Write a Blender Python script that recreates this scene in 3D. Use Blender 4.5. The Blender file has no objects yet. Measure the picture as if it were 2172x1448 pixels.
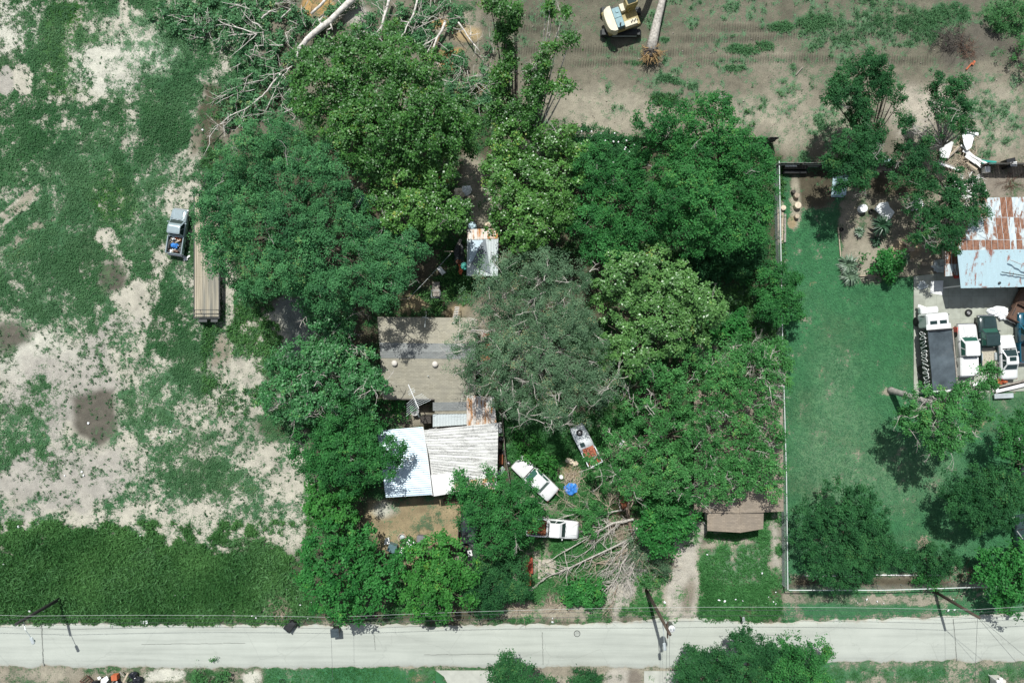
import bpy, math, random
import numpy as np
from mathutils import Vector, Matrix

# ------------------------------------------------------------------ camera, sky, sun, exposure
SC = bpy.context.scene
COL = SC.collection
R = math.radians
CAM_H = 72.0          # drone height in metres
PPM = 20.0            # photo pixels per metre on the ground
cam_d = bpy.data.cameras.new("camera")
cam = bpy.data.objects.new("camera", cam_d); COL.objects.link(cam)
cam.location = (0, 0, CAM_H); cam.rotation_euler = (0, 0, 0)
cam_d.sensor_width = 36.0
cam_d.lens = 36.0 * CAM_H / (2172 / PPM)
cam_d.clip_start = 0.5; cam_d.clip_end = 3000
SC.camera = cam

SUN_EL = R(58.5); SUN_AZ = R(-14.5)     # sun stands behind the top edge of the picture
world = bpy.data.worlds.new("World"); SC.world = world; world.use_nodes = True
wn = world.node_tree.nodes; wl = world.node_tree.links
sky = wn.new("ShaderNodeTexSky"); sky.sky_type = 'NISHITA'; sky.sun_disc = False
sky.sun_elevation = SUN_EL; sky.sun_rotation = SUN_AZ
hsv = wn.new("ShaderNodeHueSaturation"); hsv.inputs["Saturation"].default_value = 0.55
wl.new(sky.outputs[0], hsv.inputs["Color"]); wl.new(hsv.outputs[0], wn["Background"].inputs[0]); wn["Background"].inputs[1].default_value = 0.10
sun_d = bpy.data.lights.new("sun", 'SUN'); sun_d.energy = 4.6; sun_d.angle = R(0.55); sun_d.color = (1.0, 0.992, 0.955)
sun = bpy.data.objects.new("sun", sun_d); COL.objects.link(sun)
sdir = Vector((math.sin(SUN_AZ) * math.cos(SUN_EL), math.cos(SUN_AZ) * math.cos(SUN_EL), math.sin(SUN_EL)))
sun.rotation_euler = (-sdir).to_track_quat('-Z', 'Y').to_euler(); sun.location = (0, 0, 60)
SC.view_settings.view_transform = 'Standard'; SC.view_settings.look = 'None'
SC.view_settings.gamma = 1.0; SC.view_settings.use_curve_mapping = False
SC.view_settings.exposure = 0.1
SC.render.engine = 'CYCLES'
SC.cycles.max_bounces = 6; SC.cycles.diffuse_bounces = 3; SC.cycles.transparent_max_bounces = 6

# ------------------------------------------------------------------ helpers
rng = np.random.default_rng(11)
rnd = random.Random(5)

def P(u, v, h=0.0):
    k = (1 - h / CAM_H) / PPM
    return Vector(((u - 1086) * k, (724 - v) * k, h))

def s2l(c):
    c = np.asarray(c, float) / 255.0
    return np.where(c <= 0.04045, c / 12.92, ((c + 0.055) / 1.055) ** 2.4)
LIT = 1.36
def A(r, g, b):
    """albedo of a sun-lit level surface that shows as this sRGB value"""
    return tuple(float(x) for x in np.clip(s2l((r, g, b)) / LIT, 0.005, 0.85))

def tag(o, label=None, cat=None, group=None, kind=None):
    if label: o["label"] = label
    if cat: o["category"] = cat
    if group: o["group"] = group
    if kind: o["kind"] = kind
    return o

def thing(name, label, cat, loc=(0, 0, 0), rz=0.0, group=None):
    o = bpy.data.objects.new(name, None); COL.objects.link(o)
    o.empty_display_size = 0.3
    o.location = loc; o.rotation_euler = (0, 0, rz)
    return tag(o, label, cat, group)

def link_mesh(name, me, m, parent=None):
    if m is not None: me.materials.append(m)
    o = bpy.data.objects.new(name, me); COL.objects.link(o)
    if parent is not None: o.parent = parent
    return o

class MB:
    """collects geometry for ONE mesh object"""
    def __init__(s, org=(0, 0, 0)):
        s.v = []; s.f = []; s.o = Vector(org)
    def add(s, vs, fs):
        b = len(s.v); s.v += [Vector(p) - s.o for p in vs]
        s.f += [tuple(i + b for i in f) for f in fs]; return s
    def hexa(s, p):
        return s.add(p, [(3, 2, 1, 0), (4, 5, 6, 7), (0, 1, 5, 4), (1, 2, 6, 5), (2, 3, 7, 6), (3, 0, 4, 7)])
    def box(s, c, d, rz=0.0, tilt=None, bev=0.0):
        x, y, z = d[0] / 2, d[1] / 2, d[2] / 2
        M = Matrix.Rotation(rz, 3, 'Z')
        if tilt: M = M @ Matrix.Rotation(tilt[0], 3, 'X') @ Matrix.Rotation(tilt[1], 3, 'Y')
        c = Vector(c)
        if bev <= 0:
            pts = [(-x, -y, -z), (x, -y, -z), (x, y, -z), (-x, y, -z), (-x, -y, z), (x, -y, z), (x, y, z), (-x, y, z)]
            return s.hexa([c + M @ Vector(p) for p in pts])
        b = min(bev, x * .9, y * .9, z * .9)
        def ring(ix, iy, zz):
            q = [(-ix + b, -iy), (ix - b, -iy), (ix, -iy + b), (ix, iy - b), (ix - b, iy), (-ix + b, iy), (-ix, iy - b), (-ix, -iy + b)]
            return [c + M @ Vector((a_, b_, zz)) for a_, b_ in q]
        return s.loft([ring(x - b * .6, y - b * .6, -z), ring(x, y, -z + b), ring(x, y, z - b), ring(x - b * .6, y - b * .6, z)])
    def loft(s, rings, cap=True, closed=True):
        n = len(rings[0]); vs = [p for r in rings for p in r]; fs = []
        for i in range(len(rings) - 1):
            for j in range(n if closed else n - 1):
                a = i * n + j; b = i * n + (j + 1) % n
                fs.append((a, b, b + n, a + n))
        if cap:
            fs.append(tuple(range(n - 1, -1, -1))); k = (len(rings) - 1) * n
            fs.append(tuple(range(k, k + n)))
        return s.add(vs, fs)
    def tube(s, pts, rad, n=6, cap=True):
        pts = [Vector(p) for p in pts]
        if not hasattr(rad, '__len__'): rad = [rad] * len(pts)
        rings = []; t0 = None; nrm = None
        for i, p in enumerate(pts):
            t = (pts[min(i + 1, len(pts) - 1)] - pts[max(i - 1, 0)])
            if t.length < 1e-6: t = Vector((0, 0, 1))
            t.normalize()
            if nrm is None: nrm = t.orthogonal().normalized()
            else:
                nrm = nrm - t * nrm.dot(t)
                nrm = nrm.normalized() if nrm.length > 1e-6 else t.orthogonal().normalized()
            b = t.cross(nrm)
            rings.append([p + (nrm * math.cos(2 * math.pi * k / n) + b * math.sin(2 * math.pi * k / n)) * rad[i] for k in range(n)])
        return s.loft(rings, cap)
    def cyl(s, c, r, h, n=16, axis='Z', r2=None):
        c = Vector(c); r2 = r if r2 is None else r2
        ax = {'X': Vector((1, 0, 0)), 'Y': Vector((0, 1, 0)), 'Z': Vector((0, 0, 1))}[axis]
        return s.tube([c - ax * h / 2, c + ax * h / 2], [r, r2], n)
    def lathe(s, c, prof, n=18, axis='Z', cap=True):
        c = Vector(c); rings = []
        for r, h in prof:
            ring = []
            for k in range(n):
                a = 2 * math.pi * k / n
                q = (r * math.cos(a), r * math.sin(a), h)
                if axis == 'Y': q = (q[0], -q[2], q[1])
                if axis == 'X': q = (q[2], q[0], q[1])
                ring.append(c + Vector(q))
            rings.append(ring)
        return s.loft(rings, cap)
    def prism(s, poly, z0, z1):
        n = len(poly)
        vs = [(p[0], p[1], z0) for p in poly] + [(p[0], p[1], z1) for p in poly]
        fs = [tuple(range(n - 1, -1, -1)), tuple(range(n, 2 * n))] + [(i, (i + 1) % n, n + (i + 1) % n, n + i) for i in range(n)]
        return s.add(vs, fs)
    def slab(s, q, th=0.05):
        """a four-cornered panel with thickness; q counter-clockwise seen from its face"""
        q = [Vector(p) for p in q]
        nn = ((q[1] - q[0]).cross(q[3] - q[0]) + (q[3] - q[2]).cross(q[1] - q[2])).normalized()
        return s.hexa([p - nn * th for p in q] + q)
    def corr(s, q, pitch=0.25, amp=0.03, th=0.02, nv=3, sag=0.0):
        """corrugated sheet: q = 4 corners ccw from above; waves step along q0->q1, ridges run q0->q3"""
        q = [Vector(p) for p in q]; L = (q[1] - q[0]).length
        nu = max(4, int(L / pitch)) * 4
        nn = (q[1] - q[0]).cross(q[3] - q[0]).normalized()
        top = []; bot = []
        for j in range(nv + 1):
            t = j / nv
            for i in range(nu + 1):
                w = i / nu
                p = (q[0] * (1 - w) + q[1] * w) * (1 - t) + (q[3] * (1 - w) + q[2] * w) * t
                p = p + nn * (amp * (0, 1, 0, -1)[i % 4])
                top.append(p); bot.append(p - nn * th)
        N = len(top); fs = []; W = nu + 1
        for j in range(nv):
            for i in range(nu):
                a = j * W + i
                fs.append((a, a + 1, a + W + 1, a + W)); fs.append((N + a + W, N + a + W + 1, N + a + 1, N + a))
        for i in range(nu):
            fs.append((N + i, N + i + 1, i + 1, i)); k = nv * W + i; fs.append((k, k + 1, N + k + 1, N + k))
        for j in range(nv):
            a = j * W; fs.append((a, a + W, N + a + W, N + a)); b = a + nu; fs.append((N + b, N + b + W, b + W, b))
        return s.add(top + bot, fs)
    def blob(s, c, r, seed=0, rough=0.25, nu=10, nv=6):
        q = random.Random(seed); c = Vector(c)
        rings = []
        for j in range(1, nv):
            ph = math.pi * j / nv - math.pi / 2
            rings.append([c + Vector((r[0] * math.cos(ph) * math.cos(2 * math.pi * i / nu), r[1] * math.cos(ph) * math.sin(2 * math.pi * i / nu), r[2] * math.sin(ph))) * (1 + q.uniform(-rough, rough)) if True else c for i in range(nu)])
        rings = [[c + (p - c) for p in ring] for ring in rings]
        return s.loft(rings)
    def build(s, name, m, parent=None, smooth=False):
        me = bpy.data.meshes.new(name)
        me.from_pydata([tuple(p) for p in s.v], [], s.f)
        if smooth: me.polygons.foreach_set("use_smooth", [True] * len(me.polygons))
        me.update()
        return link_mesh(name, me, m, parent)

# blob() is jittered about its own centre
def _blob(s, c, r, seed=0, rough=0.25, nu=10, nv=6):
    q = random.Random(seed); c = Vector(c); rings = []
    for j in range(0, nv + 1):
        ph = math.pi * (0.04 + 0.92 * j / nv) - math.pi / 2
        rings.append([c + Vector((r[0] * math.cos(ph) * math.cos(2 * math.pi * i / nu), r[1] * math.cos(ph) * math.sin(2 * math.pi * i / nu), r[2] * math.sin(ph))) * (1 + q.uniform(-rough, rough)) for i in range(nu)])
    return s.loft(rings)
MB.blob = _blob

# ------------------------------------------------------------------ materials
def new_mat(name):
    m = bpy.data.materials.new(name); m.use_nodes = True
    nt = m.node_tree; return m, nt, nt.nodes["Principled BSDF"]
def N(nt, kind, **kw):
    n = nt.nodes.new(kind)
    for k, v in kw.items(): setattr(n, k, v)
    return n
def noise(nt, scale, detail=4, coord='Object', rough=0.6, stretch=None):
    tc = N(nt, "ShaderNodeTexCoord"); n = N(nt, "ShaderNodeTexNoise")
    n.inputs["Scale"].default_value = scale; n.inputs["Detail"].default_value = detail; n.inputs["Roughness"].default_value = rough
    src = tc.outputs[coord]
    if stretch:
        mp = N(nt, "ShaderNodeMapping"); mp.inputs["Scale"].default_value = stretch
        nt.links.new(src, mp.inputs[0]); src = mp.outputs[0]
    nt.links.new(src, n.inputs["Vector"]); return n.outputs[0]
def ramp(nt, fac, stops):
    r = N(nt, "ShaderNodeValToRGB"); e = r.color_ramp.elements
    while len(e) < len(stops): e.new(0.5)
    for el, (p, c) in zip(e, stops):
        el.position = p; el.color = (*c, 1) if len(c) == 3 else c
    nt.links.new(fac, r.inputs[0]); return r.outputs[0]
def mixc(nt, fac, a, b, blend='MIX'):
    x = N(nt, "ShaderNodeMix", data_type='RGBA', blend_type=blend)
    for i, val in ((0, fac), (6, a), (7, b)):
        if isinstance(val, (int, float)): x.inputs[i].default_value = val
        elif isinstance(val, tuple): x.inputs[i].default_value = (*val, 1)
        else: nt.links.new(val, x.inputs[i])
    return x.outputs[2]
def bump(nt, bsdf, h, strength=0.3, dist=0.05):
    b = N(nt, "ShaderNodeBump"); b.inputs["Strength"].default_value = strength; b.inputs["Distance"].default_value = dist
    nt.links.new(h, b.inputs["Height"]); nt.links.new(b.outputs[0], bsdf.inputs["Normal"])
def tone(c, k): return tuple(min(0.9, x * k) for x in c)

def M_plain(name, c, rough=0.7, metal=0.0, var=0.25, scale=3.0, c2=None, bmp=0.0, coat=0.0):
    m, nt, b = new_mat(name)
    n = noise(nt, scale, 5)
    col = ramp(nt, n, [(0.3, tone(c, 1 - var)), (0.7, c2 if c2 else tone(c, 1 + var * .6))])
    nt.links.new(col, b.inputs["Base Color"])
    b.inputs["Roughness"].default_value = rough; b.inputs["Metallic"].default_value = metal
    if coat: b.inputs["Coat Weight"].default_value = coat; b.inputs["Coat Roughness"].default_value = 0.1
    if bmp: bump(nt, b, n, bmp)
    return m
def M_rust(name, base, rust=(0.20, 0.075, 0.03), amount=0.5, scale=1.2, rough=0.55, metal=0.25, stretch=(1, 1, 1)):
    m, nt, b = new_mat(name)
    n = noise(nt, scale, 6, stretch=stretch, rough=0.7)
    n2 = noise(nt, scale * 7, 4)
    rc = ramp(nt, n2, [(0.3, tone(rust, 0.6)), (0.7, tone(rust, 1.5))])
    bc = ramp(nt, n2, [(0.25, tone(base, 0.82)), (0.7, base)])
    p = 1 - amount
    f = ramp(nt, n, [(max(0.0, p - .06), (0, 0, 0)), (min(1.0, p + .06), (1, 1, 1))])
    nt.links.new(mixc(nt, f, bc, rc), b.inputs["Base Color"])
    b.inputs["Roughness"].default_value = rough; b.inputs["Metallic"].default_value = metal
    return m
def M_panels(name, base, rust, amount=.5):
    m, nt, b = new_mat(name)
    tc = N(nt, "ShaderNodeTexCoord"); br = N(nt, "ShaderNodeTexBrick"); br.offset = 0.0
    br.inputs["Scale"].default_value = 1; br.inputs["Brick Width"].default_value = .62; br.inputs["Row Height"].default_value = 2.3; br.inputs["Mortar Size"].default_value = .018; br.inputs["Bias"].default_value = 0
    br.inputs["Color1"].default_value = (0, 0, 0, 1); br.inputs["Color2"].default_value = (1, 1, 1, 1); br.inputs["Mortar"].default_value = (.1, .1, .1, 1)
    nt.links.new(tc.outputs["Object"], br.inputs["Vector"])
    n = noise(nt, 1.3, 6, stretch=(1.6, .5, 1), rough=.7); n2 = noise(nt, 7, 4)
    f = mixc(nt, .42, ramp(nt, n, [(.25, (0, 0, 0)), (.75, (1, 1, 1))]), br.outputs[0])
    f = ramp(nt, f, [(max(0, 1 - amount - .05), (0, 0, 0)), (1 - amount + .05, (1, 1, 1))])
    c = mixc(nt, f, ramp(nt, n2, [(.25, tone(base, .85)), (.7, base)]), ramp(nt, n2, [(.3, tone(rust, .6)), (.7, tone(rust, 1.5))]))
    nt.links.new(mixc(nt, br.outputs[1], c, tone(base, .9)), b.inputs["Base Color"]); b.inputs["Roughness"].default_value = .6; return m
def M_shingle(name, c, c2, sx=3.2, sy=7.0):
    m, nt, b = new_mat(name)
    tc = N(nt, "ShaderNodeTexCoord"); br = N(nt, "ShaderNodeTexBrick")
    br.inputs["Scale"].default_value = 1.0; br.inputs["Brick Width"].default_value = 0.35; br.inputs["Row Height"].default_value = 0.16
    br.inputs["Mortar Size"].default_value = 0.012
    br.inputs["Color1"].default_value = (*tone(c, 1.12), 1); br.inputs["Color2"].default_value = (*tone(c, .85), 1); br.inputs["Mortar"].default_value = (*tone(c, .62), 1)
    nt.links.new(tc.outputs["Object"], br.inputs["Vector"])
    n = noise(nt, 0.7, 5)
    st = noise(nt, 1.0, 4, stretch=(0.35, 3.5, 1))
    k = mixc(nt, ramp(nt, n, [(0.35, (0, 0, 0)), (0.7, (.6, .6, .6))]), br.outputs[0], c2)
    k = mixc(nt, 0.55, k, ramp(nt, st, [(0.3, (0.72, 0.72, 0.72)), (0.7, (1.15, 1.15, 1.15))]), 'MULTIPLY')
    nt.links.new(k, b.inputs["Base Color"]); b.inputs["Roughness"].default_value = 0.9
    bump(nt, b, br.outputs[1], -0.4, 0.02); return m
def M_glass(name, c):
    m, nt, b = new_mat(name); b.inputs["Base Color"].default_value = (*c, 1)
    b.inputs["Roughness"].default_value = 0.08; b.inputs["Specular IOR Level"].default_value = 0.7; return m
def M_bark(name, c, scale=5):
    m, nt, b = new_mat(name); n = noise(nt, scale, 6, stretch=(1, 1, 0.4))
    nt.links.new(ramp(nt, n, [(0.3, tone(c, .5)), (0.65, tone(c, 1.2))]), b.inputs["Base Color"])
    b.inputs["Roughness"].default_value = 0.9; bump(nt, b, n, 0.6, 0.06); return m
def M_leaf(name, dark, light, rough=0.45, trans=0.22, spec=0.15):
    m, nt, b = new_mat(name)
    at = N(nt, "ShaderNodeAttribute", attribute_name="var")
    col = ramp(nt, at.outputs["Fac"], [(0.0, dark), (0.5, tuple((a + c) / 2 for a, c in zip(dark, light))), (0.92, light), (1.0, (min(.4, light[0] * 2.0), light[1] * 1.08, light[2]))])
    nt.links.new(col, b.inputs["Base Color"]); b.inputs["Roughness"].default_value = rough
    b.inputs["Specular IOR Level"].default_value = spec
    tr = N(nt, "ShaderNodeBsdfTranslucent"); mx = N(nt, "ShaderNodeMixShader"); mx.inputs[0].default_value = trans
    nt.links.new(mixc(nt, 0.4, col, (0.10, 0.30, 0.03)), tr.inputs[0])
    nt.links.new(b.outputs[0], mx.inputs[1]); nt.links.new(tr.outputs[0], mx.inputs[2])
    nt.links.new(mx.outputs[0], nt.nodes["Material Output"].inputs[0]); return m

MAT = {}
MAT['white_paint'] = M_plain('white_paint', (0.70, 0.71, 0.70), 0.35, var=0.13, scale=1.4, coat=.3)
MAT['white_board'] = M_plain('white_board', (0.78, 0.78, 0.76), 0.8, var=0.15, scale=4)
MAT['silver_paint'] = M_plain('silver_paint', (0.34, 0.42, 0.44), 0.3, metal=0.35, var=0.08, coat=.4)
MAT['dark_green_paint'] = M_plain('dark_green_paint', (0.022, 0.045, 0.045), 0.3, var=0.2, coat=.5)
MAT['blue_paint'] = M_plain('blue_paint', (0.01, 0.09, 0.14), 0.3, var=0.2, coat=.5)
MAT['black_paint'] = M_plain('black_paint', (0.025, 0.03, 0.033), 0.4, var=0.3, coat=.3)
MAT['wreck_paint'] = M_rust('wreck_paint', (0.78, 0.82, 0.82), amount=.27, scale=2.2, metal=.0)
MAT['glass'] = M_glass('glass', (0.015, 0.035, 0.033))
MAT['green_glass'] = M_glass('green_glass', (0.03, 0.10, 0.075))
MAT['tyre'] = M_plain('tyre', (0.022, 0.022, 0.022), 0.9, var=0.4)
MAT['rim'] = M_plain('rim', (0.42, 0.42, 0.42), 0.4, metal=0.6)
MAT['lamp_white'] = M_plain('lamp_white', (0.75, 0.75, 0.72), 0.15, var=.05)
MAT['lamp_red'] = M_plain('lamp_red', (0.35, 0.01, 0.01), 0.2, var=.05)
MAT['chrome'] = M_plain('chrome', (0.6, 0.6, 0.6), 0.25, metal=0.9, var=.1)
MAT['black_plastic'] = M_plain('black_plastic', (0.02, 0.022, 0.023), 0.45, var=.4)
MAT['rust'] = M_plain('rust', (0.22, 0.075, 0.032), 0.9, var=.5, scale=4)
MAT['rust_red'] = M_plain('rust_red', (0.30, 0.06, 0.03), 0.85, var=.45, scale=4)
MAT['wood_pale'] = M_plain('wood_pale', (0.46, 0.38, 0.28), 0.9, var=.3, scale=5)
MAT['wood_grey'] = M_plain('wood_grey', (0.30, 0.27, 0.23), 0.9, var=.4, scale=5)
MAT['wood_dark'] = M_plain('wood_dark', (0.075, 0.065, 0.055), 0.9, var=.4, scale=5)
MAT['wood_brown'] = M_plain('wood_brown', (0.13, 0.075, 0.05), 0.85, var=.4, scale=5)
MAT['fence_dark'] = M_plain('fence_dark', (0.10, 0.10, 0.09), 0.85, var=.35, scale=3)
MAT['steel_dark'] = M_plain('steel_dark', (0.05, 0.055, 0.055), 0.6, metal=.4, var=.4)
MAT['galv'] = M_plain('galv', (0.55, 0.60, 0.60), 0.45, metal=.4, var=.2, scale=2)
MAT['concrete'] = M_plain('concrete', A(198, 200, 188), 0.9, var=.16, scale=1.1, bmp=.1)
MAT['tarp_black'] = M_plain('tarp_black', (0.085, 0.108, 0.122), 0.22, var=.45, scale=.7)
MAT['tarp_blue'] = M_plain('tarp_blue', (0.04, 0.22, 0.62), 0.4, var=.25)
MAT['tarp_white'] = M_plain('tarp_white', (0.82, 0.84, 0.84), 0.45, var=.08)
MAT['cream'] = M_plain('cream', (0.66, 0.60, 0.43), 0.45, var=.14, scale=2)
MAT['ochre'] = M_plain('ochre', (0.34, 0.27, 0.10), 0.5, var=.35, scale=4)
MAT['teal_grey'] = M_plain('teal_grey', (0.13, 0.22, 0.24), 0.4, var=.25, metal=.3)
MAT['teal'] = M_plain('teal', (0.02, 0.30, 0.24), 0.5, var=.2)
MAT['orange'] = M_plain('orange', (0.50, 0.13, 0.05), 0.7, var=.3)
MAT['red'] = M_plain('red', (0.50, 0.05, 0.03), 0.4, var=.2)
MAT['bag_black'] = M_plain('bag_black', (0.018, 0.020, 0.026), 0.22, var=.4)
MAT['sack'] = M_plain('sack', (0.70, 0.60, 0.45), 0.8, var=.3)
MAT['stone'] = M_plain('stone', (0.42, 0.34, 0.26), 0.95, var=.35, scale=3)
MAT['bark'] = M_bark('bark', (0.16, 0.13, 0.10))
MAT['bark_pale'] = M_bark('bark_pale', (0.46, 0.43, 0.38))
MAT['bark_white'] = M_bark('bark_white', (0.66, 0.62, 0.56), 3)
MAT['bark_grey'] = M_bark('bark_grey', (0.34, 0.32, 0.29))
MAT['root'] = M_bark('root', (0.36, 0.24, 0.11))
MAT['brush'] = M_bark('brush', (0.40, 0.33, 0.25))
MAT['pole'] = M_bark('pole', (0.085, 0.062, 0.045), 3)
MAT['pole_dark'] = M_bark('pole_dark', (0.035, 0.034, 0.032), 3)
MAT['wire'] = M_plain('wire', (0.07, 0.075, 0.08), 0.5, var=.1)
MAT['wire_pale'] = M_plain('wire_pale', (0.6, 0.65, 0.62), 0.5, var=.1)
MAT['chain'] = M_plain('chain', (0.42, 0.48, 0.46), 0.5, metal=.5, var=.1)
MAT['petal'] = M_plain('petal', (0.85, 0.84, 0.84), 0.7, var=.05)
MAT['wall_cream'] = M_plain('wall_cream', (0.48, 0.45, 0.38), 0.85, var=.15)
MAT['wall_white'] = M_plain('wall_white', (0.62, 0.62, 0.60), 0.8, var=.15)
MAT['shingle_tan'] = M_shingle('shingle_tan', A(186, 180, 160), A(164, 160, 146))
MAT['shingle_grey'] = M_shingle('shingle_grey', A(158, 161, 158), A(142, 147, 147))
MAT['shingle_brown'] = M_shingle('shingle_brown', A(170, 156, 138), A(146, 136, 124))
MAT['metal_blue'] = M_rust('metal_blue', (0.54, 0.66, 0.73), rust=(0.42, 0.50, 0.55), amount=.40, scale=.9, metal=.1, stretch=(3, 1, 1), rough=.45)
MAT['metal_white'] = M_rust('metal_white', (0.68, 0.68, 0.65), rust=(0.38, 0.38, 0.36), amount=.50, scale=1.1, metal=.05, stretch=(.5, 3, 1), rough=.7)
MAT['metal_plain'] = M_plain('metal_plain', (0.74, 0.74, 0.72), 0.5, var=.06)
MAT['metal_pale'] = M_rust('metal_pale', (0.62, 0.68, 0.68), rust=(0.35, 0.37, 0.36), amount=.35, scale=1.0, metal=.15, stretch=(.4, 4, 1))
MAT['metal_rusty'] = M_panels('metal_rusty', (0.50, 0.58, 0.60), (0.19, 0.085, 0.045), .60)
MAT['metal_sky'] = M_panels('metal_sky', (0.46, 0.62, 0.67), (0.26, 0.12, 0.09), .29)
MAT['metal_streak'] = M_rust('metal_streak', (0.74, 0.70, 0.64), rust=(0.42, 0.20, 0.07), amount=.47, scale=.9, metal=.05, stretch=(3, .5, 1))

SPEC = {   # dark, light leaf colour, leaf length, width ratio, clump radius, leaves per clump, clumps per m2, roughness
 'cotton': ((0.030, 0.104, 0.019), (0.132, 0.318, 0.066), .22, .75, .38, 46, 3.2, .34),
 'cotton_deep': ((0.018, 0.082, 0.014), (0.079, 0.233, 0.041), .21, .7, .40, 50, 3.4, .42),
 'bright': ((0.048, 0.138, 0.034), (0.167, 0.356, 0.098), .23, .75, .37, 48, 3.3, .34),
 'blue': ((0.018, 0.087, 0.034), (0.095, 0.292, 0.102), .18, .5, .38, 60, 3.6, .55),
 'deep': ((0.012, 0.078, 0.020), (0.061, 0.251, 0.061), .20, .55, .37, 52, 3.5, .55),
 'ash': ((0.018, 0.093, 0.023), (0.097, 0.315, 0.085), .20, .55, .35, 48, 3.2, .5),
 'vine': ((0.018, 0.091, 0.029), (0.088, 0.302, 0.094), .22, .7, .36, 48, 3.2, .45),
 'oak': ((0.032, 0.088, 0.038), (0.165, 0.285, 0.158), .16, .4, .40, 62, 3.6, .5),
 'dark': ((0.008, 0.053, 0.018), (0.046, 0.170, 0.053), .19, .48, .34, 58, 6.2, .6),
 'fig': ((0.014, 0.099, 0.022), (0.057, 0.254, 0.055), .28, .6, .40, 38, 2.9, .5),
 'lime': ((0.020, 0.109, 0.020), (0.071, 0.267, 0.050), .28, .6, .40, 38, 2.9, .5),
 'felled': ((0.028, 0.104, 0.044), (0.127, 0.307, 0.128), .22, .7, .38, 40, 2.2, .5),
 'weed': ((0.026, 0.104, 0.034), (0.088, 0.249, 0.078), .20, .45, .3, 24, 2.6, .6),
}
GLOSSY = ('cotton', 'bright', 'cotton_deep', 'vine')
for k, s in SPEC.items():
    MAT['leaf_' + k] = M_leaf('leaf_' + k, s[0], s[1], s[7], spec=.4 if k in GLOSSY else .16)

# ------------------------------------------------------------------ numpy noise and leaves
def vnoise(x, y, cell, seed):
    r = np.random.default_rng(seed); T = r.random((128, 128))
    fx = x / cell + 1000.3; fy = y / cell + 1000.7
    ix = np.floor(fx).astype(int); iy = np.floor(fy).astype(int)
    tx = fx - ix; ty = fy - iy; tx = tx * tx * (3 - 2 * tx); ty = ty * ty * (3 - 2 * ty)
    a = T[ix % 128, iy % 128]; b = T[(ix + 1) % 128, iy % 128]; c = T[ix % 128, (iy + 1) % 128]; d = T[(ix + 1) % 128, (iy + 1) % 128]
    return (a * (1 - tx) + b * tx) * (1 - ty) + (c * (1 - tx) + d * tx) * ty
def fbm(x, y, cell, seed, octv=4, gain=0.55):
    s = 0; w = 1; t = 0
    for o in range(octv):
        s = s + w * vnoise(x, y, cell / 2 ** o, seed + o); t += w; w *= gain
    return s / t

def leaf_mesh(name, c, nrm, size, ratio, var, m, parent=None, org=(0, 0, 0), axis=None):
    """one mesh of many small folded leaf faces"""
    n = len(c)
    nrm = nrm / np.linalg.norm(nrm, axis=1, keepdims=True)
    a = rng.normal(size=(n, 3)) if axis is None else axis
    t = a - nrm * np.sum(a * nrm, axis=1, keepdims=True); t /= np.maximum(1e-6, np.linalg.norm(t, axis=1, keepdims=True))
    b = np.cross(nrm, t)
    L = size[:, None] * .5; W = L * ratio
    fold = nrm * (W * .35)
    V = np.empty((n, 4, 3), np.float32)
    V[:, 0] = c - t * L; V[:, 1] = c + b * W + fold; V[:, 2] = c + t * L; V[:, 3] = c - b * W + fold
    V -= np.asarray(org, np.float32)
    me = bpy.data.meshes.new(name)
    me.vertices.add(4 * n); me.loops.add(4 * n); me.polygons.add(n)
    me.vertices.foreach_set("co", V.ravel())
    me.loops.foreach_set("vertex_index", np.arange(4 * n, dtype=np.int32))
    me.polygons.foreach_set("loop_start", np.arange(0, 4 * n, 4, dtype=np.int32))
    at = me.attributes.new("var", 'FLOAT', 'FACE'); at.data.foreach_set("value", np.clip(var, 0, 1).astype(np.float32))
    me.update(calc_edges=True)
    return link_mesh(name, me, m, parent)

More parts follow.
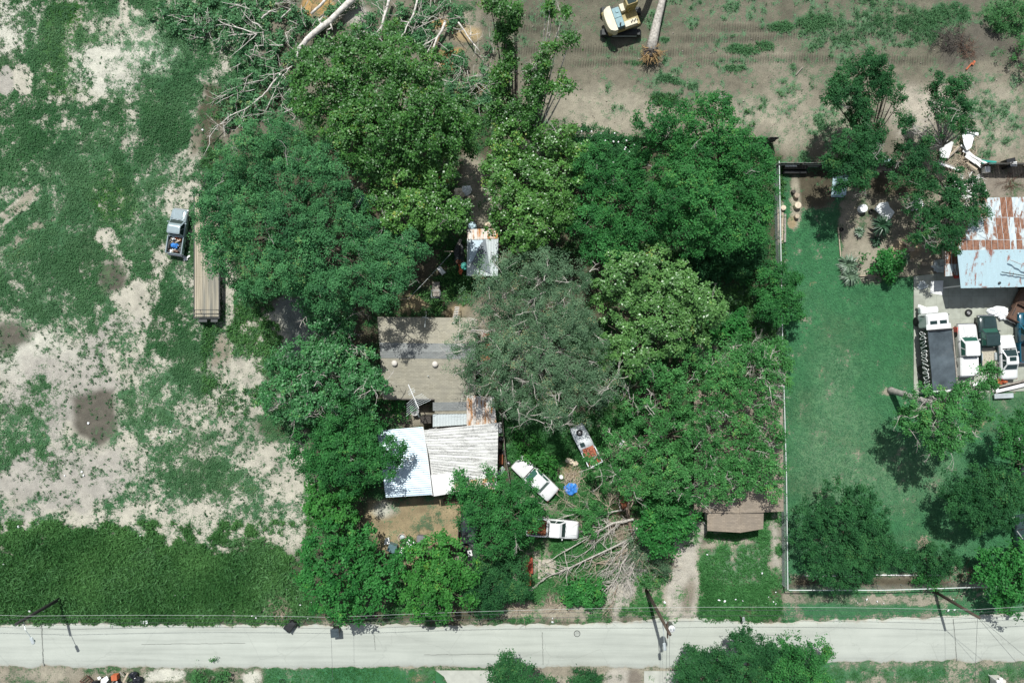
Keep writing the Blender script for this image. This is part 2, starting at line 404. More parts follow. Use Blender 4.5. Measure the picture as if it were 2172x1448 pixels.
def crown_points(lobes, sp, dens=1.0, flat=.85, gap=0.0):
    """lobes: world (x,y,z,rx,rz) -> leaf centres, normals, sizes, tones"""
    dk, lt, ls, ra, cr, nl, cpm, ro = SPEC[sp]
    C = []; O = []; TN = []
    arr = np.array(lobes)
    for (x, y, z, rx, rz) in lobes:
        n = int(max(6, cpm * dens * 2 * math.pi * rx * rx * .78))
        d = rng.normal(size=(n, 3)); d[:, 2] = np.abs(d[:, 2]) * .95 - .38
        d /= np.linalg.norm(d, axis=1, keepdims=True)
        k = int(n * .62); rr = np.sqrt(rng.random(k)) * .98; aa = rng.uniform(0, 2 * math.pi, k)
        d[:k] = np.stack([rr * np.cos(aa), rr * np.sin(aa), np.sqrt(1 - rr * rr)], 1)
        w1, w2, w3 = rng.normal(size=(3, 3)) * 2.4
        wob = 1 + .16 * (np.sin(d @ w1 + 1) + np.sin(d @ w2 + 2) + np.sin(d @ w3 * 1.6))
        f = np.where(rng.random(n) < .8, rng.uniform(.80, 1.08, n), rng.uniform(.35, .8, n)) * wob
        p = d * f[:, None] * np.array([rx, rx, rz]) + np.array([x, y, z])
        lump = np.zeros(n)
        for kk in range(5):
            wv_ = rng.normal(size=3) * 2.6; lump += np.sin(p @ wv_ + rng.uniform(0, 6.28))
        lump /= 1.6
        p = p + d * (lump * .13 * min(1.6, rx))[:, None]
        keep = (rng.random(n) > gap) & (lump > -.95 + gap * 2.2 + rng.normal(size=n) * .18)
        spr = rng.random(n) < .05
        p = np.where(spr[:, None], p + d * np.array([.5, .5, .15]) * rng.uniform(.3, 1.0, (n, 1)), p)
        tn = rng.uniform(-.16, .16); TN.append(np.full(keep.sum(), tn))
        p = p[keep]; d = d[keep]
        q = (p[:, None, :] - arr[None, :, :3]) / np.stack([arr[:, 3], arr[:, 3], arr[:, 4]], 1)[None]
        ins = np.sum(np.sum(q * q, axis=2) < .36, axis=1) > 0
        own = rng.random(len(p)) < .12
        sel = ~ins | own
        C.append(p[sel]); O.append(d[sel]); TN[-1] = TN[-1][sel]
    C = np.concatenate(C); O = np.concatenate(O); TN = np.concatenate(TN)
    C[:, 2] = np.maximum(C[:, 2], .12)
    m = len(C); cnt = nl
    cs = rng.uniform(.65, 1.25, m)
    idx = np.repeat(np.arange(m), cnt)
    off = rng.normal(size=(m * cnt, 3)) * (cr * cs[idx, None] * .62)
    off[:, 2] *= .55
    c = C[idx] + off; c[:, 2] -= .25 * np.sum(off[:, :2] ** 2, axis=1) / cr
    c[:, 2] = np.maximum(c[:, 2], .04)
    nr = O[idx] * .45 + rng.normal(size=(m * cnt, 3)) * .42; nr[:, 2] += .8
    var = rng.random(m)[idx] * .55 + rng.random(m * cnt) * .45 + TN[idx]
    size = ls * rng.uniform(.65, 1.3, m * cnt)
    return c, nr, size, ra, var

def bez(a, b, c, n=6):
    return [a * (1 - t) ** 2 + b * 2 * t * (1 - t) + c * t * t for t in [i / n for i in range(n + 1)]]

def twig(mb, p, d, L, r, depth, q, droop=0.0):
    d = d.normalized(); pts = [p.copy()]; cur = p.copy(); dd = d.copy()
    for i in range(4):
        dd = (dd + Vector((q.uniform(-.3, .3), q.uniform(-.3, .3), q.uniform(-.25, .2) - droop))).normalized()
        cur = cur + dd * (L / 4); cur.z = max(cur.z, .05); pts.append(cur.copy())
    mb.tube(pts, [r, r * .85, r * .7, r * .55, r * .3], 4)
    if depth > 0:
        for k in range(q.randint(2, 4)):
            i = q.randint(1, 4)
            nd = (dd + Vector((q.uniform(-1, 1), q.uniform(-1, 1), q.uniform(-.35, .45)))).normalized()
            twig(mb, pts[i], nd, L * q.uniform(.4, .7), r * .55, depth - 1, q, droop)

def px_lobes(lobes, H, squash=.8, rise=1.0, seed=0, sat=True):
    q = random.Random(seed); out = []
    mr = max(l[2] for l in lobes)
    for l in lobes:
        u, v, r = l[:3]
        rz = r / PPM * squash
        h = l[3] if len(l) > 3 else max(rz * .55, H - rz - q.uniform(0, .22) * H - (1 - r / mr) * .14 * H)
        p = P(u, v, h); rr = r / PPM * (1 - h / CAM_H)
        out.append((p.x, p.y, p.z, rr, rz))
        for _ in range(2):
            if sat and q.random() < .6 and r > 15:
                a = q.uniform(0, 6.28); f = q.uniform(.75, 1.15); k = q.uniform(.28, .46)
                out.append((p.x + math.cos(a) * rr * f, p.y + math.sin(a) * rr * f, max(.4, p.z - q.uniform(-.2, .5) * rz), rr * k, rz * k))
    return out

def bx_(W): return sum(w[0] for w in W) / len(W)
def by_(W): return sum(w[1] for w in W) / len(W)
def tree(name, label, sp, H, lobes, base=None, fork_f=.42, cat='tree', bark='bark', twigs=0, dens=1.0, gap=0.0, squash=.8, group=None, flowers=0, tw_mat='bark_grey', thick=1.0, limbs=True, tw_r=1.0, sat=True):
    seed = int(sum(l[0] * 3 + l[1] for l in lobes)); q = random.Random(seed)
    W = px_lobes(lobes, H, squash, seed=seed, sat=sat)
    if base is None:
        bx = sum(w[0] * w[3] for w in W) / sum(w[3] for w in W); by = sum(w[1] * w[3] for w in W) / sum(w[3] for w in W)
        B = Vector((bx, by, 0))
    else: B = P(*base)
    root = thing(name, label, cat, B, group=group)
    mb = MB(B)
    r0 = (0.055 + H * .021) * thick
    zs = sum(w[2] for w in W) / len(W)
    fork = B + Vector((q.uniform(-.2, .2), q.uniform(-.2, .2), zs * fork_f))
    if fork_f > .6: fork += (Vector((bx_(W), by_(W), 0)) - Vector((B.x, B.y, 0))) * .55
    mb.tube([B + Vector((0, 0, -.15)), B + Vector((0, 0, .25)), B.lerp(fork, .55) + Vector((q.uniform(-.1, .1), q.uniform(-.1, .1), 0)), fork], [r0 * 1.6, r0 * 1.15, r0, r0 * .85], 9)
    if limbs:
        for (x, y, z, rx, rz) in W:
            e = Vector((x, y, z - rz * .25)); mid = fork.lerp(e, .5) + Vector((q.uniform(-.4, .4), q.uniform(-.4, .4), zs * .04))
            pts = bez(fork - Vector((0, 0, .15)), mid, e, 6)
            mb.tube(pts, [r0 * .42 * (1 - .135 * i) for i in range(7)], 6)
            for k in range(4):
                s = pts[q.randint(3, 6)]
                dv = Vector((q.uniform(-1, 1), q.uniform(-1, 1), q.uniform(.1, .7)))
                mb.tube([s, s + dv * rx * .4, s + Vector((dv.x, dv.y, dv.z * .7)) * rx * .75], [r0 * .16, r0 * .1, r0 * .04], 4)
    mb.build('trunk', MAT[bark], root, True)
    c, nr, sz, ra, var = crown_points(W, sp, dens, gap=gap)
    leaf_mesh('crown', c, nr, sz, ra, var, MAT['leaf_' + sp], root, B)
    if twigs:
        tb = MB(B)
        for i in range(twigs):
            x, y, z, rx, rz = W[q.randrange(len(W))]
            a = q.uniform(0, 6.28); f = q.uniform(.2, .85)
            p = Vector((x + math.cos(a) * rx * f, y + math.sin(a) * rx * f, z + rz * (math.sqrt(max(0, 1 - f * f)) * .93)))
            a2 = q.uniform(0, 6.28)
            twig(tb, p - Vector((0, 0, .1)), Vector((math.cos(a2), math.sin(a2), .12)), q.uniform(.6, 1.5) * (.5 + .5 * tw_r), q.uniform(.02, .04) * tw_r, 2, q)
        tag(tb.build('bare_branches', MAT[tw_mat], root), kind='stuff')
    if flowers:
        fb = MB(B)
        for i in range(flowers):
            x, y, z, rx, rz = W[q.randrange(len(W))]
            a = q.uniform(0, 6.28); f = q.uniform(.1, .9)
            p = Vector((x + math.cos(a) * rx * f, y + math.sin(a) * rx * f, z + rz * math.sqrt(1 - f * f) + .12))
            fb.blob(p, (.09, .09, .06), i, .2, 6, 4)
        tag(fb.build('flowers', MAT['petal'], root), kind='stuff')
    return root
# ------------------------------------------------------------------ ground: one sheet, its soils and plant cover
def grid_axis(lim, step, far):
    a = np.arange(-lim, lim + step / 2, step); ext = lim + np.cumsum(step * 1.35 ** np.arange(1, 60)); ext = ext[ext < far]
    return np.concatenate([-ext[::-1], a, ext])
gx = grid_axis(58, .13, 700); gy = grid_axis(39.5, .13, 700)
GX, GY = np.meshgrid(gx, gy); GX = GX.ravel(); GY = GY.ravel()
def uv_of(x, y): return x * PPM + 1086, 724 - y * PPM

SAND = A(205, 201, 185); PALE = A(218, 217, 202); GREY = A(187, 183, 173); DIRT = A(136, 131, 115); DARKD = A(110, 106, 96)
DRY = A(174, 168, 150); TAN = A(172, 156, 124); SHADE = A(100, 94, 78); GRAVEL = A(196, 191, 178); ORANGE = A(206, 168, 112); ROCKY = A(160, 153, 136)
VG = A(58, 104, 62); VB = A(70, 116, 78); VD = A(48, 92, 54); VY = A(60, 106, 44); VL = A(70, 130, 88); VP = A(108, 146, 112); VO = A(96, 118, 90); VF = A(78, 138, 78)

def E(u, v, ru, rv, rot=0): return ('e', u, v, ru, rv, R(rot))
def PG(*pts): return ('p', pts)
# (shape, cover 0..1 or None, soil, plant colour, edge softness, warp in px)
PAINT = [
 (PG((-900,-900),(640,-900),(640,1330),(-900,1330)), .80, SAND, VB, .1, 0),
 (PG((-900,-900),(640,-900),(560,600),(380,560),(300,620),(-900,690)), .98, SAND, VG, .3, 30),
 # left field: plant cover
 (E(20,45,60,75), .42, PALE, VG, .5, 30), (E(145,95,62,85), 1.05, SAND, VY, .3, 22), (E(150,190,40,40), .95, SAND, VY, .4, 25),
 (E(235,150,85,60,-35), .40, PALE, VB, .5, 34), (E(270,50,60,45), .55, SAND, VP, .5, 34), (E(330,110,70,45), .78, PALE, VP, .6, 34),
 (E(420,190,90,60), .86, SAND, VB, .5, 34), (E(12,170,18,30), .08, GREY, VB, .15, 6), (E(48,170,24,32), .10, SAND, VB, .15, 6),
 (PG((-60,212),(270,204),(270,216),(-60,222)), .42, SAND, VG, .3, 8), (PG((-60,262),(280,250),(280,268),(-60,275)), .45, SAND, VG, .3, 8),
 (PG((-60,222),(265,216),(265,250),(-60,262)), .98, SAND, VD, .3, 8),
 (E(335,290,62,58), .97, SAND, VD, .3, 18), (E(275,280,16,70,8), .46, SAND, VB, .5, 14), (E(385,330,60,25,-20), .42, SAND, VB, .5, 20),
 (E(420,290,18,40,15), .2, DIRT, VB, .4, 10), (E(395,400,50,32,-15), .18, SAND, VG, .35, 22), (E(370,445,30,26), .30, SAND, VG, .4, 18),
 (E(150,440,170,170), 1.08, SAND, VB, .5, 44), (E(60,330,60,60), 1.05, SAND, VG, .5, 34), (E(240,420,50,70), 1.0, SAND, VY, .5, 30),
 (E(70,490,70,14,-35), .55, DRY, VB, .6, 14), (E(50,430,60,12,-40), .5, DRY, VB, .6, 12),
 (E(228,520,32,26,20), .20, SAND, VG, .3, 18), (E(255,560,20,26), .3, SAND, VG, .4, 16), (E(120,610,140,80), 1.1, SAND, VD, .4, 34),
 (E(242,590,26,38), .62, DARKD, VO, .35, 14), (E(300,640,42,46,40), .10, SAND, VG, .3, 20), (E(345,580,30,60,15), .35, SAND, VG, .4, 20),
 (E(450,690,60,90), .5, SAND, VB, .5, 30), (E(510,690,40,60), .95, SAND, VY, .4, 20),
 (E(230,740,110,50,-20), .22, GREY, VG, .35, 30), (E(70,770,100,60), .28, PALE, VG, .4, 30), (E(15,715,45,32), .5, DARKD, VO, .5, 14),
 (E(150,830,130,80), .22, GREY, VG, .4, 30), (E(300,760,60,60), .42, SAND, VB, .4, 26), (E(290,860,50,40), .72, SAND, VB, .35, 22),
 (E(400,740,64,90), .92, SAND, VG, .3, 26), (E(440,830,55,40), .90, SAND, VG, .3, 24), (E(350,690,40,60,20), .85, SAND, VD, .3, 24),
 (E(470,760,22,50), .30, ROCKY, VB, .3, 10), (E(530,840,70,70), .26, SAND, VB, .35, 30), (E(560,930,60,60), .30, SAND, VB, .35, 30),
 (E(20,870,36,26), .72, GREY, VB, .4, 20), (E(40,970,40,36), .82, GREY, VG, .35, 20), (E(120,900,30,50), .5, GREY, VB, .4, 20),
 (PG((148,842),(240,826),(248,880),(242,930),(210,948),(165,925)), .22, DARKD, VO, .18, 8),
 (E(280,960,50,40), .52, SAND, VB, .4, 24), (E(370,980,50,60,20), .86, SAND, VB, .3, 24), (E(440,1020,100,52,10), .80, SAND, VG, .3, 28), (E(500,1060,60,40), .6, SAND, VB, .35, 26),
 (E(150,1020,170,55,-6), .06, GREY, VB, .35, 26), (E(110,1065,60,24), .45, GREY, VB, .4, 20), (E(280,1060,24,30), .78, SAND, VB, .3, 16),
 (E(240,1110,170,34), .16, SAND, VB, .35, 24), (E(480,1110,110,36), .30, SAND, VB, .35, 26), (E(40,1110,60,30), .3, GREY, VB, .4, 20), (E(580,1050,50,60), .62, SAND, VB, .4, 24),
 (E(590,1000,40,50), .7, SAND, VB, .4, 24), (E(560,1150,50,18,8), .12, ROCKY, VB, .3, 12), (E(660,1110,40,30), .3, SAND, VB, .3, 16),
 (E(470,960,170,120), .52, SAND, VB, .6, 30), (E(440,1010,90,50,10), .86, SAND, VG, .4, 24), (E(370,985,44,54), .9, SAND, VG, .4, 20), (E(300,860,40,36), .8, SAND, VG, .4, 18), (E(110,990,50,30), .5, GREY, VG, .5, 20), (E(60,840,60,30,-30), .6, GREY, VG, .4, 18),
 (PG((-900,1118),(300,1112),(640,1150),(650,1210),(-900,1190)), .72, SAND, VB, .5, 26),
 # tall verge
 (PG((-900,1172),(60,1168),(160,1140),(240,1152),(420,1166),(520,1180),(640,1190),(660,1325),(-900,1325)), 1.15, SHADE, VD, .4, 34),
 (E(340,1225,60,40), 1.1, SHADE, VF, .4, 14), (E(600,1280,35,35), .25, ROCKY, VF, .4, 14), (E(600,1180,50,16), .9, SAND, VB, .4, 12),
 (PG((-900,1316),(640,1318),(640,1330),(-900,1330)), .45, ROCKY, VF, .3, 6),

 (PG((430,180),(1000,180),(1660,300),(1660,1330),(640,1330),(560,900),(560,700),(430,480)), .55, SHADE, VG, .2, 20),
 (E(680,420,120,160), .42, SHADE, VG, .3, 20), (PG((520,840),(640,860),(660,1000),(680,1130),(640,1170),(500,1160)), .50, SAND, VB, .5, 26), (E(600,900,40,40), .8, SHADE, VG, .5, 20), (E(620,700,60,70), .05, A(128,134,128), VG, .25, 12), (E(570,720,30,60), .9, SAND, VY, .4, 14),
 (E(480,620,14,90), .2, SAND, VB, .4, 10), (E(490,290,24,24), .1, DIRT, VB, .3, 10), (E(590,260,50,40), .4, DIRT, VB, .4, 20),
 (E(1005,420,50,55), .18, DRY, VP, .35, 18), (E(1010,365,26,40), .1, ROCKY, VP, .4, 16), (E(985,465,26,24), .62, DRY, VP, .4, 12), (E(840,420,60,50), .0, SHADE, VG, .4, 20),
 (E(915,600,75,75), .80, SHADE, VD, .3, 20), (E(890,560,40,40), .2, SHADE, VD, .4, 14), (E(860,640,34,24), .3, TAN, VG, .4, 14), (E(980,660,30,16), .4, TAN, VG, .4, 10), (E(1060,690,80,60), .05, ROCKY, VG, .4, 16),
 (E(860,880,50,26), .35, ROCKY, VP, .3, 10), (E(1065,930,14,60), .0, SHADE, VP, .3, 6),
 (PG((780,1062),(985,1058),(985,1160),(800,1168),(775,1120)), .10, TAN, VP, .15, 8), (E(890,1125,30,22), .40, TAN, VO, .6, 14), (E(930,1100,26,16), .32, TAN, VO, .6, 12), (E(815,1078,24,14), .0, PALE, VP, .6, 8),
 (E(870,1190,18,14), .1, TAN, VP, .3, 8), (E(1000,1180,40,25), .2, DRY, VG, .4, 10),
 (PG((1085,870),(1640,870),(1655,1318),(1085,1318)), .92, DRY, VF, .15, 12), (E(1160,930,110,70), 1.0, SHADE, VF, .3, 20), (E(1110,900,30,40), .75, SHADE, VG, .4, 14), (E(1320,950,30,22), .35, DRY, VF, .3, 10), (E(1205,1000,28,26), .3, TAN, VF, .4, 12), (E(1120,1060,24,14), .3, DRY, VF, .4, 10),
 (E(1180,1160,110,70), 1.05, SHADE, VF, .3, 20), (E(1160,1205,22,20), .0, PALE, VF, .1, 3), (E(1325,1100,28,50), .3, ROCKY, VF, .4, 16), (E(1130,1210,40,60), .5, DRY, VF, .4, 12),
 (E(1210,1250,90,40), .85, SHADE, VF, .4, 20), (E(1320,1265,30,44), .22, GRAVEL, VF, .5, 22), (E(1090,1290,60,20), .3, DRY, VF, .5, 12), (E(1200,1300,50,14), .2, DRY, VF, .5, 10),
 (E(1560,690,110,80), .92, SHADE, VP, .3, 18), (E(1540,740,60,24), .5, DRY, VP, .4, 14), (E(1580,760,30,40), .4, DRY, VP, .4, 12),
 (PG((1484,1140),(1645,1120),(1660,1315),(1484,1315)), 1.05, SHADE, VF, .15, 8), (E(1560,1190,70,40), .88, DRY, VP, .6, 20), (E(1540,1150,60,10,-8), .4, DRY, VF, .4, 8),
 (PG((1634,1085),(1652,1085),(1654,1210),(1636,1200)), .1, GRAVEL, VF, .25, 5),
 (PG((1428,1150),(1478,1145),(1484,1220),(1488,1318),(1404,1318),(1416,1240)), .02, GRAVEL, VF, .22, 12),
 (E(1450,1130,40,26), .35, GRAVEL, VF, .4, 12), (E(1462,1262,14,36,4), .0, A(150,142,128), VF, .6, 6), (E(1400,1290,20,30), .8, DRY, VF, .4, 10),
 (PG((1660,1245),(2172,1245),(2900,1245),(2900,1318),(1655,1325)), 1.05, DRY, VL, .12, 5), (E(1840,1272,190,11), .40, DRY, VO, .4, 5), (E(1690,1265,30,14), .3, DRY, VO, .4, 6),
 (PG((1660,1310),(2900,1296),(2900,1312),(1660,1322)), .3, ROCKY, VL, .3, 4),
 # cleared land behind the fences
 (PG((985,-900),(3200,-900),(3200,345),(1655,345),(1640,297),(1180,297),(1000,200),(960,120)), .20, DIRT, VP, .14, 16), (PG((985,-900),(3200,-900),(3200,150),(2000,130),(1500,135),(1000,170)), .26, A(124,121,105), VP, .5, 30),
 (PG((560,-400),(1010,-400),(1010,140),(960,240),(620,240),(560,100)), .35, DIRT, VB, .2, 20), (E(960,50,40,26), .0, DRY, VB, .5, 14), (E(760,30,30,26), .1, GREY, VB, .4, 14),
 (E(1180,180,120,30), .05, DIRT, VP, .5, 20), (E(1290,240,130,48), .05, DRY, VP, .45, 24), (E(1600,200,110,90), .25, DRY, VP, .5, 30), (E(1520,150,140,60), .32, DIRT, VP, .6, 30),
 (E(1680,270,40,50), .12, DRY, VP, .4, 16), (E(1950,230,60,60), .05, A(196,188,172), VP, .4, 20), (E(2110,250,70,80), .42, DRY, VP, .5, 26), (E(2110,60,100,70), .12, DARKD, VP, .4, 20), (E(2040,110,50,40), .05, DARKD, VP, .4, 14),
 (E(1850,60,190,34,-4), .72, DIRT, VP, .5, 24), (E(1990,25,130,26), .85, DIRT, VB, .5, 20), (E(1560,20,90,20), .6, DIRT, VP, .5, 20), (E(1660,52,24,10), .95, DIRT, VG, .3, 6), (E(1730,45,40,16), .9, DIRT, VG, .4, 10), (E(1600,97,52,13,-4), .95, DIRT, VG, .3, 10),
 (E(1562,142,24,7), 1.0, DIRT, VG, .3, 4), (E(1425,168,28,9,12), 1.0, DIRT, VG, .3, 5), (E(1345,134,20,6), .9, DIRT, VG, .3, 4), (E(1410,82,14,5), 1.0, DIRT, VG, .3, 4), (E(1408,210,34,16,15), .9, DIRT, VG, .3, 10),
 (E(1385,38,24,22), .75, DIRT, VP, .4, 8), (E(1780,250,70,40), .5, DRY, VP, .5, 20), (E(2150,30,50,50), .9, DIRT, VF, .4, 14), (E(1100,300,40,40), .1, ROCKY, VP, .4, 14),
 (E(655,22,12,26,20), .1, ORANGE, VB, .5, 12), (E(690,20,20,22), .15, ORANGE, VB, .5, 12), (E(940,48,22,12), .1, ORANGE, VB, .5, 10), (E(955,112,28,9), .1, ORANGE, VB, .5, 10), (E(985,72,26,18), .1, A(190,168,128), VB, .5, 12), (E(1005,192,36,12), .1, A(206,186,140), VB, .5, 10), (E(945,140,20,8), .1, ORANGE, VB, .5, 8), (E(1010,140,40,30), .05, DIRT, VB, .5, 14),
 # lawn and the plots beside it
 (PG((1652,352),(2900,352),(2900,1225),(1668,1240),(1660,900),(1650,600)), 1.15, DRY, VL, .1, 3),
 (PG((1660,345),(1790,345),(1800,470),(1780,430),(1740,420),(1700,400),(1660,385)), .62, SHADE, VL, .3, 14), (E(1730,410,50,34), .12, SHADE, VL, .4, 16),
 (PG((1790,335),(3000,330),(3000,600),(1940,585),(1782,585),(1780,485)), .16, ROCKY, VO, .12, 8), (E(1840,460,50,70), .3, ROCKY, VO, .4, 18), (E(1850,550,50,40), .12, DRY, VO, .4, 14), (E(1925,530,26,22), .0, A(200,180,150), VO, .4, 10), (E(1900,390,80,30), .05, SHADE, VO, .4, 14), (E(2120,385,70,40), .05, A(150,142,130), VO, .4, 14),
 (E(1688,430,12,60), .15, DRY, VL, .35, 5), (E(1657,450,10,30), .3, DRY, VL, .4, 5), (E(1682,470,10,14), .0, TAN, VL, .3, 4),
 (E(1740,795,10,20), .62, TAN, VL, .6, 6), (E(1720,600,14,8), .62, TAN, VL, .6, 5), (E(1812,945,30,14), .80, TAN, VL, .8, 10), (E(2080,920,40,26), .70, TAN, VL, .8, 14), (E(1884,830,10,8), .4, DRY, VL, .5, 6),
 (PG((1675,1222),(1990,1220),(2080,1232),(2080,1243),(1672,1248)), .15, SHADE, VO, .2, 3), (E(2040,1215,40,24), .3, ROCKY, VL, .4, 10), (E(1770,980,60,200), 1.15, DRY, VP, .9, 30), (E(1900,1000,110,60), 1.15, DRY, VP, .9, 30),
 # south side of the road
 (PG((-900,1405),(560,1408),(565,2300),(-900,2300)), .48, ROCKY, VO, .1, 8), (E(90,1432,70,14), .2, DRY, VO, .5, 10), (E(350,1432,50,14), .05, PALE, VO, .3, 8), (E(440,1438,40,16), .95, DRY, VG, .4, 8), (E(220,1422,40,8), .9, DRY, VG, .4, 6), (E(535,1436,24,14), .1, PALE, VO, .4, 6),
 (PG((565,1416),(900,1416),(930,1424),(948,1450),(948,2300),(560,2300)), 1.1, DRY, VL, .14, 4), (E(885,1436,20,10), .5, TAN, VO, .5, 6),
 (PG((1045,1412),(1440,1408),(1440,2300),(1045,2300)), .38, DRY, VO, .1, 8), (E(1210,1424,60,14), .15, ROCKY, VO, .4, 10), (E(1250,1440,34,12), .9, DRY, VG, .4, 8), (E(1310,1440,34,22), .05, GRAVEL, VO, .3, 8), (E(1345,1440,16,22), .0, A(140,132,120), VO, .4, 6),
 (PG((1430,1400),(2900,1396),(2900,2300),(1430,2300)), 1.05, DRY, VL, .1, 5), (PG((1770,1404),(2900,1398),(2900,1410),(1770,1414)), .3, DRY, VO, .4, 5), (PG((1800,1440),(2900,1434),(2900,2300),(1800,2300)), .42, ROCKY, VO, .3, 8),
]
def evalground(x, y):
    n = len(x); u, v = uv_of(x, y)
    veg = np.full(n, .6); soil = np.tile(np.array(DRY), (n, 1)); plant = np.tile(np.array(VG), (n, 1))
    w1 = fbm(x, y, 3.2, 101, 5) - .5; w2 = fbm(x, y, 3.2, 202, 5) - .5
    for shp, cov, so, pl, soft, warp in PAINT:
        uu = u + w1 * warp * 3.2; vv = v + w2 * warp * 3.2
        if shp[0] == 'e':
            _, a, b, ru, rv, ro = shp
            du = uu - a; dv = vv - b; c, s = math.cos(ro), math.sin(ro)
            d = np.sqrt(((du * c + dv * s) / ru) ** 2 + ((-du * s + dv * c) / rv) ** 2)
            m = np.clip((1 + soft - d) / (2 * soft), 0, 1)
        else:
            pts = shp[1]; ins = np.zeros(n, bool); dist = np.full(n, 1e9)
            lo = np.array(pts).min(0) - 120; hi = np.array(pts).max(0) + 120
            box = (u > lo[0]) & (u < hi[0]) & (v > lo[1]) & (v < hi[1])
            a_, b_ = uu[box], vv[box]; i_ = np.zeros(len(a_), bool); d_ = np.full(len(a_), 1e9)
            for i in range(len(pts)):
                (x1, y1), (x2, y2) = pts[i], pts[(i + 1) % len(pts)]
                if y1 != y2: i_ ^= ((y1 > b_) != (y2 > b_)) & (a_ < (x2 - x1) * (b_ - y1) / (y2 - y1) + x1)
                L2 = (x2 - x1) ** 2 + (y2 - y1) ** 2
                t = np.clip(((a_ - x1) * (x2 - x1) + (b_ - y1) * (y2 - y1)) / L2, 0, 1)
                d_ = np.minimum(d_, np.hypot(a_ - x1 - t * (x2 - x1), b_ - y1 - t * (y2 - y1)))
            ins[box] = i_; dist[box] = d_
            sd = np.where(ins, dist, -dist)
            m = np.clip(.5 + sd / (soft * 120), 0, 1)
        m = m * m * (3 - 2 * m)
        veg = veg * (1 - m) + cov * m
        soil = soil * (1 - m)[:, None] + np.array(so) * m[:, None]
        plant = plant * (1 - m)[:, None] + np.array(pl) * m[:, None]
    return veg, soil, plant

veg, soil, plant = evalground(GX, GY)
_d = np.clip((fbm(GX, GY, 7.0, 707, 5) - .47) * 3.2, 0, 1)[:, None]; plant = plant * (1 - .5 * _d) + np.array(VP) * .5 * _d
_d = np.clip((fbm(GX, GY, 4.0, 808, 5) - .56) * 5, 0, 1)[:, None]; plant = plant * (1 - .45 * _d) + np.array(VO) * .45 * _d
_d = np.clip((fbm(GX, GY, 3.0, 818, 5) - .52) * 4, 0, 1)[:, None]; soil = soil * (1 - .22 * _d)
_st = (.5 + .5 * np.sin(GX * 2 * math.pi / 1.9 + fbm(GX, GY, 9, 5, 2) * 3))[:, None] * ((GX > 28.5) & (GY < 18) & (GY > -27))[:, None]
plant = plant * (1 + .07 * _st)
GU, GV = uv_of(GX, GY)
patch = fbm(GX, GY, 1.5, 303, 4); fine = fbm(GX, GY, .55, 404, 3)
broad = fbm(GX, GY, 5.0, 909, 3)
cover = veg + (patch - .5) * 1.25 + (fine - .5) * 1.1 + (broad - .5) * .5          # ragged, patchy plant cover
# machine tracks across the cleared land: rows pressed into the soil
track = np.zeros(len(GX))
for vc, hw, u0, u1 in ((52, 9, 1480, 2000), (76, 9, 1400, 2050), (104, 10, 1060, 1500), (124, 9, 1420, 2020), (60, 8, 1000, 1250), (30, 10, 1040, 1200), (130, 8, 1180, 1380)):
    wob = (fbm(GX, GY * 0, 9, 77 + vc, 3) - .5) * 22
    track = np.maximum(track, np.clip(1.3 - np.abs(GV - vc - wob) / hw, 0, 1) * np.clip((GU - u0) / 60, 0, 1) * np.clip((u1 - GU) / 60, 0, 1))
for (ua, va, ub, vb) in ((470, 720, 478, 800), (490, 720, 492, 800), (445, 720, 440, 790), (0, 455, 75, 395), (0, 480, 85, 415), (30, 1120, 210, 1030), (60, 1040, 260, 1010)):
    dx, dy = ub - ua, vb - va; L2 = dx * dx + dy * dy
    t = np.clip(((GU - ua) * dx + (GV - va) * dy) / L2, 0, 1); d = np.hypot(GU - ua - t * dx, GV - va - t * dy)
    cover -= np.clip(1.2 - d / 4, 0, 1) * .5
GZ = -.05 * fbm(GX, GY, 2.5, 505, 4) - .02
cleared = (GV < 345) & (GU > 960)
GZ = GZ - np.where(cleared, .10 * fbm(GX, GY, .9, 606, 4), 0)
me = bpy.data.meshes.new("ground")
nx, ny = len(gx), len(gy); nv = nx * ny
me.vertices.add(nv); me.vertices.foreach_set("co", np.stack([GX, GY, GZ], 1).astype(np.float32).ravel())
ii = (np.arange(ny - 1)[:, None] * nx + np.arange(nx - 1)[None]).ravel()
q4 = np.stack([ii, ii + 1, ii + nx + 1, ii + nx], 1).astype(np.int32)
me.loops.add(q4.size); me.polygons.add(len(q4)); me.loops.foreach_set("vertex_index", q4.ravel())
me.polygons.foreach_set("loop_start", np.arange(0, q4.size, 4, dtype=np.int32))
def pattr(name, kind, data):
    a = me.attributes.new(name, kind, 'POINT')
    if kind == 'FLOAT': a.data.foreach_set("value", data.astype(np.float32))
    else: a.data.foreach_set("color", np.concatenate([data, np.ones((len(data), 1))], 1).astype(np.float32).ravel())
pattr("cover", 'FLOAT', cover); pattr("track", 'FLOAT', track); pattr("soil", 'FLOAT_COLOR', soil); pattr("plant", 'FLOAT_COLOR', plant)
me.update(calc_edges=True)
m, nt, b = new_mat("earth_and_plants")
ac = N(nt, "ShaderNodeAttribute", attribute_name="cover"); aso = N(nt, "ShaderNodeAttribute", attribute_name="soil")
ap = N(nt, "ShaderNodeAttribute", attribute_name="plant"); atk = N(nt, "ShaderNodeAttribute", attribute_name="track")
n_f = noise(nt, 7.0, 5, rough=.65); n_m = noise(nt, 1.3, 5); n_s = noise(nt, 16, 3, rough=.7)
def math_(op, a_, b_=None, clamp=False):
    x = N(nt, "ShaderNodeMath", operation=op, use_clamp=clamp)
    for i, val in enumerate((a_, b_)):
        if val is None: continue
        if isinstance(val, (int, float)): x.inputs[i].default_value = val
        else: nt.links.new(val, x.inputs[i])
    return x.outputs[0]
n_g = noise(nt, 2.6, 5, rough=.7)
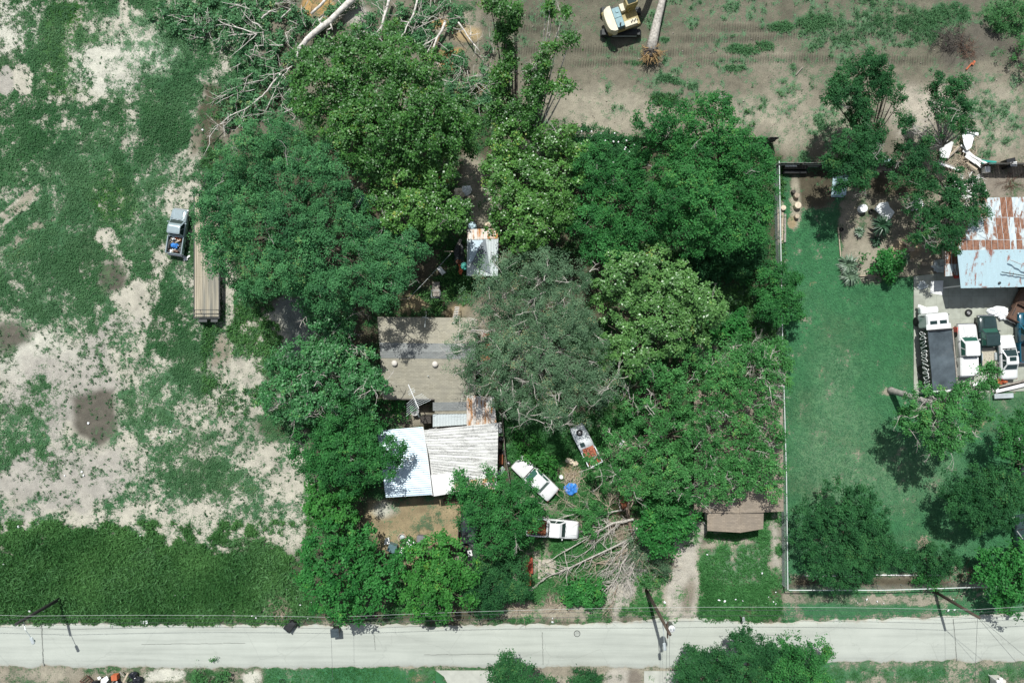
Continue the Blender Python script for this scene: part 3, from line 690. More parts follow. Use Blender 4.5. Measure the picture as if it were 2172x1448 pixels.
sum_ = math_('ADD', math_('ADD', ac.outputs["Fac"], math_('MULTIPLY', math_('SUBTRACT', n_f, .5), 2.2)), math_('MULTIPLY', math_('SUBTRACT', n_g, .5), 1.6))
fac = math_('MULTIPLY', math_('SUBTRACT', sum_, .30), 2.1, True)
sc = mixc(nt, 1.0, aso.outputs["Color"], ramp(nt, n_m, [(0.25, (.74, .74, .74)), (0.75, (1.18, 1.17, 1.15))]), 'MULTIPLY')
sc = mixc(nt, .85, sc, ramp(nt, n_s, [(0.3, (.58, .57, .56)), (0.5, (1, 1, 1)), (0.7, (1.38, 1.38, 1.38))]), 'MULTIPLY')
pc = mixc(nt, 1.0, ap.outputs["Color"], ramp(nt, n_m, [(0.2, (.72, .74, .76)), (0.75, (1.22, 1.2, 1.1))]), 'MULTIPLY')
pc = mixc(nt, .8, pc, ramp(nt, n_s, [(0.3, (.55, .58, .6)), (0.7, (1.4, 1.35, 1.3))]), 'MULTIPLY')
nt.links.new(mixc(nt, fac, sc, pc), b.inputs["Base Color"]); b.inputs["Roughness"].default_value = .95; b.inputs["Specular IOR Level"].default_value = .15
wv = N(nt, "ShaderNodeTexWave"); wv.inputs["Scale"].default_value = 1.15; wv.inputs["Distortion"].default_value = 1.2; wv.inputs["Detail"].default_value = 2
tcn = N(nt, "ShaderNodeTexCoord"); nt.links.new(tcn.outputs["Object"], wv.inputs["Vector"])
hh = math_('ADD', math_('MULTIPLY', n_f, .5), math_('ADD', math_('MULTIPLY', math_('MULTIPLY', wv.outputs["Fac"], atk.outputs["Fac"]), 2.6), math_('MULTIPLY', math_('MULTIPLY', n_s, fac), .9)))
bump(nt, b, hh, .75, .09)
gob = link_mesh("ground", me, m); tag(gob, kind='structure')

# ------------------------------------------------------------------ ground-cover plants (leaves and blades)
def cover_at(u, v):
    """nearest-vertex lookup of plant cover and colours"""
    x = (u - 1086) / PPM; y = (724 - v) / PPM
    i = np.clip(np.searchsorted(gx, x), 0, nx - 1); j = np.clip(np.searchsorted(gy, y), 0, ny - 1)
    return x, y, cover[j * nx + i], veg[j * nx + i], j * nx + i
def scatter(n, box, lo, hi, power=1.0):
    u = rng.uniform(box[0], box[2], n); v = rng.uniform(box[1], box[3], n)
    x, y, c, vg, k = cover_at(u, v)
    keep = rng.random(n) < np.clip((c - lo) / (hi - lo), 0, 1) ** power
    return x[keep], y[keep], c[keep], u[keep], v[keep]
def blades(name, x, y, label, cat, m, per, spread, size, height, upright, ratio, org=(0, 0, 0)):
    n = len(x); idx = np.repeat(np.arange(n), per); k = len(idx)
    sc_ = rng.uniform(.6, 1.3, n)[idx]
    a = rng.uniform(0, 2 * math.pi, k); rr = np.sqrt(rng.random(k)) * spread * sc_
    c = np.stack([x[idx] + np.cos(a) * rr, y[idx] + np.sin(a) * rr, np.abs(rng.normal(size=k)) * height * sc_ * (1.2 - rr / (spread * 1.6)) + .02], 1)
    out = np.stack([np.cos(a), np.sin(a), np.zeros(k)], 1)
    nr = rng.normal(size=(k, 3)) * .5 + out * .4; nr[:, 2] += upright
    big = np.clip((fbm(x, y, 4.0, 31, 4) - .5) * 1.9 + .5, 0, 1)
    var = big[idx] * .6 + rng.random(n)[idx] * .2 + rng.random(k) * .28 - .04
    ax = out + rng.normal(size=(k, 3)) * .5
    o = leaf_mesh(name, c, nr, size * rng.uniform(.6, 1.35, k), ratio, var, m, axis=ax)
    tag(o, label, cat, kind='stuff'); return o
MAT['weed_blue'] = M_leaf('weed_blue', (0.028, 0.098, 0.036), (0.105, 0.235, 0.100), .6, .2)
MAT['cane'] = M_leaf('cane', (0.036, 0.125, 0.036), (0.135, 0.300, 0.110), .6, .2)
MAT['weed_tuft'] = M_leaf('weed_tuft', (0.018, 0.070, 0.026), (0.060, 0.165, 0.066), .6, .2)
MAT['weed_dark'] = M_leaf('weed_dark', (0.022, 0.092, 0.022), (0.110, 0.265, 0.078), .6, .2)
MAT['grass_fresh'] = M_leaf('grass_fresh', (0.024, 0.105, 0.026), (0.082, 0.260, 0.078), .6, .25)
MAT['grass_lawn'] = M_leaf('grass_lawn', (0.040, 0.155, 0.068), (0.100, 0.290, 0.140), .6, .2)
x, y, c, u, v = scatter(110000, (-110, -90, 640, 1150), .50, 1.4, 1.4)
blades("field_weeds", x, y, "low broad-leaved weeds in patches on the sandy field left of the flatbed trailer", "weeds", MAT['weed_blue'], 5, .26, .15, .06, 1.3, .5)
x, y, c, u, v = scatter(40000, (-110, 1105, 660, 1322), .6, 1.0)
blades("tall_grass", x, y, "tall dark green grass along the road verge below the sandy field", "grass", MAT['weed_dark'], 9, .28, .38, .16, .8, .2)
n_ = 15000; u = rng.uniform(-110, 660, n_); v = rng.uniform(-90, 1160, n_); x, y, c, vg, kk_ = cover_at(u, v)
ok = (c > -.1) & (c < .62) & (rng.random(n_) < np.clip(.12 + c * 1.2, 0, .8)) & (fbm(x, y, 6, 55, 3) > .42)
blades("sand_weeds", x[ok], y[ok], "small dark weed tufts dotted over the bare sandy parts of the field", "weeds", MAT['weed_tuft'], 7, .15, .15, .06, 1.1, .5)
for (uc, vc, ru, rv) in ((340, 1235, 55, 38), (40, 1235, 60, 45), (220, 1190, 80, 25), (450, 1255, 70, 30), (120, 1215, 30, 30), (560, 1240, 40, 30)):
    pass
n_ = 5200; u = rng.uniform(-110, 650, n_); v = rng.uniform(1140, 1310, n_); x = (u - 1086) / PPM; y = (724 - v) / PPM
ok = (fbm(x, y, 4.5, 66, 4) > .53)
blades("cane_grass", x[ok], y[ok], "paler taller cane grass clumps standing in the verge grass", "grass", MAT['cane'], 8, .38, .55, .28, .55, .13)
x, y, c, u, v = scatter(60000, (640, 860, 1662, 1318), .55, 1.1)
ok = ~((u > 770) & (u < 985) & (v < 1165) & (v > 1050)) & ~((u > 790) & (u < 1062) & (v < 1060))
blades("yard_grass", x[ok], y[ok], "bright grass and weeds in the cluttered front yards above the road", "grass", MAT['grass_fresh'], 7, .22, .20, .10, .8, .35)
x, y, c, u, v = scatter(50000, (430, 200, 1662, 880), .5, 1.1)
ok = ~((u > 780) & (u < 1010) & (v > 660)) & ~((u > 985) & (u < 1060) & (v > 480) & (v < 590))
blades("undergrowth", x[ok], y[ok], "shaded undergrowth among the trees behind the shingled house", "undergrowth", MAT['weed_dark'], 7, .28, .22, .16, .8, .45)
x, y, c, u, v = scatter(60000, (980, -90, 2280, 340), .50, 1.1)
blades("clearing_weeds", x, y, "scattered weeds and green patches on the cleared dirt by the excavator", "weeds", MAT['weed_blue'], 6, .2, .15, .08, .9, .5)
x, y, c, u, v = scatter(90000, (1655, 340, 2280, 1320), .6, 1.2)
ok = ~((u > 1935) & (v > 580) & (v < 840)) & ~((u > 1995) & (v > 415) & (v < 620))
blades("lawn_grass", x[ok], y[ok], "short mown grass of the big lawn beside the long chain-link fence", "lawn", MAT['grass_lawn'], 3, .2, .11, .02, 1.2, .35)
x, y, c, u, v = scatter(26000, (-110, 1415, 2280, 1530), .6, 1.2)
ok = ~((u > 925) & (u < 1050))
blades("roadside_grass", x[ok], y[ok], "short grass along the lower side of the pale road", "grass", MAT['grass_fresh'], 5, .2, .13, .04, 1.0, .35)

# stones and chips scattered over the soil
n = 5200
u = rng.uniform(-60, 2230, n); v = rng.uniform(-60, 1500, n)
zone = ((u > 980) & (v < 340)) | ((u < 620) & (v > 680) & (v < 1150) & (rng.random(n) < .35)) | ((u > 1400) & (u < 1490) & (v > 1150) & (v < 1315)) | ((u > 1660) & (v > 1255) & (v < 1310) & (rng.random(n) < .3)) | ((u > 1080) & (u < 1420) & (v > 1230) & (v < 1315) & (rng.random(n) < .4))
u, v = u[zone], v[zone]; k = len(u)
x = (u - 1086) / PPM; y = (724 - v) / PPM
mb = MB()
for i in range(k):
    s = float(rng.choice([.035, .05, .07, .11], p=[.45, .33, .17, .05])); a = rnd.uniform(0, 6.28)
    q = [(x[i] + math.cos(a + j * 1.57) * s * rnd.uniform(.7, 1.3), y[i] + math.sin(a + j * 1.57) * s * rnd.uniform(.6, 1.1)) for j in range(4)]
    mb.add([(p[0], p[1], -.06) for p in q] + [(x[i], y[i], s * .8)], [(0, 1, 4), (1, 2, 4), (2, 3, 4), (3, 0, 4)])
tag(mb.build("gravel", M_plain('gravel', (0.52, 0.46, 0.39), .95, var=.3)), "pale stones and chips strewn over the bare soil", "gravel", kind='stuff')

# ------------------------------------------------------------------ road
def edge(pts, step=.25, jit=.12, seed=0):
    out = []; q = random.Random(seed); w = 0
    for (a, b) in zip(pts[:-1], pts[1:]):
        A_, B_ = P(*a), P(*b); k = max(2, int((B_ - A_).length / step))
        for i in range(k):
            w = w * .7 + q.uniform(-jit, jit); p = A_.lerp(B_, i / k); out.append((p.x, p.y + w))
    p = P(*pts[-1]); out.append((p.x, p.y)); return out
up = edge([(-700, 1322), (0, 1321), (300, 1322), (560, 1325), (800, 1323), (1000, 1326), (1300, 1319), (1480, 1309), (1500, 1314), (1660, 1319), (1850, 1312), (2060, 1306), (2172, 1297), (2900, 1290)], seed=1)
dn = edge([(-700, 1413), (0, 1412), (560, 1418), (1090, 1414), (1400, 1416), (1700, 1405), (1860, 1405), (2000, 1400), (2172, 1404), (2900, 1404)], seed=2)
mb = MB(); nU = 420
def samp(line, t):
    f = t * (len(line) - 1); i = min(int(f), len(line) - 2); w = f - i
    return (line[i][0] * (1 - w) + line[i + 1][0] * w, line[i][1] * (1 - w) + line[i + 1][1] * w)
def atx(line, xx):
    for (a, b) in zip(line[:-1], line[1:]):
        if a[0] <= xx <= b[0]: return a[1] + (b[1] - a[1]) * (xx - a[0]) / max(1e-6, b[0] - a[0])
    return line[-1][1]
xs = np.linspace(-86, 88, 900); rows = []
for xx in xs: rows.append((float(xx), atx(up, xx), atx(dn, xx)))
top = []; fs = []
for (xx, a, b_) in rows:
    for t in (0, .04, .22, .5, .78, .96, 1): top.append((xx, a + (b_ - a) * t, .03 + .05 * math.sin(math.pi * t) if 0 < t < 1 else -.06))
for i in range(len(rows) - 1):
    for j in range(6): k = i * 7 + j; fs.append((k, k + 1, k + 8, k + 7))
mb.add(top, fs)
m, nt, b = new_mat("pale_asphalt")
RC = A(196, 201, 191)
st = noise(nt, .5, 6, stretch=(.12, 2.2, 1)); sp = noise(nt, 14, 3, rough=.7); bl = noise(nt, .35, 4)
k = ramp(nt, st, [(.26, tone(RC, .76)), (.5, RC), (.74, tone(RC, 1.12))])
tcr = N(nt, 'ShaderNodeAttribute', attribute_name='edge'); dn_ = noise(nt, 1.6, 6, rough=.7)
k = mixc(nt, math_('MULTIPLY', math_('SUBTRACT', math_('ADD', tcr.outputs['Fac'], math_('MULTIPLY', dn_, .9)), 1.22), 2.0, True), k, tone(A(188, 176, 156), .95))
k = mixc(nt, .5, k, ramp(nt, sp, [(.3, (.82, .82, .82)), (.7, (1.12, 1.12, 1.12))]), 'MULTIPLY')
k = mixc(nt, .7, k, ramp(nt, bl, [(.3, (.90, .91, .90)), (.7, (1.06, 1.06, 1.05))]), 'MULTIPLY')
vo = N(nt, "ShaderNodeTexVoronoi", feature='DISTANCE_TO_EDGE'); vo.inputs["Scale"].default_value = .16
tc = N(nt, "ShaderNodeTexCoord"); mp = N(nt, "ShaderNodeMapping"); nt.links.new(tc.outputs["Object"], mp.inputs[0])
nw = noise(nt, 1.2, 4); vm = N(nt, "ShaderNodeVectorMath", operation='ADD'); nt.links.new(mp.outputs[0], vm.inputs[0]); nt.links.new(nw, vm.inputs[1]); nt.links.new(vm.outputs[0], vo.inputs["Vector"])
k = mixc(nt, ramp(nt, vo.outputs[0], [(0.0, (.35, .35, .35)), (.006, (0, 0, 0))]), k, tone(RC, .55))
nt.links.new(k, b.inputs["Base Color"]); b.inputs["Roughness"].default_value = .9; bump(nt, b, sp, .2, .02)
rd = mb.build("road", m, smooth=True); tag(rd, kind='structure')
at = rd.data.attributes.new("edge", 'FLOAT', 'POINT'); at.data.foreach_set("value", np.tile(np.array([1, .85, .12, 0, .12, .85, 1], np.float32), len(rows)))
# tar-filled joints and patches on the road: thin sheets above it
mb = MB()
for (ua, va, ub, vb, w) in ((88, 1325, 92, 1412, .05), (793, 1345, 796, 1378, .03), (1150, 1340, 1152, 1410, .03), (2022, 1312, 2030, 1400, .04), (300, 1366, 520, 1363, .03), (900, 1388, 1080, 1386, .03), (1600, 1345, 1690, 1348, .03)):
    a_, c_ = P(ua, va, .088), P(ub, vb, .088); d = (c_ - a_).normalized(); s = Vector((-d.y, d.x, 0)) * w
    kk = 14
    for i in range(kk):
        p, q = a_.lerp(c_, i / kk), a_.lerp(c_, (i + 1) / kk); j = Vector((rnd.uniform(-.03, .03), rnd.uniform(-.03, .03), 0))
        mb.add([p - s + j, q - s + j, q + s + j, p + s + j], [(0, 1, 2, 3)])
tag(mb.build("road_joint_sealant", M_plain('sealant', tone(RC, .5), .9)), kind='structure')
th_mh = thing("manhole_cover", "round iron manhole cover set in the pale road", "manhole", P(1224, 1343, .08))
mb = MB(); mb.lathe((0, 0, 0), [(.34, -.02), (.34, .012), (.29, .014), (.29, .006)], 24, cap=False); mb.build("ring", MAT['steel_dark'], th_mh)
mb = MB(); mb.lathe((0, 0, 0), [(.285, -.02), (.285, .008), (.05, .010)], 24); mb.build("lid", M_plain('lid', tone(RC, .85), .8), th_mh)

# concrete slab of the truck yard and the drive apron, patio
mb = MB(); 
mb.prism([(P(*p).x, P(*p).y) for p in ((1938, 836), (2400, 822), (2400, 560), (2030, 575), (1938, 586))], -.1, .05)
yard_slab = mb.build("concrete_yard", None); tag(yard_slab, kind='structure')
m, nt, b = new_mat("yard_concrete"); tc = N(nt, "ShaderNodeTexCoord"); br = N(nt, "ShaderNodeTexBrick"); br.offset = 0
br.inputs["Scale"].default_value = 1; br.inputs["Brick Width"].default_value = 1.25; br.inputs["Row Height"].default_value = 2.4; br.inputs["Mortar Size"].default_value = .02
CC = A(190, 194, 180)
br.inputs["Color1"].default_value = (*tone(CC, 1.05), 1); br.inputs["Color2"].default_value = (*tone(CC, .92), 1); br.inputs["Mortar"].default_value = (*tone(CC, .78), 1)
nt.links.new(tc.outputs["Object"], br.inputs["Vector"]); nn = noise(nt, .8, 6)
nt.links.new(mixc(nt, .8, br.outputs[0], ramp(nt, nn, [(.3, (.66, .66, .64)), (.65, (1.1, 1.1, 1.1))]), 'MULTIPLY'), b.inputs["Base Color"]); b.inputs["Roughness"].default_value = .9
yard_slab.data.materials.append(m)
mb = MB(); pts = [(925, 1421), (1046, 1421), (1046, 1560), (952, 1560), (950, 1450), (942, 1434)]
mb.prism([(P(*p).x, P(*p).y) for p in pts], -.1, .035); tag(mb.build("driveway_apron", MAT['concrete']), kind='structure')
mb = MB(); mb.prism([(P(*p).x, P(*p).y) for p in ((1366, 1422), (1440, 1422), (1440, 1540), (1366, 1540))], -.1, .035); tag(mb.build("driveway", MAT['concrete']), kind='structure')
mb = MB(); mb.prism([(P(*p).x, P(*p).y) for p in ((1142, 1186), (1178, 1187), (1180, 1224), (1141, 1226))], -.1, .06); tag(mb.build("concrete_pad", M_plain('old_pad', A(205, 196, 178), .95, var=.35, scale=2)), kind='structure')
# ------------------------------------------------------------------ trees and shrubs
TG = "trees of the overgrown lot"
tree("broadleaf_tree", "tallest dark green tree, under the felled logs at the top centre", 'cotton_deep', 14,
     [(700,140,50),(760,125,55),(830,130,60),(890,165,55),(680,190,55),(740,200,65),(810,215,70),(880,230,70),(660,240,35),(720,260,50),(790,285,60),(860,300,62),(930,290,50),(960,250,45),(930,230,40),(975,305,34,5.5),(740,310,40),(985,265,26,6)], (850,310), group=TG, twigs=10)
tree("cottonwood_tree", "sparkling yellow-green cottonwood above the metal shed with clutter under it", 'cotton', 11,
     [(790,350,45),(840,370,45),(890,370,48),(930,365,34),(830,430,40),(880,440,45),(922,435,38),(960,460,34),(850,470,25),(920,480,28),(770,320,35)], (880,420), group=TG, twigs=12)
tree("broadleaf_tree", "broad bluish-green tree overhanging the long flatbed trailer", 'blue', 13,
     [(460,405,42),(456,455,40),(460,505,44),(477,548,42),(530,320,50),(590,300,45),(640,330,55),(690,340,45),(480,380,48),(540,400,62),(610,400,60),(680,400,55),(725,370,35),(475,460,45),(540,490,62),(620,480,66),(690,470,58),(745,450,40),(770,490,35),(700,540,55),(640,560,55),(570,570,50),(510,560,40),(790,540,50),(840,550,45),(870,520,30),(760,610,50),(820,610,42),(700,620,45),(640,620,28),(535,615,28),(505,620,22)], (650,500), group=TG, twigs=26, thick=1.2)
tree("vine_covered_tree", "vine-smothered tree with pale bare limbs left of the shingled house", 'vine', 8.5,
     [(690,670,38),(700,720,38),(735,700,30),(650,770,45),(610,770,35),(700,770,45),(760,770,40),(740,820,48),(670,830,48),(610,830,42),(580,860,26),(790,810,28),(770,860,35),(700,870,45),(640,870,35),(560,850,18)], (700,800), group=TG, twigs=46, bark='bark_pale', tw_mat='bark_pale', tw_r=1.7)
tree("broadleaf_tree", "dark green tree leaning over the bluish corrugated carport roof", 'deep', 7.5,
     [(730,905,45),(690,945,50),(655,965,32),(740,960,55),(790,940,45),(830,955,28),(800,990,35),(745,1005,42),(700,995,35),(775,900,30)], (740,960), group=TG, twigs=8)
tree("broadleaf_tree", "small yellowish-green tree between the sandy field and the tan front yard", 'lime', 5,
     [(700,1035,36),(740,1040,28),(690,1080,36),(725,1090,34),(670,1050,22)], (705,1065), group=TG)
tree("fig_tree", "leafy fig-like tree beside the road, left of its paler neighbour", 'fig', 6,
     [(715,1140,42),(675,1175,40),(755,1170,48),(720,1215,52),(780,1215,42),(675,1235,40),(825,1195,24),(650,1210,24),(770,1260,40),(720,1275,38),(740,1298,22),(810,1235,30),(780,1140,24),(700,1110,18)], (735,1210), group=TG, gap=.1, sat=False)
tree("fig_tree", "pale bright green fig-like tree beside the road between darker trees", 'lime', 5.5,
     [(905,1175,35),(955,1185,38),(890,1220,36),(945,1230,40),(985,1215,26),(930,1150,18),(945,1138,13),(920,1265,32),(970,1265,28),(880,1270,26),(900,1300,20),(935,1298,20),(860,1240,20)], (930,1225), group=TG, gap=.1)
tree("willow_tree", "deep green narrow-leaved tree covering the back of the white pickup", 'deep', 7.5,
     [(985,1008,20),(975,1035,22),(1000,1055,32),(1055,1040,42),(1105,1050,34),(1020,1095,42),(1080,1095,46),(1125,1095,24),(1050,1140,40),(1100,1135,30),(1130,1070,16)], (1060,1095), group=TG, twigs=4, sat=False)
tree("shrub", "dark rounded shrub by the road below the willow-like tree", 'dark', 4,
     [(1040,1200,38),(1085,1200,32),(1060,1245,42),(1015,1240,28),(1095,1250,24),(1040,1275,22)], cat='shrub', group="shrubs")
tree("slender_tree", "tall sparse tree with pale limbs rising above the dirt clearing, left trunk", 'cotton_deep', 13,
     [(1070,20,26,13),(1040,5,20,12),(1090,45,20,12),(1065,75,18,11),(1075,120,18,10),(1070,165,22,9),(1065,210,22,8),(1085,250,28,7),(1050,240,20,7)], (1095,330), group=TG, twigs=12, dens=1.4)
tree("slender_tree", "tall sparse tree with pale limbs rising above the dirt clearing, right trunk", 'cotton_deep', 12,
     [(1150,130,16,10),(1140,170,22,9),(1130,205,26,8),(1185,190,22,9),(1200,185,14,9),(1110,250,30,7),(1195,25,14,12),(1160,10,16,12),(1210,80,14,11),(1180,100,9,11),(1150,100,11,11),(1120,150,14,9)], (1125,330), group=TG, twigs=16, tw_mat='bark_pale', bark='bark_pale', dens=1.4)
tree("cottonwood_tree", "glossy green cottonwood right of the rust-topped metal shed", 'cotton', 10,
     [(1080,300,36),(1130,310,42),(1180,300,36),(1215,320,28),(1065,370,38),(1120,375,46),(1175,390,48),(1080,430,42),(1130,440,45),(1190,450,40),(1100,490,38),(1150,500,32),(1060,470,26)], (1125,400), group=TG, twigs=8)
tree("flowering_shrub", "white-flowered shrub mass against the dark back fence", 'dark', 4.5,
     [(1240,300,34),(1285,312,34),(1325,325,28),(1245,350,36),(1300,350,32)], cat='shrub', flowers=60, group="shrubs")
tree("broadleaf_tree", "mid green tree in the middle of the lot, left of the biggest crown", 'deep', 9,
     [(1265,370,45),(1320,375,48),(1375,390,40),(1240,420,40),(1300,430,55),(1360,440,50),(1260,480,42),(1320,495,50),(1375,490,35),(1280,530,26)], (1310,440), group=TG, twigs=10)
tree("broadleaf_tree", "big emerald tree pushing over the dark back fence beside the lawn", 'deep', 12,
     [(1390,265,38),(1440,280,45),(1490,270,45),(1520,230,24),(1500,225,20),(1540,290,38),(1430,330,55),(1500,330,60),(1560,340,50),(1605,330,36),(1470,390,60),(1540,400,58),(1600,390,42),(1430,430,45),(1500,450,55),(1570,455,50),(1610,450,30),(1460,490,40),(1530,500,42),(1590,500,36),(1355,262,14),(1370,310,24)], (1510,390), group=TG, twigs=16, thick=1.2)
tree("shrub", "low dark shrub in deep shade below the emerald tree", 'dark', 2.6, [(1480,560,38),(1530,560,36),(1500,595,26)], cat='shrub', group="shrubs")
tree("shrub", "dark shrub under the emerald tree near the mown lawn", 'dark', 3, [(1570,530,28),(1600,555,28),(1560,570,26),(1605,520,24)], cat='shrub', group="shrubs")
tree("broadleaf_tree", "small green tree hanging over the lawn fence", 'deep', 4.5,
     [(1620,590,34),(1655,600,34),(1640,635,40),(1675,635,26),(1665,665,30),(1625,660,24)], (1640,625), group=TG)
tree("shrub", "round leafy shrub left of the small fence-side tree", 'fig', 2.4, [(1530,690,26),(1560,685,26),(1545,705,26)], cat='shrub', group="shrubs")
tree("shrub", "straggly shrub on the fence line halfway down the lawn", 'ash', 3, [(1640,735,24),(1655,760,24),(1620,750,22),(1645,780,24)], cat='shrub', group="shrubs")
tree("live_oak", "wide olive-grey oak with pale twigs shading the right end of the shingled house", 'oak', 11,
     [(1050,590,42),(1105,575,45),(1165,580,42),(1215,590,36),(1030,640,38),(1085,645,52),(1145,640,55),(1200,650,50),(1010,700,36),(1060,705,45),(1120,710,58),(1185,715,55),(1235,690,34),(985,760,36),(1030,765,48),(1090,775,55),(1155,780,58),(1215,785,52),(1255,760,36),(1010,810,30),(1070,830,42),(1130,840,50),(1195,845,48),(1250,830,42),(1290,810,28),(1100,870,28),(1170,880,28)], (1130,720), group=TG, twigs=120, bark='bark_grey', thick=1.0, gap=.05, tw_mat='bark_pale', tw_r=1.45)
tree("cottonwood_tree", "bright yellow-green spreading tree right of the olive-grey oak", 'bright', 10,
     [(1340,570,38),(1385,555,34),(1420,590,42),(1370,610,48),(1310,600,32),(1460,610,38),(1500,640,36),(1440,650,48),(1385,670,50),(1320,650,38),(1490,685,30),(1440,705,38),(1380,725,42),(1315,705,36),(1340,760,30),(1290,745,22),(1525,650,16),(1275,620,20)], (1390,650), group=TG, twigs=16, gap=.1)
tree("ash_tree", "spreading tree above the cluttered yard, between the oak and the brown roof", 'ash', 8,
     [(1380,790,40),(1430,775,45),(1330,850,24),(1400,850,48),(1460,840,48),(1370,910,45),(1430,915,52),(1330,940,35),(1300,980,34),(1360,985,46),(1420,985,52),(1480,960,42),(1490,900,36),(1260,985,18),(1345,1025,36),(1410,1040,46),(1465,1030,36)], (1400,920), group=TG, twigs=46, gap=.17, tw_mat='bark_pale', tw_r=1.3)
tree("ash_tree", "tree spreading above the far end of the brown roof beside the lawn fence", 'ash', 8,
     [(1490,770,42),(1540,770,42),(1590,790,42),(1635,810,34),(1520,830,46),(1570,830,36),(1630,850,26),(1540,880,34),(1500,920,30),(1650,820,18),(1610,760,24),(1560,735,20)], (1545,815), group=TG, twigs=40, gap=.14, tw_mat='bark_pale', tw_r=1.2)
tree("ash_tree", "thin-crowned tree with gaps that show the brown roof beneath it", 'ash', 7,
     [(1560,905,26),(1600,935,22),(1580,1010,24),(1520,1010,26),(1625,970,20),(1590,1030,22),(1560,1040,20),(1530,1045,20),(1610,880,22),(1635,960,18),(1545,955,28),(1590,975,28),(1630,1000,28),(1640,940,20),(1650,905,16),(1520,990,32),(1500,1020,22),(1640,1045,20),(1655,985,14),(1600,920,16),(1570,990,20)], (1555,1000), group=TG, twigs=36, gap=.04, tw_mat='bark_pale', tw_r=1.2)
tree("broadleaf_tree", "dense bright tree at the shaded corner of the brown-roofed house", 'fig', 5.5,
     [(1400,1085,34),(1440,1075,32),(1420,1120,36),(1455,1105,26),(1380,1120,24),(1400,1150,26)], (1420,1100), group=TG)
# right lawn
LG = "trees on the mown lawn"
tree("lawn_tree", "largest dark round tree standing on the lawn near the road", 'dark', 6,
     [(1770,1060,36),(1815,1065,36),(1725,1095,34),(1780,1110,50),(1845,1110,36),(1710,1140,30),(1760,1160,45),(1825,1160,45),(1870,1150,24),(1735,1195,35),(1795,1205,42),(1845,1190,30),(1780,1230,20)], (1785,1150), group=LG, gap=.06, sat=False)
tree("lawn_tree", "tiny dark tree between the two larger lawn trees near the road", 'dark', 2.8, [(1890,1180,20),(1912,1190,18),(1905,1170,16)], group=LG, sat=False)
tree("lawn_tree", "small dark tree beside a pale stump near the lower lawn fence", 'dark', 3.4, [(1960,1180,24),(1995,1185,28),(2020,1195,16),(1975,1205,22),(1945,1170,12)], group=LG, sat=False)
tree("shrub", "small leafy shrub at the lawn fence where the power pole stands", 'deep', 2, [(1965,1235,16),(1985,1240,12)], cat='shrub', group="shrubs")
tree("lawn_tree", "round dark tree at the right edge of the lawn", 'dark', 6,
     [(2030,1040,32),(2075,1025,38),(2120,1040,40),(2050,1075,38),(2100,1080,40),(2140,1080,34),(2015,1075,18),(2150,1030,24),(2080,1110,18)], (2080,1065), group=LG, gap=.06, sat=False)
tree("fig_tree", "glossy green tree in the lower right corner beside the road", 'fig', 5,
     [(2110,1195,32),(2150,1185,34),(2130,1235,40),(2175,1225,44),(2150,1265,28),(2095,1225,24),(2190,1180,34)], (2140,1225), group=LG)
tree("slender_tree", "dark-leaved tree half out of the picture at the right edge above the parked dark car", 'deep', 7,
     [(2150,885,22),(2135,915,18),(2165,925,26),(2145,955,20),(2180,890,26),(2190,960,26),(2160,985,18),(2130,960,12)], (2165,960), group=LG, gap=.1)
tree("leaning_tree", "sparse tree with a thick bare trunk leaning across the lawn below the trucks", 'ash', 9,
     [(1930,850,24,6.5),(1970,860,36,7.5),(2012,880,40,8),(2045,850,34,8),(1985,910,32,7.5),(2022,930,26,7.5),(2070,830,28,8),(2085,800,24,8.5),(2075,875,24,8),(1905,885,20,6),(1945,890,26,7),(2090,780,16,8.5),(1995,945,18,7.5),(2040,905,24,7.5)], (1890,828), group=LG, fork_f=.78, twigs=26, tw_mat='bark_pale', bark='bark_grey', thick=1.2, gap=.02)
tree("fence_side_tree", "dark crown standing alone on the cleared dirt beyond the dark fence", 'dark', 9,
     [(1800,165,30),(1840,145,32),(1850,180,34),(1800,200,30),(1765,205,20),(1820,225,26),(1885,150,14),(1890,165,12),(1900,205,16),(1885,190,12),(1915,210,10)], (1815,330), group="trees beyond the fence", twigs=6)
tree("fence_side_tree", "dark narrow crown leaning over the dark fence between lawn and dirt", 'dark', 8,
     [(1825,260,28),(1840,295,30),(1800,310,30),(1820,345,34),(1785,350,26),(1850,330,22),(1790,375,22),(1835,375,20),(1765,345,14)], (1815,370), group="trees beyond the fence", twigs=6)
tree("fence_side_tree", "open tree with a pale forked trunk left of the white demolition boards", 'dark', 8,
     [(2000,190,24),(2035,190,22),(2040,225,20),(2000,230,24),(1975,260,20),(2020,265,24),(2045,260,16),(1920,270,18),(1910,250,14),(1960,300,14),(1985,170,14)], (1965,320), group="trees beyond the fence", twigs=22, bark='bark_pale', tw_mat='bark_pale', gap=.1)
tree("yard_tree", "leafy tree over the junk at the top of the rusty-roofed workshop", 'dark', 7,
     [(1890,325,26),(1925,335,32),(1965,345,28),(1910,375,30),(1950,385,28),(2000,385,26),(2040,375,22),(1935,430,22),(2000,420,36),(2045,425,36),(2070,450,24),(2020,465,36),(1985,460,28),(1980,505,30),(2010,510,26),(1950,490,22),(2080,400,16),(1955,460,18)], (1990,430), group="trees beyond the fence", twigs=18, gap=.2, sat=False)
tree("leafy_shrub", "broad-leaved shrub at the lower edge of the planted bed beside the lawn", 'fig', 2.4, [(1860,560,24),(1890,565,22),(1875,545,18),(1905,550,14),(1880,580,16)], cat='shrub', group="shrubs")
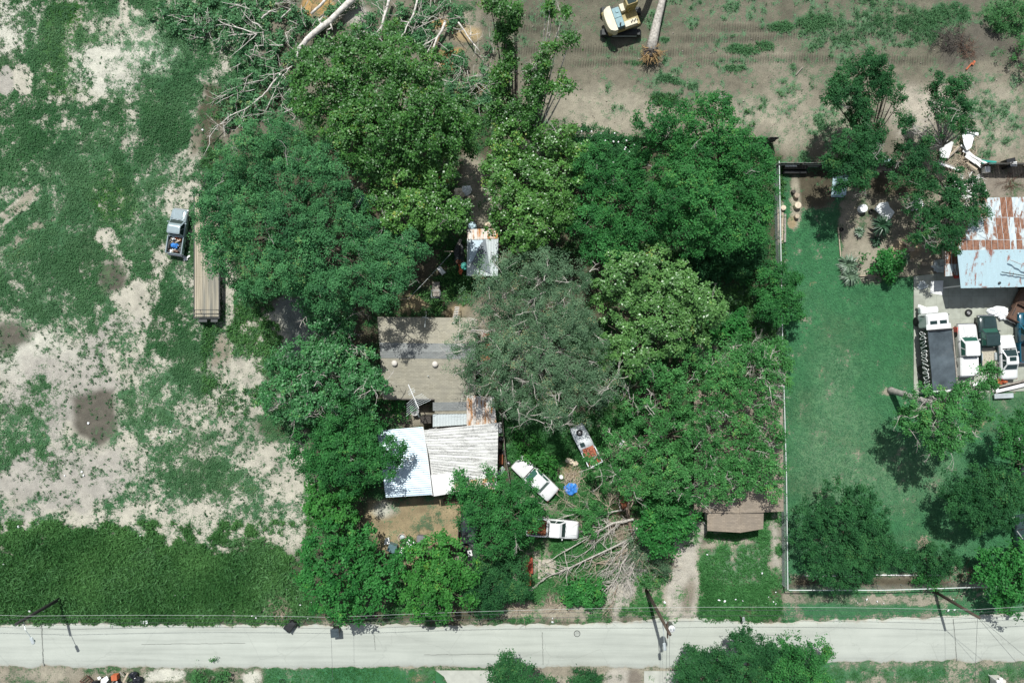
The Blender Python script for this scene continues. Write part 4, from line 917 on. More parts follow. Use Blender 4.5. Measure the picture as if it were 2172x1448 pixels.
# south side
SG = "trees below the road"
tree("roadside_tree", "tall-topped dark tree below the road, leftmost peak of the clump", 'dark', 7,
     [(1572,1345,18),(1575,1370,26),(1550,1385,28),(1600,1385,32),(1580,1410,34),(1630,1380,22)], (1580,1430), group=SG)
tree("roadside_tree", "low round dark tree below the road at the left of the clump", 'dark', 5,
     [(1465,1400,26),(1500,1400,28),(1480,1430,34),(1530,1435,34),(1445,1432,20)], (1490,1440), group=SG)
tree("roadside_tree", "bushy green tree below the road at the right of the clump", 'deep', 6,
     [(1660,1375,28),(1700,1375,26),(1735,1380,22),(1645,1415,36),(1695,1415,34),(1740,1410,22),(1620,1440,36),(1680,1450,36),(1735,1445,30)], (1680,1430), group=SG)
tree("conifer", "dark pointed conifer at the bottom edge beside the pale driveway", 'dark', 6,
     [(1076,1398,14),(1075,1420,22),(1060,1440,22),(1100,1430,24),(1125,1440,24),(1155,1445,18),(1085,1455,26),(1045,1440,10)], (1090,1460), group=SG)
tree("shrub", "small dark shrub at the bottom edge right of the conifer", 'dark', 2, [(1230,1442,24),(1255,1446,20)], cat='shrub', group="shrubs")
tree("shrub", "weedy green shrub at the bottom edge near the trash heap", 'weed', 1.2, [(440,1438,28),(465,1442,22),(412,1442,16)], cat='shrub', group="shrubs")
tree("shrub", "leafy green shrub below the dead branches by the road", 'fig', 2, [(1235,1245,26),(1255,1255,22),(1220,1260,20),(1240,1272,16)], cat='shrub', group="shrubs")
tree("shrub", "yellowish bush beside the nose of the old white car", 'lime', 1.8, [(1110,935,20),(1125,955,24),(1150,970,24),(1170,985,16)], cat='shrub', group="shrubs")
tree("flowering_shrub", "shrub covered in white blossoms beside the tan yard", 'dark', 1.6, [(865,1160,16),(852,1165,12),(872,1150,12)], cat='shrub', flowers=70, group="shrubs")
tree("shrub", "dark bush under the eave of the shingled house", 'deep', 2, [(845,860,20),(825,865,18),(865,862,12)], cat='shrub', group="shrubs")
tree("shrub", "bright bush in the top right corner of the clearing", 'weed', 1.6, [(2130,30,30),(2165,20,30),(2110,45,22)], cat='shrub', group="shrubs")
tree("shrub", "leafy shrub at the right edge of the cleared dirt", 'weed', 2.4, [(2165,110,26),(2175,140,28),(2160,90,14)], cat='shrub', group="shrubs")
tree("shrub", "green scrub beside the dead tree, right of the white pickup", 'ash', 2, [(1255,1110,22),(1270,1085,20),(1240,1090,16)], cat='shrub', group="shrubs")
tree("shrub", "low weedy shrub below the brown brush of the dead tree", 'weed', 1.6, [(1390,1200,26),(1375,1230,20),(1400,1175,20)], cat='shrub', group="shrubs")
tree("shrub", "grey-green brushy shrub at the edge of the gravel driveway", 'oak', 2.4, [(1370,1170,24),(1395,1190,22),(1350,1150,20)], cat='shrub', group="shrubs", twigs=14, tw_mat='brush')

# ------------------------------------------------------------------ felled trees at the top
FG = "felled trees on the clearing"
def felled(label, logs, fol, sp='felled', mt='bark_white', name="felled_tree", ntw=8, dens=1.0):
    B = P(logs[0][0][0][0], logs[0][0][0][1]); root = thing(name, label, "felled tree", B, group=FG)
    mb = MB(B); q = random.Random(int(B.x * 50 + B.y))
    for pts, r0, r1 in logs:
        kk_ = .8 if r0 > .2 else .62; r0 *= kk_; r1 *= kk_
        n = len(pts); pp = []
        for i in range(n - 1):
            for t in (0, .34, .67):
                u = pts[i][0] + (pts[i + 1][0] - pts[i][0]) * t; v = pts[i][1] + (pts[i + 1][1] - pts[i][1]) * t
                pp.append(P(u + q.uniform(-1, 1) * (t > 0) * 1.6, v + q.uniform(-1, 1) * (t > 0) * 1.6, .75 + r0 * .8))
        pp.append(P(pts[-1][0], pts[-1][1], .8 + r1))
        k = len(pp); mb.tube(pp, [(r0 + (r1 - r0) * i / (k - 1)) * q.uniform(.9, 1.1) for i in range(k)], 8)
        for j in range(int(ntw * .3)):
            p = pp[q.randrange(1, k)]; a = q.uniform(0, 6.28); twig(mb, p, Vector((math.cos(a), math.sin(a), .1)), q.uniform(.8, 1.8), r1 * .4 + .015, 1, q)
    mb.build('trunk', MAT[mt], root, True)
    if fol:
        W = [(P(u, v).x, P(u, v).y, .22, r / PPM * 1.05, .5) for u, v, r in fol]
        c, nr, sz, ra, var = crown_points(W, sp, dens, gap=.12)
        leaf_mesh('foliage', c, nr, sz, ra, var, MAT['leaf_' + sp], root, B)
        tb = MB(B)
        for (x, y, z, rx, rz) in W:
            for j in range(2):
                a = q.uniform(0, 6.28); twig(tb, Vector((x, y, .75)) + Vector((math.cos(a), math.sin(a), 0)) * rx * .4, Vector((q.uniform(-1, 1), q.uniform(-1, 1), .15)), q.uniform(.9, 2.0), q.uniform(.03, .05), 1, q)
        tag(tb.build('bare_branches', MAT['bark_pale'], root), kind='stuff')
felled("thickest white felled log with a dark crack, running up and right", [([(632, 108), (650, 85), (700, 45), (758, -12)], .34, .42), ([(632, 108), (630, 124)], .2, .06), ([(660, 30), (690, 0)], .2, .22), ([(595, 40), (625, 10)], .12, .05)],
       [(690, 75, 26), (720, 40, 28), (740, 15, 22), (660, 60, 18), (610, 60, 30), (640, 30, 26), (600, 20, 28), (630, 130, 24), (600, 100, 30), (590, 140, 28), (560, 85, 26)])
felled("felled branchy crown lying farthest left on the grass", [([(545, 72), (500, 58), (470, 48), (435, 25)], .11, .04), ([(545, 72), (505, 74), (470, 78)], .09, .03), ([(555, 40), (572, 24), (588, 26)], .16, .06), ([(552, 55), (535, 47)], .12, .12), ([(545, 72), (520, 95), (490, 120)], .08, .03), ([(600, 96), (570, 96), (540, 98)], .09, .06), ([(612, 92), (605, 70), (630, 58)], .07, .04), ([(505, 60), (480, 42), (440, 45)], .06, .02), ([(470, 78), (445, 92)], .05, .02), ([(530, 20), (500, 10), (470, 5)], .07, .03)],
       [(350, 40, 22), (385, 30, 30), (420, 50, 32), (390, 60, 26), (460, 25, 30), (450, 80, 30), (500, 35, 32), (500, 90, 30), (540, 20, 28), (550, 110, 30), (520, 130, 26), (430, 75, 24), (550, 60, 22)])
felled("forked pale felled limb pointing down-left above the bluish tree", [([(595, 157), (572, 185), (556, 205), (540, 212)], .16, .07), ([(598, 156), (575, 158), (550, 162)], .08, .04), ([(555, 205), (520, 232), (490, 245), (465, 265), (445, 290), (445, 305), (432, 330)], .10, .03), ([(540, 190), (505, 198), (475, 210), (455, 222)], .06, .03), ([(490, 242), (480, 262)], .05, .02), ([(475, 265), (478, 295)], .05, .02), ([(620, 140), (600, 160), (580, 200), (560, 240)], .08, .04), ([(560, 170), (520, 178), (480, 192), (455, 210)], .06, .02), ([(520, 232), (512, 255), (516, 275)], .05, .02)],
       [(520, 195, 28), (490, 215, 24), (550, 225, 28), (520, 250, 22), (590, 195, 26), (610, 160, 24), (570, 140, 22), (540, 170, 24), (490, 260, 16), (580, 250, 22), (610, 225, 22)])
felled("short white felled log standing out alone left of the forked one", [([(803, 74), (815, 35), (826, -6)], .16, .24), ([(812, 40), (806, 20), (798, 5)], .05, .03), ([(770, 65), (785, 82)], .08, .06)], [(780, 30, 18), (830, 85, 26), (800, 90, 20), (775, 75, 18)])
felled("forked grey felled log just right of the short white one", [([(848, 88), (862, 58), (878, 28)], .10, .16), ([(878, 28), (886, -6)], .16, .18), ([(880, 25), (888, 38)], .07, .03)], [(860, 50, 22), (850, 25, 20), (895, 50, 26), (890, 70, 22), (905, 20, 24)])
felled("long white felled log with an orange split top, right of the grey fork", [([(910, 128), (920, 100), (945, 45)], .14, .22), ([(905, 115), (918, 85)], .07, .05), ([(885, 60), (930, 40)], .06, .04), ([(890, 50), (925, 30)], .05, .03)], [(925, 25, 26), (955, 25, 22), (905, 80, 24), (890, 90, 22), (970, 45, 18), (960, 60, 16), (880, 75, 16)])
o = MB(P(945, 45)); o.tube([P(945, 45, .5), P(955, 20, .6), P(966, -8, .7)], [.22, .2, .18], 8)
r_ = [x for x in SC.objects if x.get("label", "").startswith("long white felled log")][0]
o.build('split_wood', MAT['root'], r_, True)
felled("thin felled pole lying slantwise on the orange dirt", [([(972, 48), (985, 65), (1003, 92)], .14, .13), ([(1003, 92), (1018, 110)], .12, .05)], [], name="felled_pole")
felled("bluish heap of cut brush beside the slender trees", [([(990, 165), (1030, 160)], .04, .02), ([(970, 190), (1010, 180)], .04, .02), ([(1000, 175), (1050, 185)], .04, .02)],
       [(970, 150, 26), (1000, 165, 28), (965, 190, 26), (1000, 210, 28), (1035, 165, 22), (1030, 220, 26), (960, 115, 18), (1040, 120, 18), (1060, 190, 20)], name="brush_heap", ntw=20)
felled("leafy felled crown hanging over the bare soil at the picture's left of the tall tree", [([(600, 240), (640, 215)], .08, .04)], [(600, 215, 22), (630, 235, 18), (625, 190, 18)], dens=.8)

# thin sapling stems poking out of the clearing
# ------------------------------------------------------------------ buildings
def roofed_walls(mb, corners, h):
    mb.prism([(P(u, v, hh).x, P(u, v, hh).y) for u, v, hh in corners], -.1, h)

# shingled house
B = P(900, 770); hs = thing("shingled_house", "tan shingled gable house with two round roof vents, shaded by the olive-grey oak", "house", B)
e, rdg = 2.7, 3.45
def rp(u, v, h): return P(u, v, h)
W0 = [(803, 672), (1005, 672), (1005, 845), (806, 845)]
mb = MB(B); mb.prism([(P(812, 684, 2.6).x, P(812, 684, 2.6).y), (P(1000, 684, 2.6).x, P(1000, 684, 2.6).y), (P(1000, 836, 2.6).x, P(1000, 836, 2.6).y), (P(816, 836, 2.6).x, P(816, 836, 2.6).y)][::-1], -.1, 2.5)
mb.prism([(P(930, 836, 2.6).x, P(930, 836, 2.6).y), (P(1000, 836, 2.6).x, P(1000, 836, 2.6).y), (P(1000, 868, 2.4).x, P(1000, 868, 2.4).y), (P(930, 868, 2.4).x, P(930, 868, 2.4).y)][::-1], -.1, 2.2)
mb.build('wall', MAT['wall_cream'], hs)
mb = MB(B)
n0, n1 = rp(800, 672, e), rp(1008, 674, e); g0, g1 = rp(806, 744, rdg), rp(1008, 746, rdg); s0, s1 = rp(812, 845, e), rp(1008, 847, e)
mb.slab([n1, n0, g0, g1], .12); mb.slab([g1, g0, s0, s1], .12)
k0, k1 = rp(922, 845, e), rp(922, 878, e - .35); k2 = rp(992, 877, e - .35)
mb.slab([s0.lerp(s1, (922 - 812) / 196.) + Vector((0, .1, .03)), k1, k2, s0.lerp(s1, (992 - 812) / 196.) + Vector((0, .1, .03))], .12)
rf = mb.build('roof', MAT['shingle_tan'], hs)
mb = MB(B); a0, a1 = n0.lerp(g0, .76), n1.lerp(g1, .76); b0, b1 = g0.lerp(s0, .15), g1.lerp(s1, .15); up_ = Vector((0, 0, .02))
mb.slab([a1 + up_, a0 + up_, g0 + up_, g1 + up_], .015); mb.slab([g1 + up_, g0 + up_, b0 + up_, b1 + up_], .015)
mb.build('ridge_shingles', MAT['shingle_grey'], rf)
mb = MB(B); mb.slab([rp(918, 853, e - .02) , rp(918, 871, e - .2), rp(992, 870, e - .2), rp(992, 852, e - .02)], .02); mb.build('shingle_patch', MAT['shingle_grey'], rf)
mb = MB(B); mb.slab([rp(812, 844, e + .03), rp(812, 847, e - .1), rp(922, 848, e - .1), rp(922, 845, e + .03)], .05); mb.build('eave_trim', MAT['wood_grey'], rf)
for (u, v) in ((837, 770), (923, 772)):
    p = rp(u, v, 3.28)
    mb = MB(B); mb.lathe(p, [(.12, -.5), (.12, .05), (.29, .06), (.31, .16), (.22, .26), (.05, .30)], 16); mb.build('roof_vent', M_plain('vent', (.62, .58, .52), .6, var=.15), rf, True)
mb = MB(B); mb.tube([rp(908, 797, 2.9), rp(908, 797, 3.4)], .05, 8); mb.build('vent_pipe', MAT['galv'], rf)
mb = MB(B); mb.corr([rp(918, 905, 2.15), rp(992, 900, 2.15), rp(992, 877, 2.3), rp(918, 878, 2.3)], .28, .025); mb.build('porch_roof', MAT['metal_pale'], hs)
mb = MB(B); mb.corr([rp(990, 904, 2.25), rp(1053, 896, 2.25), rp(1048, 842, 2.9), rp(990, 838, 2.9)], .28, .03); mb.build('rusty_roof', MAT['metal_streak'], hs)
mb = MB(B); mb.box(rp(905, 888, .9), (1.1, .7, 1.8)); mb.build('porch_step', MAT['wood_dark'], hs)
for (u, v) in ((921, 902), (992, 897), (1050, 893)): mb = MB(B); p = rp(u, v, 2.1); mb.tube([(p.x, p.y, -.05), (p.x, p.y, 2.1)], .05, 6); mb.build('porch_post', MAT['wood_grey'], hs)

# carport building in front
B = P(930, 980); cp = thing("carport", "metal-roofed carport, bluish half on the left and weathered white half on the right", "carport", B)
mb = MB(B); q = [(905, 915), (1046, 905), (1046, 1035), (915, 1042)]
mb.prism([(P(u, v, 2.7).x, P(u, v, 2.7).y) for u, v in q][::-1], -.1, 2.45); mb.build('wall', MAT['wall_white'], cp)
mb = MB(B)
c0, c1, c2, c3 = rp(800, 913, 3.0), rp(897, 905, 3.0), rp(917, 1049, 2.85), rp(818, 1055, 2.85)
f0, f1 = c3.lerp(c0, .13), c2.lerp(c1, .13)
mb.corr([f0, c0, c1, f1][::1], .22, .022) if False else mb.corr([c0, f0, f1, c1], .22, .022)
mb.corr([f0, c3 - Vector((0, 0, .12)), c2 - Vector((0, 0, .12)), f1], .22, .022)
mb.build('blue_roof', MAT['metal_blue'], cp)
mb = MB(B); d0, d1, d2, d3 = rp(898, 912, 3.08), rp(1057, 896, 3.08), rp(1054, 1034, 2.9), rp(915, 1008, 2.95)
mb.corr([d0, rp(919, 1006, 2.95), rp(1054, 1034, 2.9), d1], .25, .02, nv=5); mb.build('white_roof', MAT['metal_white'], cp)
mb = MB(B); mb.slab([rp(914, 1007, 3.02), rp(920, 1052, 2.84), rp(963, 1045, 2.84), rp(962, 1002, 3.02)], .03); mb.build('white_panel', MAT['metal_plain'], cp)
mb = MB(B); mb.slab([rp(1003, 976, 3.06), rp(1015, 1000, 3.03), rp(1052, 996, 3.02), rp(1050, 972, 3.05)], .02); mb.build('patch_panel', MAT['metal_white'], cp)
mb = MB(B); mb.corr([rp(958, 1022, 2.98), rp(962, 1043, 2.86), rp(1050, 1036, 2.86), rp(1050, 1012, 2.98)], .25, .02); mb.build('lower_panel', MAT['metal_streak'], cp)
mb = MB(B); mb.tube([rp(897, 905, 3.06), rp(906, 960, 3.03), rp(917, 1050, 2.9)], .05, 6); mb.build('roof_flashing', MAT['metal_plain'], cp)
for (u, v) in ((806, 920), (824, 1050), (860, 1052), (912, 1046)):
    mb = MB(B); p = rp(u, v, 2.8); mb.tube([(p.x, p.y, -.05), (p.x, p.y, 2.8)], .05, 6); mb.build('post', MAT['wood_grey'], cp)

# brown-roofed house
B = P(1570, 960); bh = thing("brown_roofed_house", "brown-shingled house with a front porch gable, half hidden by trees beside the lawn", "house", B)
e2, r2 = 2.5, 3.25
mb = MB(B); mb.prism([(P(u, v, 2.4).x, P(u, v, 2.4).y) for u, v in ((1490, 840), (1648, 840), (1648, 1078), (1490, 1078))][::-1], -.1, 2.3)
mb.prism([(P(u, v, 2.4).x, P(u, v, 2.4).y) for u, v in ((1508, 1078), (1610, 1078), (1610, 1112), (1508, 1112))][::-1], -.1, 2.2); mb.build('wall', MAT['wall_cream'], bh)
mb = MB(B); mb.slab([rp(1568, 826, r2), rp(1472, 826, e2), rp(1472, 1086, e2), rp(1570, 1088, r2)], .12); mb.slab([rp(1660, 826, e2), rp(1568, 826, r2), rp(1570, 1088, r2), rp(1662, 1084, e2)], .12)
rf = mb.build('roof', MAT['shingle_brown'], bh)
mb = MB(B); mb.slab([rp(1569, 1080, 3.12), rp(1500, 1080, 2.5), rp(1500, 1125, 2.5), rp(1571, 1129, 3.12)], .1); mb.slab([rp(1620, 1078, 2.5), rp(1569, 1080, 3.12), rp(1571, 1129, 3.12), rp(1619, 1121, 2.5)], .1)
mb.build('porch_roof', MAT['shingle_brown'], bh)
mb = MB(B); mb.tube([rp(1568, 826, r2 + .03), rp(1570, 1088, r2 + .03)], .07, 6); mb.build('ridge_cap', MAT['shingle_brown'], rf)
for (u, v) in ((1506, 1120), (1540, 1123), (1570, 1124), (1612, 1117)):
    mb = MB(B); p = rp(u, v, 2.4); mb.tube([(p.x, p.y, -.05), (p.x, p.y, 2.45)], .06, 6); mb.build('porch_post', MAT['wall_white'], bh)

# metal shed
B = P(1023, 540); sh = thing("metal_shed", "small metal shed with a rust-streaked top strip and a loose dark sheet on its roof", "shed", B)
mb = MB(B); mb.prism([(P(u, v, 2.3).x, P(u, v, 2.3).y) for u, v in ((996, 490), (1052, 490), (1052, 582), (996, 582))][::-1], -.1, 2.15); mb.build('wall', MAT['wall_white'], sh)
mb = MB(B); mb.corr([rp(992, 508, 2.55), rp(1056, 506, 2.55), rp(1055, 485, 2.35), rp(992, 486, 2.35)], .27, .03); mb.build('rusty_strip', MAT['metal_streak'], sh)
mb = MB(B); mb.corr([rp(990, 585, 2.3), rp(1056, 585, 2.3), rp(1057, 504, 2.5), rp(991, 505, 2.5)], .27, .03); mb.build('roof', MAT['metal_pale'], sh)
mb = MB(B); mb.slab([rp(1000, 560, 2.5), rp(1040, 580, 2.45), rp(1030, 508, 2.6), rp(1024, 508, 2.6)], .03); mb.build('dark_sheet', M_plain('sheet_grey', (.16, .19, .21), .5, var=.25), sh)
mb = MB(B); mb.slab([rp(994, 560, 2.46), rp(1012, 545, 2.48), rp(1025, 510, 2.6), rp(998, 510, 2.6)], .02); mb.build('pale_sheet', MAT['metal_blue'], sh)

# workshop
B = P(2110, 520); ws = thing("workshop", "open workshop with a rusty upper roof and a sky-blue lower roof at the right edge", "workshop", B)
H1, H2 = 3.2, 3.9
mb = MB(B); mb.prism([(P(u, v, 3.1).x, P(u, v, 3.1).y) for u, v in ((2040, 432), (2420, 425), (2420, 540), (2040, 548))][::-1], -.1, 3.0); mb.build('wall', MAT['wall_cream'], ws)
def wroof(name, m, q, **k): mb = MB(B); mb.corr(q, **k); mb.build(name, m, ws)
wroof('rusty_roof', MAT['metal_rusty'], [rp(2040, 498, 3.75), rp(2440, 490, 3.75), rp(2440, 412, 3.3), rp(2075, 420, 3.3)], pitch=.62, amp=.025)
wroof('rusty_roof', MAT['metal_rusty'], [rp(2028, 536, 4.0), rp(2440, 528, 4.0), rp(2440, 489, 3.8), rp(2036, 497, 3.8)], pitch=.62, amp=.025)
wroof('sky_blue_roof', MAT['metal_sky'], [rp(2038, 611, 3.3), rp(2440, 603, 3.3), rp(2440, 524, 4.08), rp(2030, 531, 4.08)], pitch=.62, amp=.045)
wroof('side_roof', MAT['metal_rusty'], [rp(2004, 586, 2.5), rp(2034, 584, 2.5), rp(2030, 508, 2.5), rp(2004, 514, 2.5)], pitch=.4, amp=.03)
for (u, v, h) in ((2110, 606, 3.2), (2044, 605, 3.2), (2180, 602, 3.2)):
    mb = MB(B); p = rp(u, v, h); mb.tube([(p.x, p.y, 0), (p.x, p.y, h)], .07, 8); mb.build('post', MAT['metal_plain'], ws)
mb = MB(B); mb.tube([rp(2143, 551, 4.3), rp(2172, 563, 4.4), rp(2200, 572, 4.5)], .06, 6); mb.build('roof_pipe', MAT['galv'], ws)
mb = MB(B); mb.tube([rp(2125, 577, 3.9), rp(2180, 586, 3.8)], .05, 6); mb.build('roof_pipe', MAT['steel_dark'], ws)
mb = MB(B); mb.lathe(rp(2119, 600, 3.4), [(.1, -.2), (.1, .1), (.13, .12), (.02, .16)], 10); mb.build('roof_vent', MAT['black_plastic'], ws)

MAT['fence_grey'] = M_plain('fence_grey', (0.30, 0.32, 0.29), .85, var=.3, scale=3)
# ------------------------------------------------------------------ fences
def chain_fence(label, pts, h, name="chain_link_fence", rail='wire_pale', group="chain-link fences"):
    B = P(*pts[0]); root = thing(name, label, "fence", B, group=group)
    rail_b = MB(B); wires = MB(B)
    for (a, b_) in zip(pts[:-1], pts[1:]):
        A_, C_ = P(*a), P(*b_); L = (C_ - A_).length; n = max(1, round(L / 2.7)); d = (C_ - A_) / L
        for i in range(n + 1):
            if i == n and b_ != pts[-1]: continue
            p = A_ + d * (L * i / n); mb = MB(B); mb.tube([p + Vector((0, 0, -.1)), p + Vector((0, 0, h + .05))], .03, 6); mb.build('post', MAT['chain'], root)
        rail_b.tube([A_ + Vector((0, 0, h)), C_ + Vector((0, 0, h))], .05, 6)
        s = .16; k = int(L / s)
        for i in range(-int(h / s), k + 1):
            for sg in (1, -1):
                t0 = i * s; t1 = t0 + h
                lo, hi = max(0, t0), min(L, t1)
                if hi <= lo: continue
                z0, z1 = (lo - t0), (hi - t0)
                if sg < 0: z0, z1 = h - z0, h - z1
                p, q_ = A_ + d * lo + Vector((0, 0, z0)), A_ + d * hi + Vector((0, 0, z1))
                sd = Vector((-d.y, d.x, 0)) * .005; uz = Vector((0, 0, .007))
                wires.add([p - sd - uz, p + sd + uz, q_ + sd + uz, q_ - sd - uz], [(0, 1, 2, 3)])
    rail_b.build('top_rail', MAT[rail], root); wires.build('wire_mesh', MAT['chain'], root)
chain_fence("long chain-link fence with a pale top rail down the left side of the mown lawn", [(1641, 350), (1648, 720), (1656, 1000), (1659, 1239)], 1.5)
chain_fence("chain-link fence along the bottom of the mown lawn, parallel to the road", [(1661, 1240), (1860, 1240), (2110, 1232)], 1.5)
def board_fence(label, pts, h, m='fence_dark', bw=.16, name="board_fence", lean=0, group=None):
    B = P(*pts[0]); root = thing(name, label, "fence", B, group=group); q = random.Random(int(pts[0][0]))
    pan = MB(B); railb = MB(B)
    for (a, b_) in zip(pts[:-1], pts[1:]):
        A_, C_ = P(*a), P(*b_); L = (C_ - A_).length; d = (C_ - A_) / L; nrm = Vector((-d.y, d.x, 0)); n = int(L / bw)
        rz = math.atan2(d.y, d.x)
        for i in range(n):
            p = A_ + d * (i + .5) * bw; hh = h * q.uniform(.97, 1.03)
            pan.box(p + nrm * q.uniform(-.01, .01) + Vector((0, 0, hh / 2)), (bw * .95, .025, hh), rz, (lean + q.uniform(-.02, .02), 0))
        railb.box(A_.lerp(C_, .5) + nrm * -.05 + Vector((0, 0, h * .8)), (L, .05, .09), rz); railb.box(A_.lerp(C_, .5) + nrm * -.05 + Vector((0, 0, h * .3)), (L, .05, .09), rz)
        for i in range(int(L / 2.4) + 1):
            mb = MB(B); p = A_ + d * min(L, i * 2.4) - nrm * .1; mb.box(p + Vector((0, 0, h / 2)), (.1, .1, h + .05), rz); mb.build('post', MAT['wood_dark'], root)
    pan.build('boards', MAT[m], root); railb.build('rails', MAT['wood_dark'], root)
board_fence("dark wooden fence along the cleared dirt behind the emerald tree", [(1185, 302), (1640, 302)], 1.8)
board_fence("dark grey fence section between the top of the lawn and the cleared dirt", [(1641, 354), (1800, 354), (1920, 352)], 1.7, bw=.3, m='fence_grey')
board_fence("dark fence section leaning outward above the rusty-roofed workshop", [(2075, 352), (2172, 352), (2320, 350)], 1.7, bw=.3, lean=.3)
board_fence("narrow plank fence hung with tyres on the right side of the carport", [(1066, 880), (1072, 960), (1082, 1020)], 1.2, m='wood_grey')
board_fence("short dark plank fence at the right side of the tan yard", [(975, 1105), (972, 1165)], 1.0, m='wood_dark')

def plank(label, a, b_, w, h0, m, th=.05, name="plank", cat="plank", group="loose planks", h1=None):
    A_, C_ = P(*a, h0), P(*b_, h1 if h1 is not None else h0); d = (C_ - A_); L = d.length
    mb = MB(A_.lerp(C_, .5)); s = Vector((-d.y, d.x, 0)).normalized() * w / 2; t = Vector((0, 0, th))
    mb.hexa([A_ - s, C_ - s, C_ + s, A_ + s, A_ - s + t, C_ - s + t, C_ + s + t, A_ + s + t])
    o = mb.build(name, MAT[m]); o.location = A_.lerp(C_, .5); return tag(o, label, cat, group)
plank("pale board edging the left side of the planted bed", (1777, 482), (1782, 545), .09, 0, 'wood_pale', .14, "edging_board", "edging", "garden edging")
plank("pale board edging the lower side of the planted bed", (1822, 585), (1926, 586), .09, 0, 'wood_pale', .14, "edging_board", "edging", "garden edging")
plank("white edging board under the largest lawn tree by the lower fence", (1706, 1220), (1830, 1221), .08, 0, 'white_board', .1, "edging_board", "edging", "garden edging")
plank("white edging board under the small lawn trees by the lower fence", (1843, 1218), (1994, 1219), .09, 0, 'white_board', .12, "edging_board", "edging", "garden edging")

# ------------------------------------------------------------------ power poles, lamps and cables
def pole(label, base, h, m, r=.15, lean=(0, 0)):
    B = P(*base); root = thing("utility_pole", label, "utility pole", B, group="power poles along the road")
    mb = MB(B); top = B + Vector((lean[0], lean[1], h)); mb.tube([B + Vector((0, 0, -.3)), B.lerp(top, .5), top], [r * 1.1, r, r * .8], 10); mb.build('pole', MAT[m], root, True)
    return root, B, top
def street_lamp(root, B, top, h, end):
    mb = MB(B); s = Vector((B.x, B.y, h)); mb.tube([s, s.lerp(end, .5) + Vector((0, 0, .25)), end], .035, 6); arm = mb.build('lamp_arm', MAT['galv'], root)
    mb = MB(B); d = (end - s); d.z = 0; d.normalize(); rz = math.atan2(d.y, d.x)
    mb.box(end + d * .3, (.75, .32, .16), rz, bev=.08); hd = mb.build('lamp_head', MAT['galv'], arm)
    mb = MB(B); mb.lathe(end + d * .42 - Vector((0, 0, .2)), [(.16, .12), (.14, .02), (.05, -.04)], 12); mb.build('lamp_lens', MAT['teal_grey'], hd)
r1, B1, T1 = pole("black weathered utility pole in the tall grass at the left", (130, 1268), 6.6, 'pole_dark', .17)
street_lamp(r1, B1, T1, 5.6, P(66, 1352, 5.6))
r2_, B2, T2 = pole("short brown utility pole half under the fig-like tree", (733, 1276), 5.9, 'pole', .14)
r3, B3, T3 = pole("tallest brown utility pole, with a white transformer, by the gravel driveway", (1371, 1252), 10.8, 'pole', .17)
mb = MB(B3); tp = B3.lerp(T3, .86) + Vector((.42, .05, 0)); mb.lathe(tp, [(.05, -.62), (.30, -.6), (.31, .35), (.34, .36), (.30, .46), (.05, .5)], 18); tr = mb.build('transformer', MAT['white_paint'], r3, True)
for k in (-1, 1):
    mb = MB(B3); mb.lathe(tp + Vector((.12 * k, .05, .5)), [(.06, -.05), (.08, .04), (.05, .1), (.07, .16), (.02, .25)], 10); mb.build('bushing', MAT['galv'], tr)
mb = MB(B3); mb.box(B3.lerp(T3, .86) + Vector((.22, .05, .15)), (.45, .08, .06)); mb.box(B3.lerp(T3, .86) + Vector((.22, .05, -.25)), (.45, .08, .06)); mb.build('bracket', MAT['steel_dark'], r3)
mb = MB(B3); mb.box(T3 - Vector((0, 0, 1.0)), (.12, 1.5, .12)); mb.build('crossarm', MAT['pole'], r3)
street_lamp(r3, B3, T3, 7.5, P(1409, 1364, 7.4))
r4, B4, T4 = pole("brown utility pole behind the lower lawn fence at the right", (1983, 1254), 6.9, 'pole', .16)
CG = "overhead cables along the road"
def cable(label, pts, r=.016, m='wire', sag=.35, name="power_cable"):
    mb = MB(pts[0]); out = []
    for a, b_ in zip(pts[:-1], pts[1:]):
        for i in range(12):
            t = i / 12; p = a.lerp(b_, t); out.append(p - Vector((0, 0, sag * 4 * t * (1 - t))))
    out.append(pts[-1]); mb.tube(out, r, 4); o = mb.build(name, MAT[m]); o.location = pts[0]; tag(o, label, "cable", CG); return o
TL, TR = Vector((-75, T1.y + .1, 6.5)), Vector((75, T4.y + 1.2, 7.2))
def on(B_, T_, f): return B_.lerp(T_, f)
cable("uppermost overhead cable along the road, tied to the tops of all the poles", [TL, T1, T2 + Vector((0, .1, 0)), on(B3, T3, .62), T4, TR], .016)
cable("overhead cable strung a little below the pole tops along the road", [TL - Vector((0, -.3, .7)), on(B1, T1, .9) + Vector((0, .2, 0)), on(B2, T2, .88) + Vector((0, .2, 0)), on(B3, T3, .55) + Vector((0, .2, 0)), on(B4, T4, .88) + Vector((0, .2, 0)), TR - Vector((0, -.3, .7))], .016)
cable("thick pale overhead cable along the grass edge, lowest of the bundle", [TL - Vector((0, -.5, 1.4)), on(B1, T1, .8) + Vector((0, .25, 0)), on(B2, T2, .78) + Vector((0, .25, 0)), on(B3, T3, .48) + Vector((0, .25, 0)), on(B4, T4, .8) + Vector((0, .25, 0)), TR - Vector((0, -.5, 1.4))], .010, 'wire_pale')
cable("dark cable crossing the road from the transformer pole, leftmost of the pair", [T3 - Vector((0, 0, 1)), Vector((14.6, -48, 6.5))], .014)
cable("dark cable crossing the road from the transformer pole, rightmost of the pair", [T3 - Vector((-.1, 0, .6)), Vector((15.4, -48, 6.5))], .014)
cable("cable crossing the road from the right-hand pole towards the lower right corner, upper strand", [T4, Vector((66, -44, 6.8))], .016)
cable("cable crossing the road from the right-hand pole towards the lower right corner, lower strand", [T4 - Vector((0, 0, .4)), Vector((62, -46, 6.6))], .016)
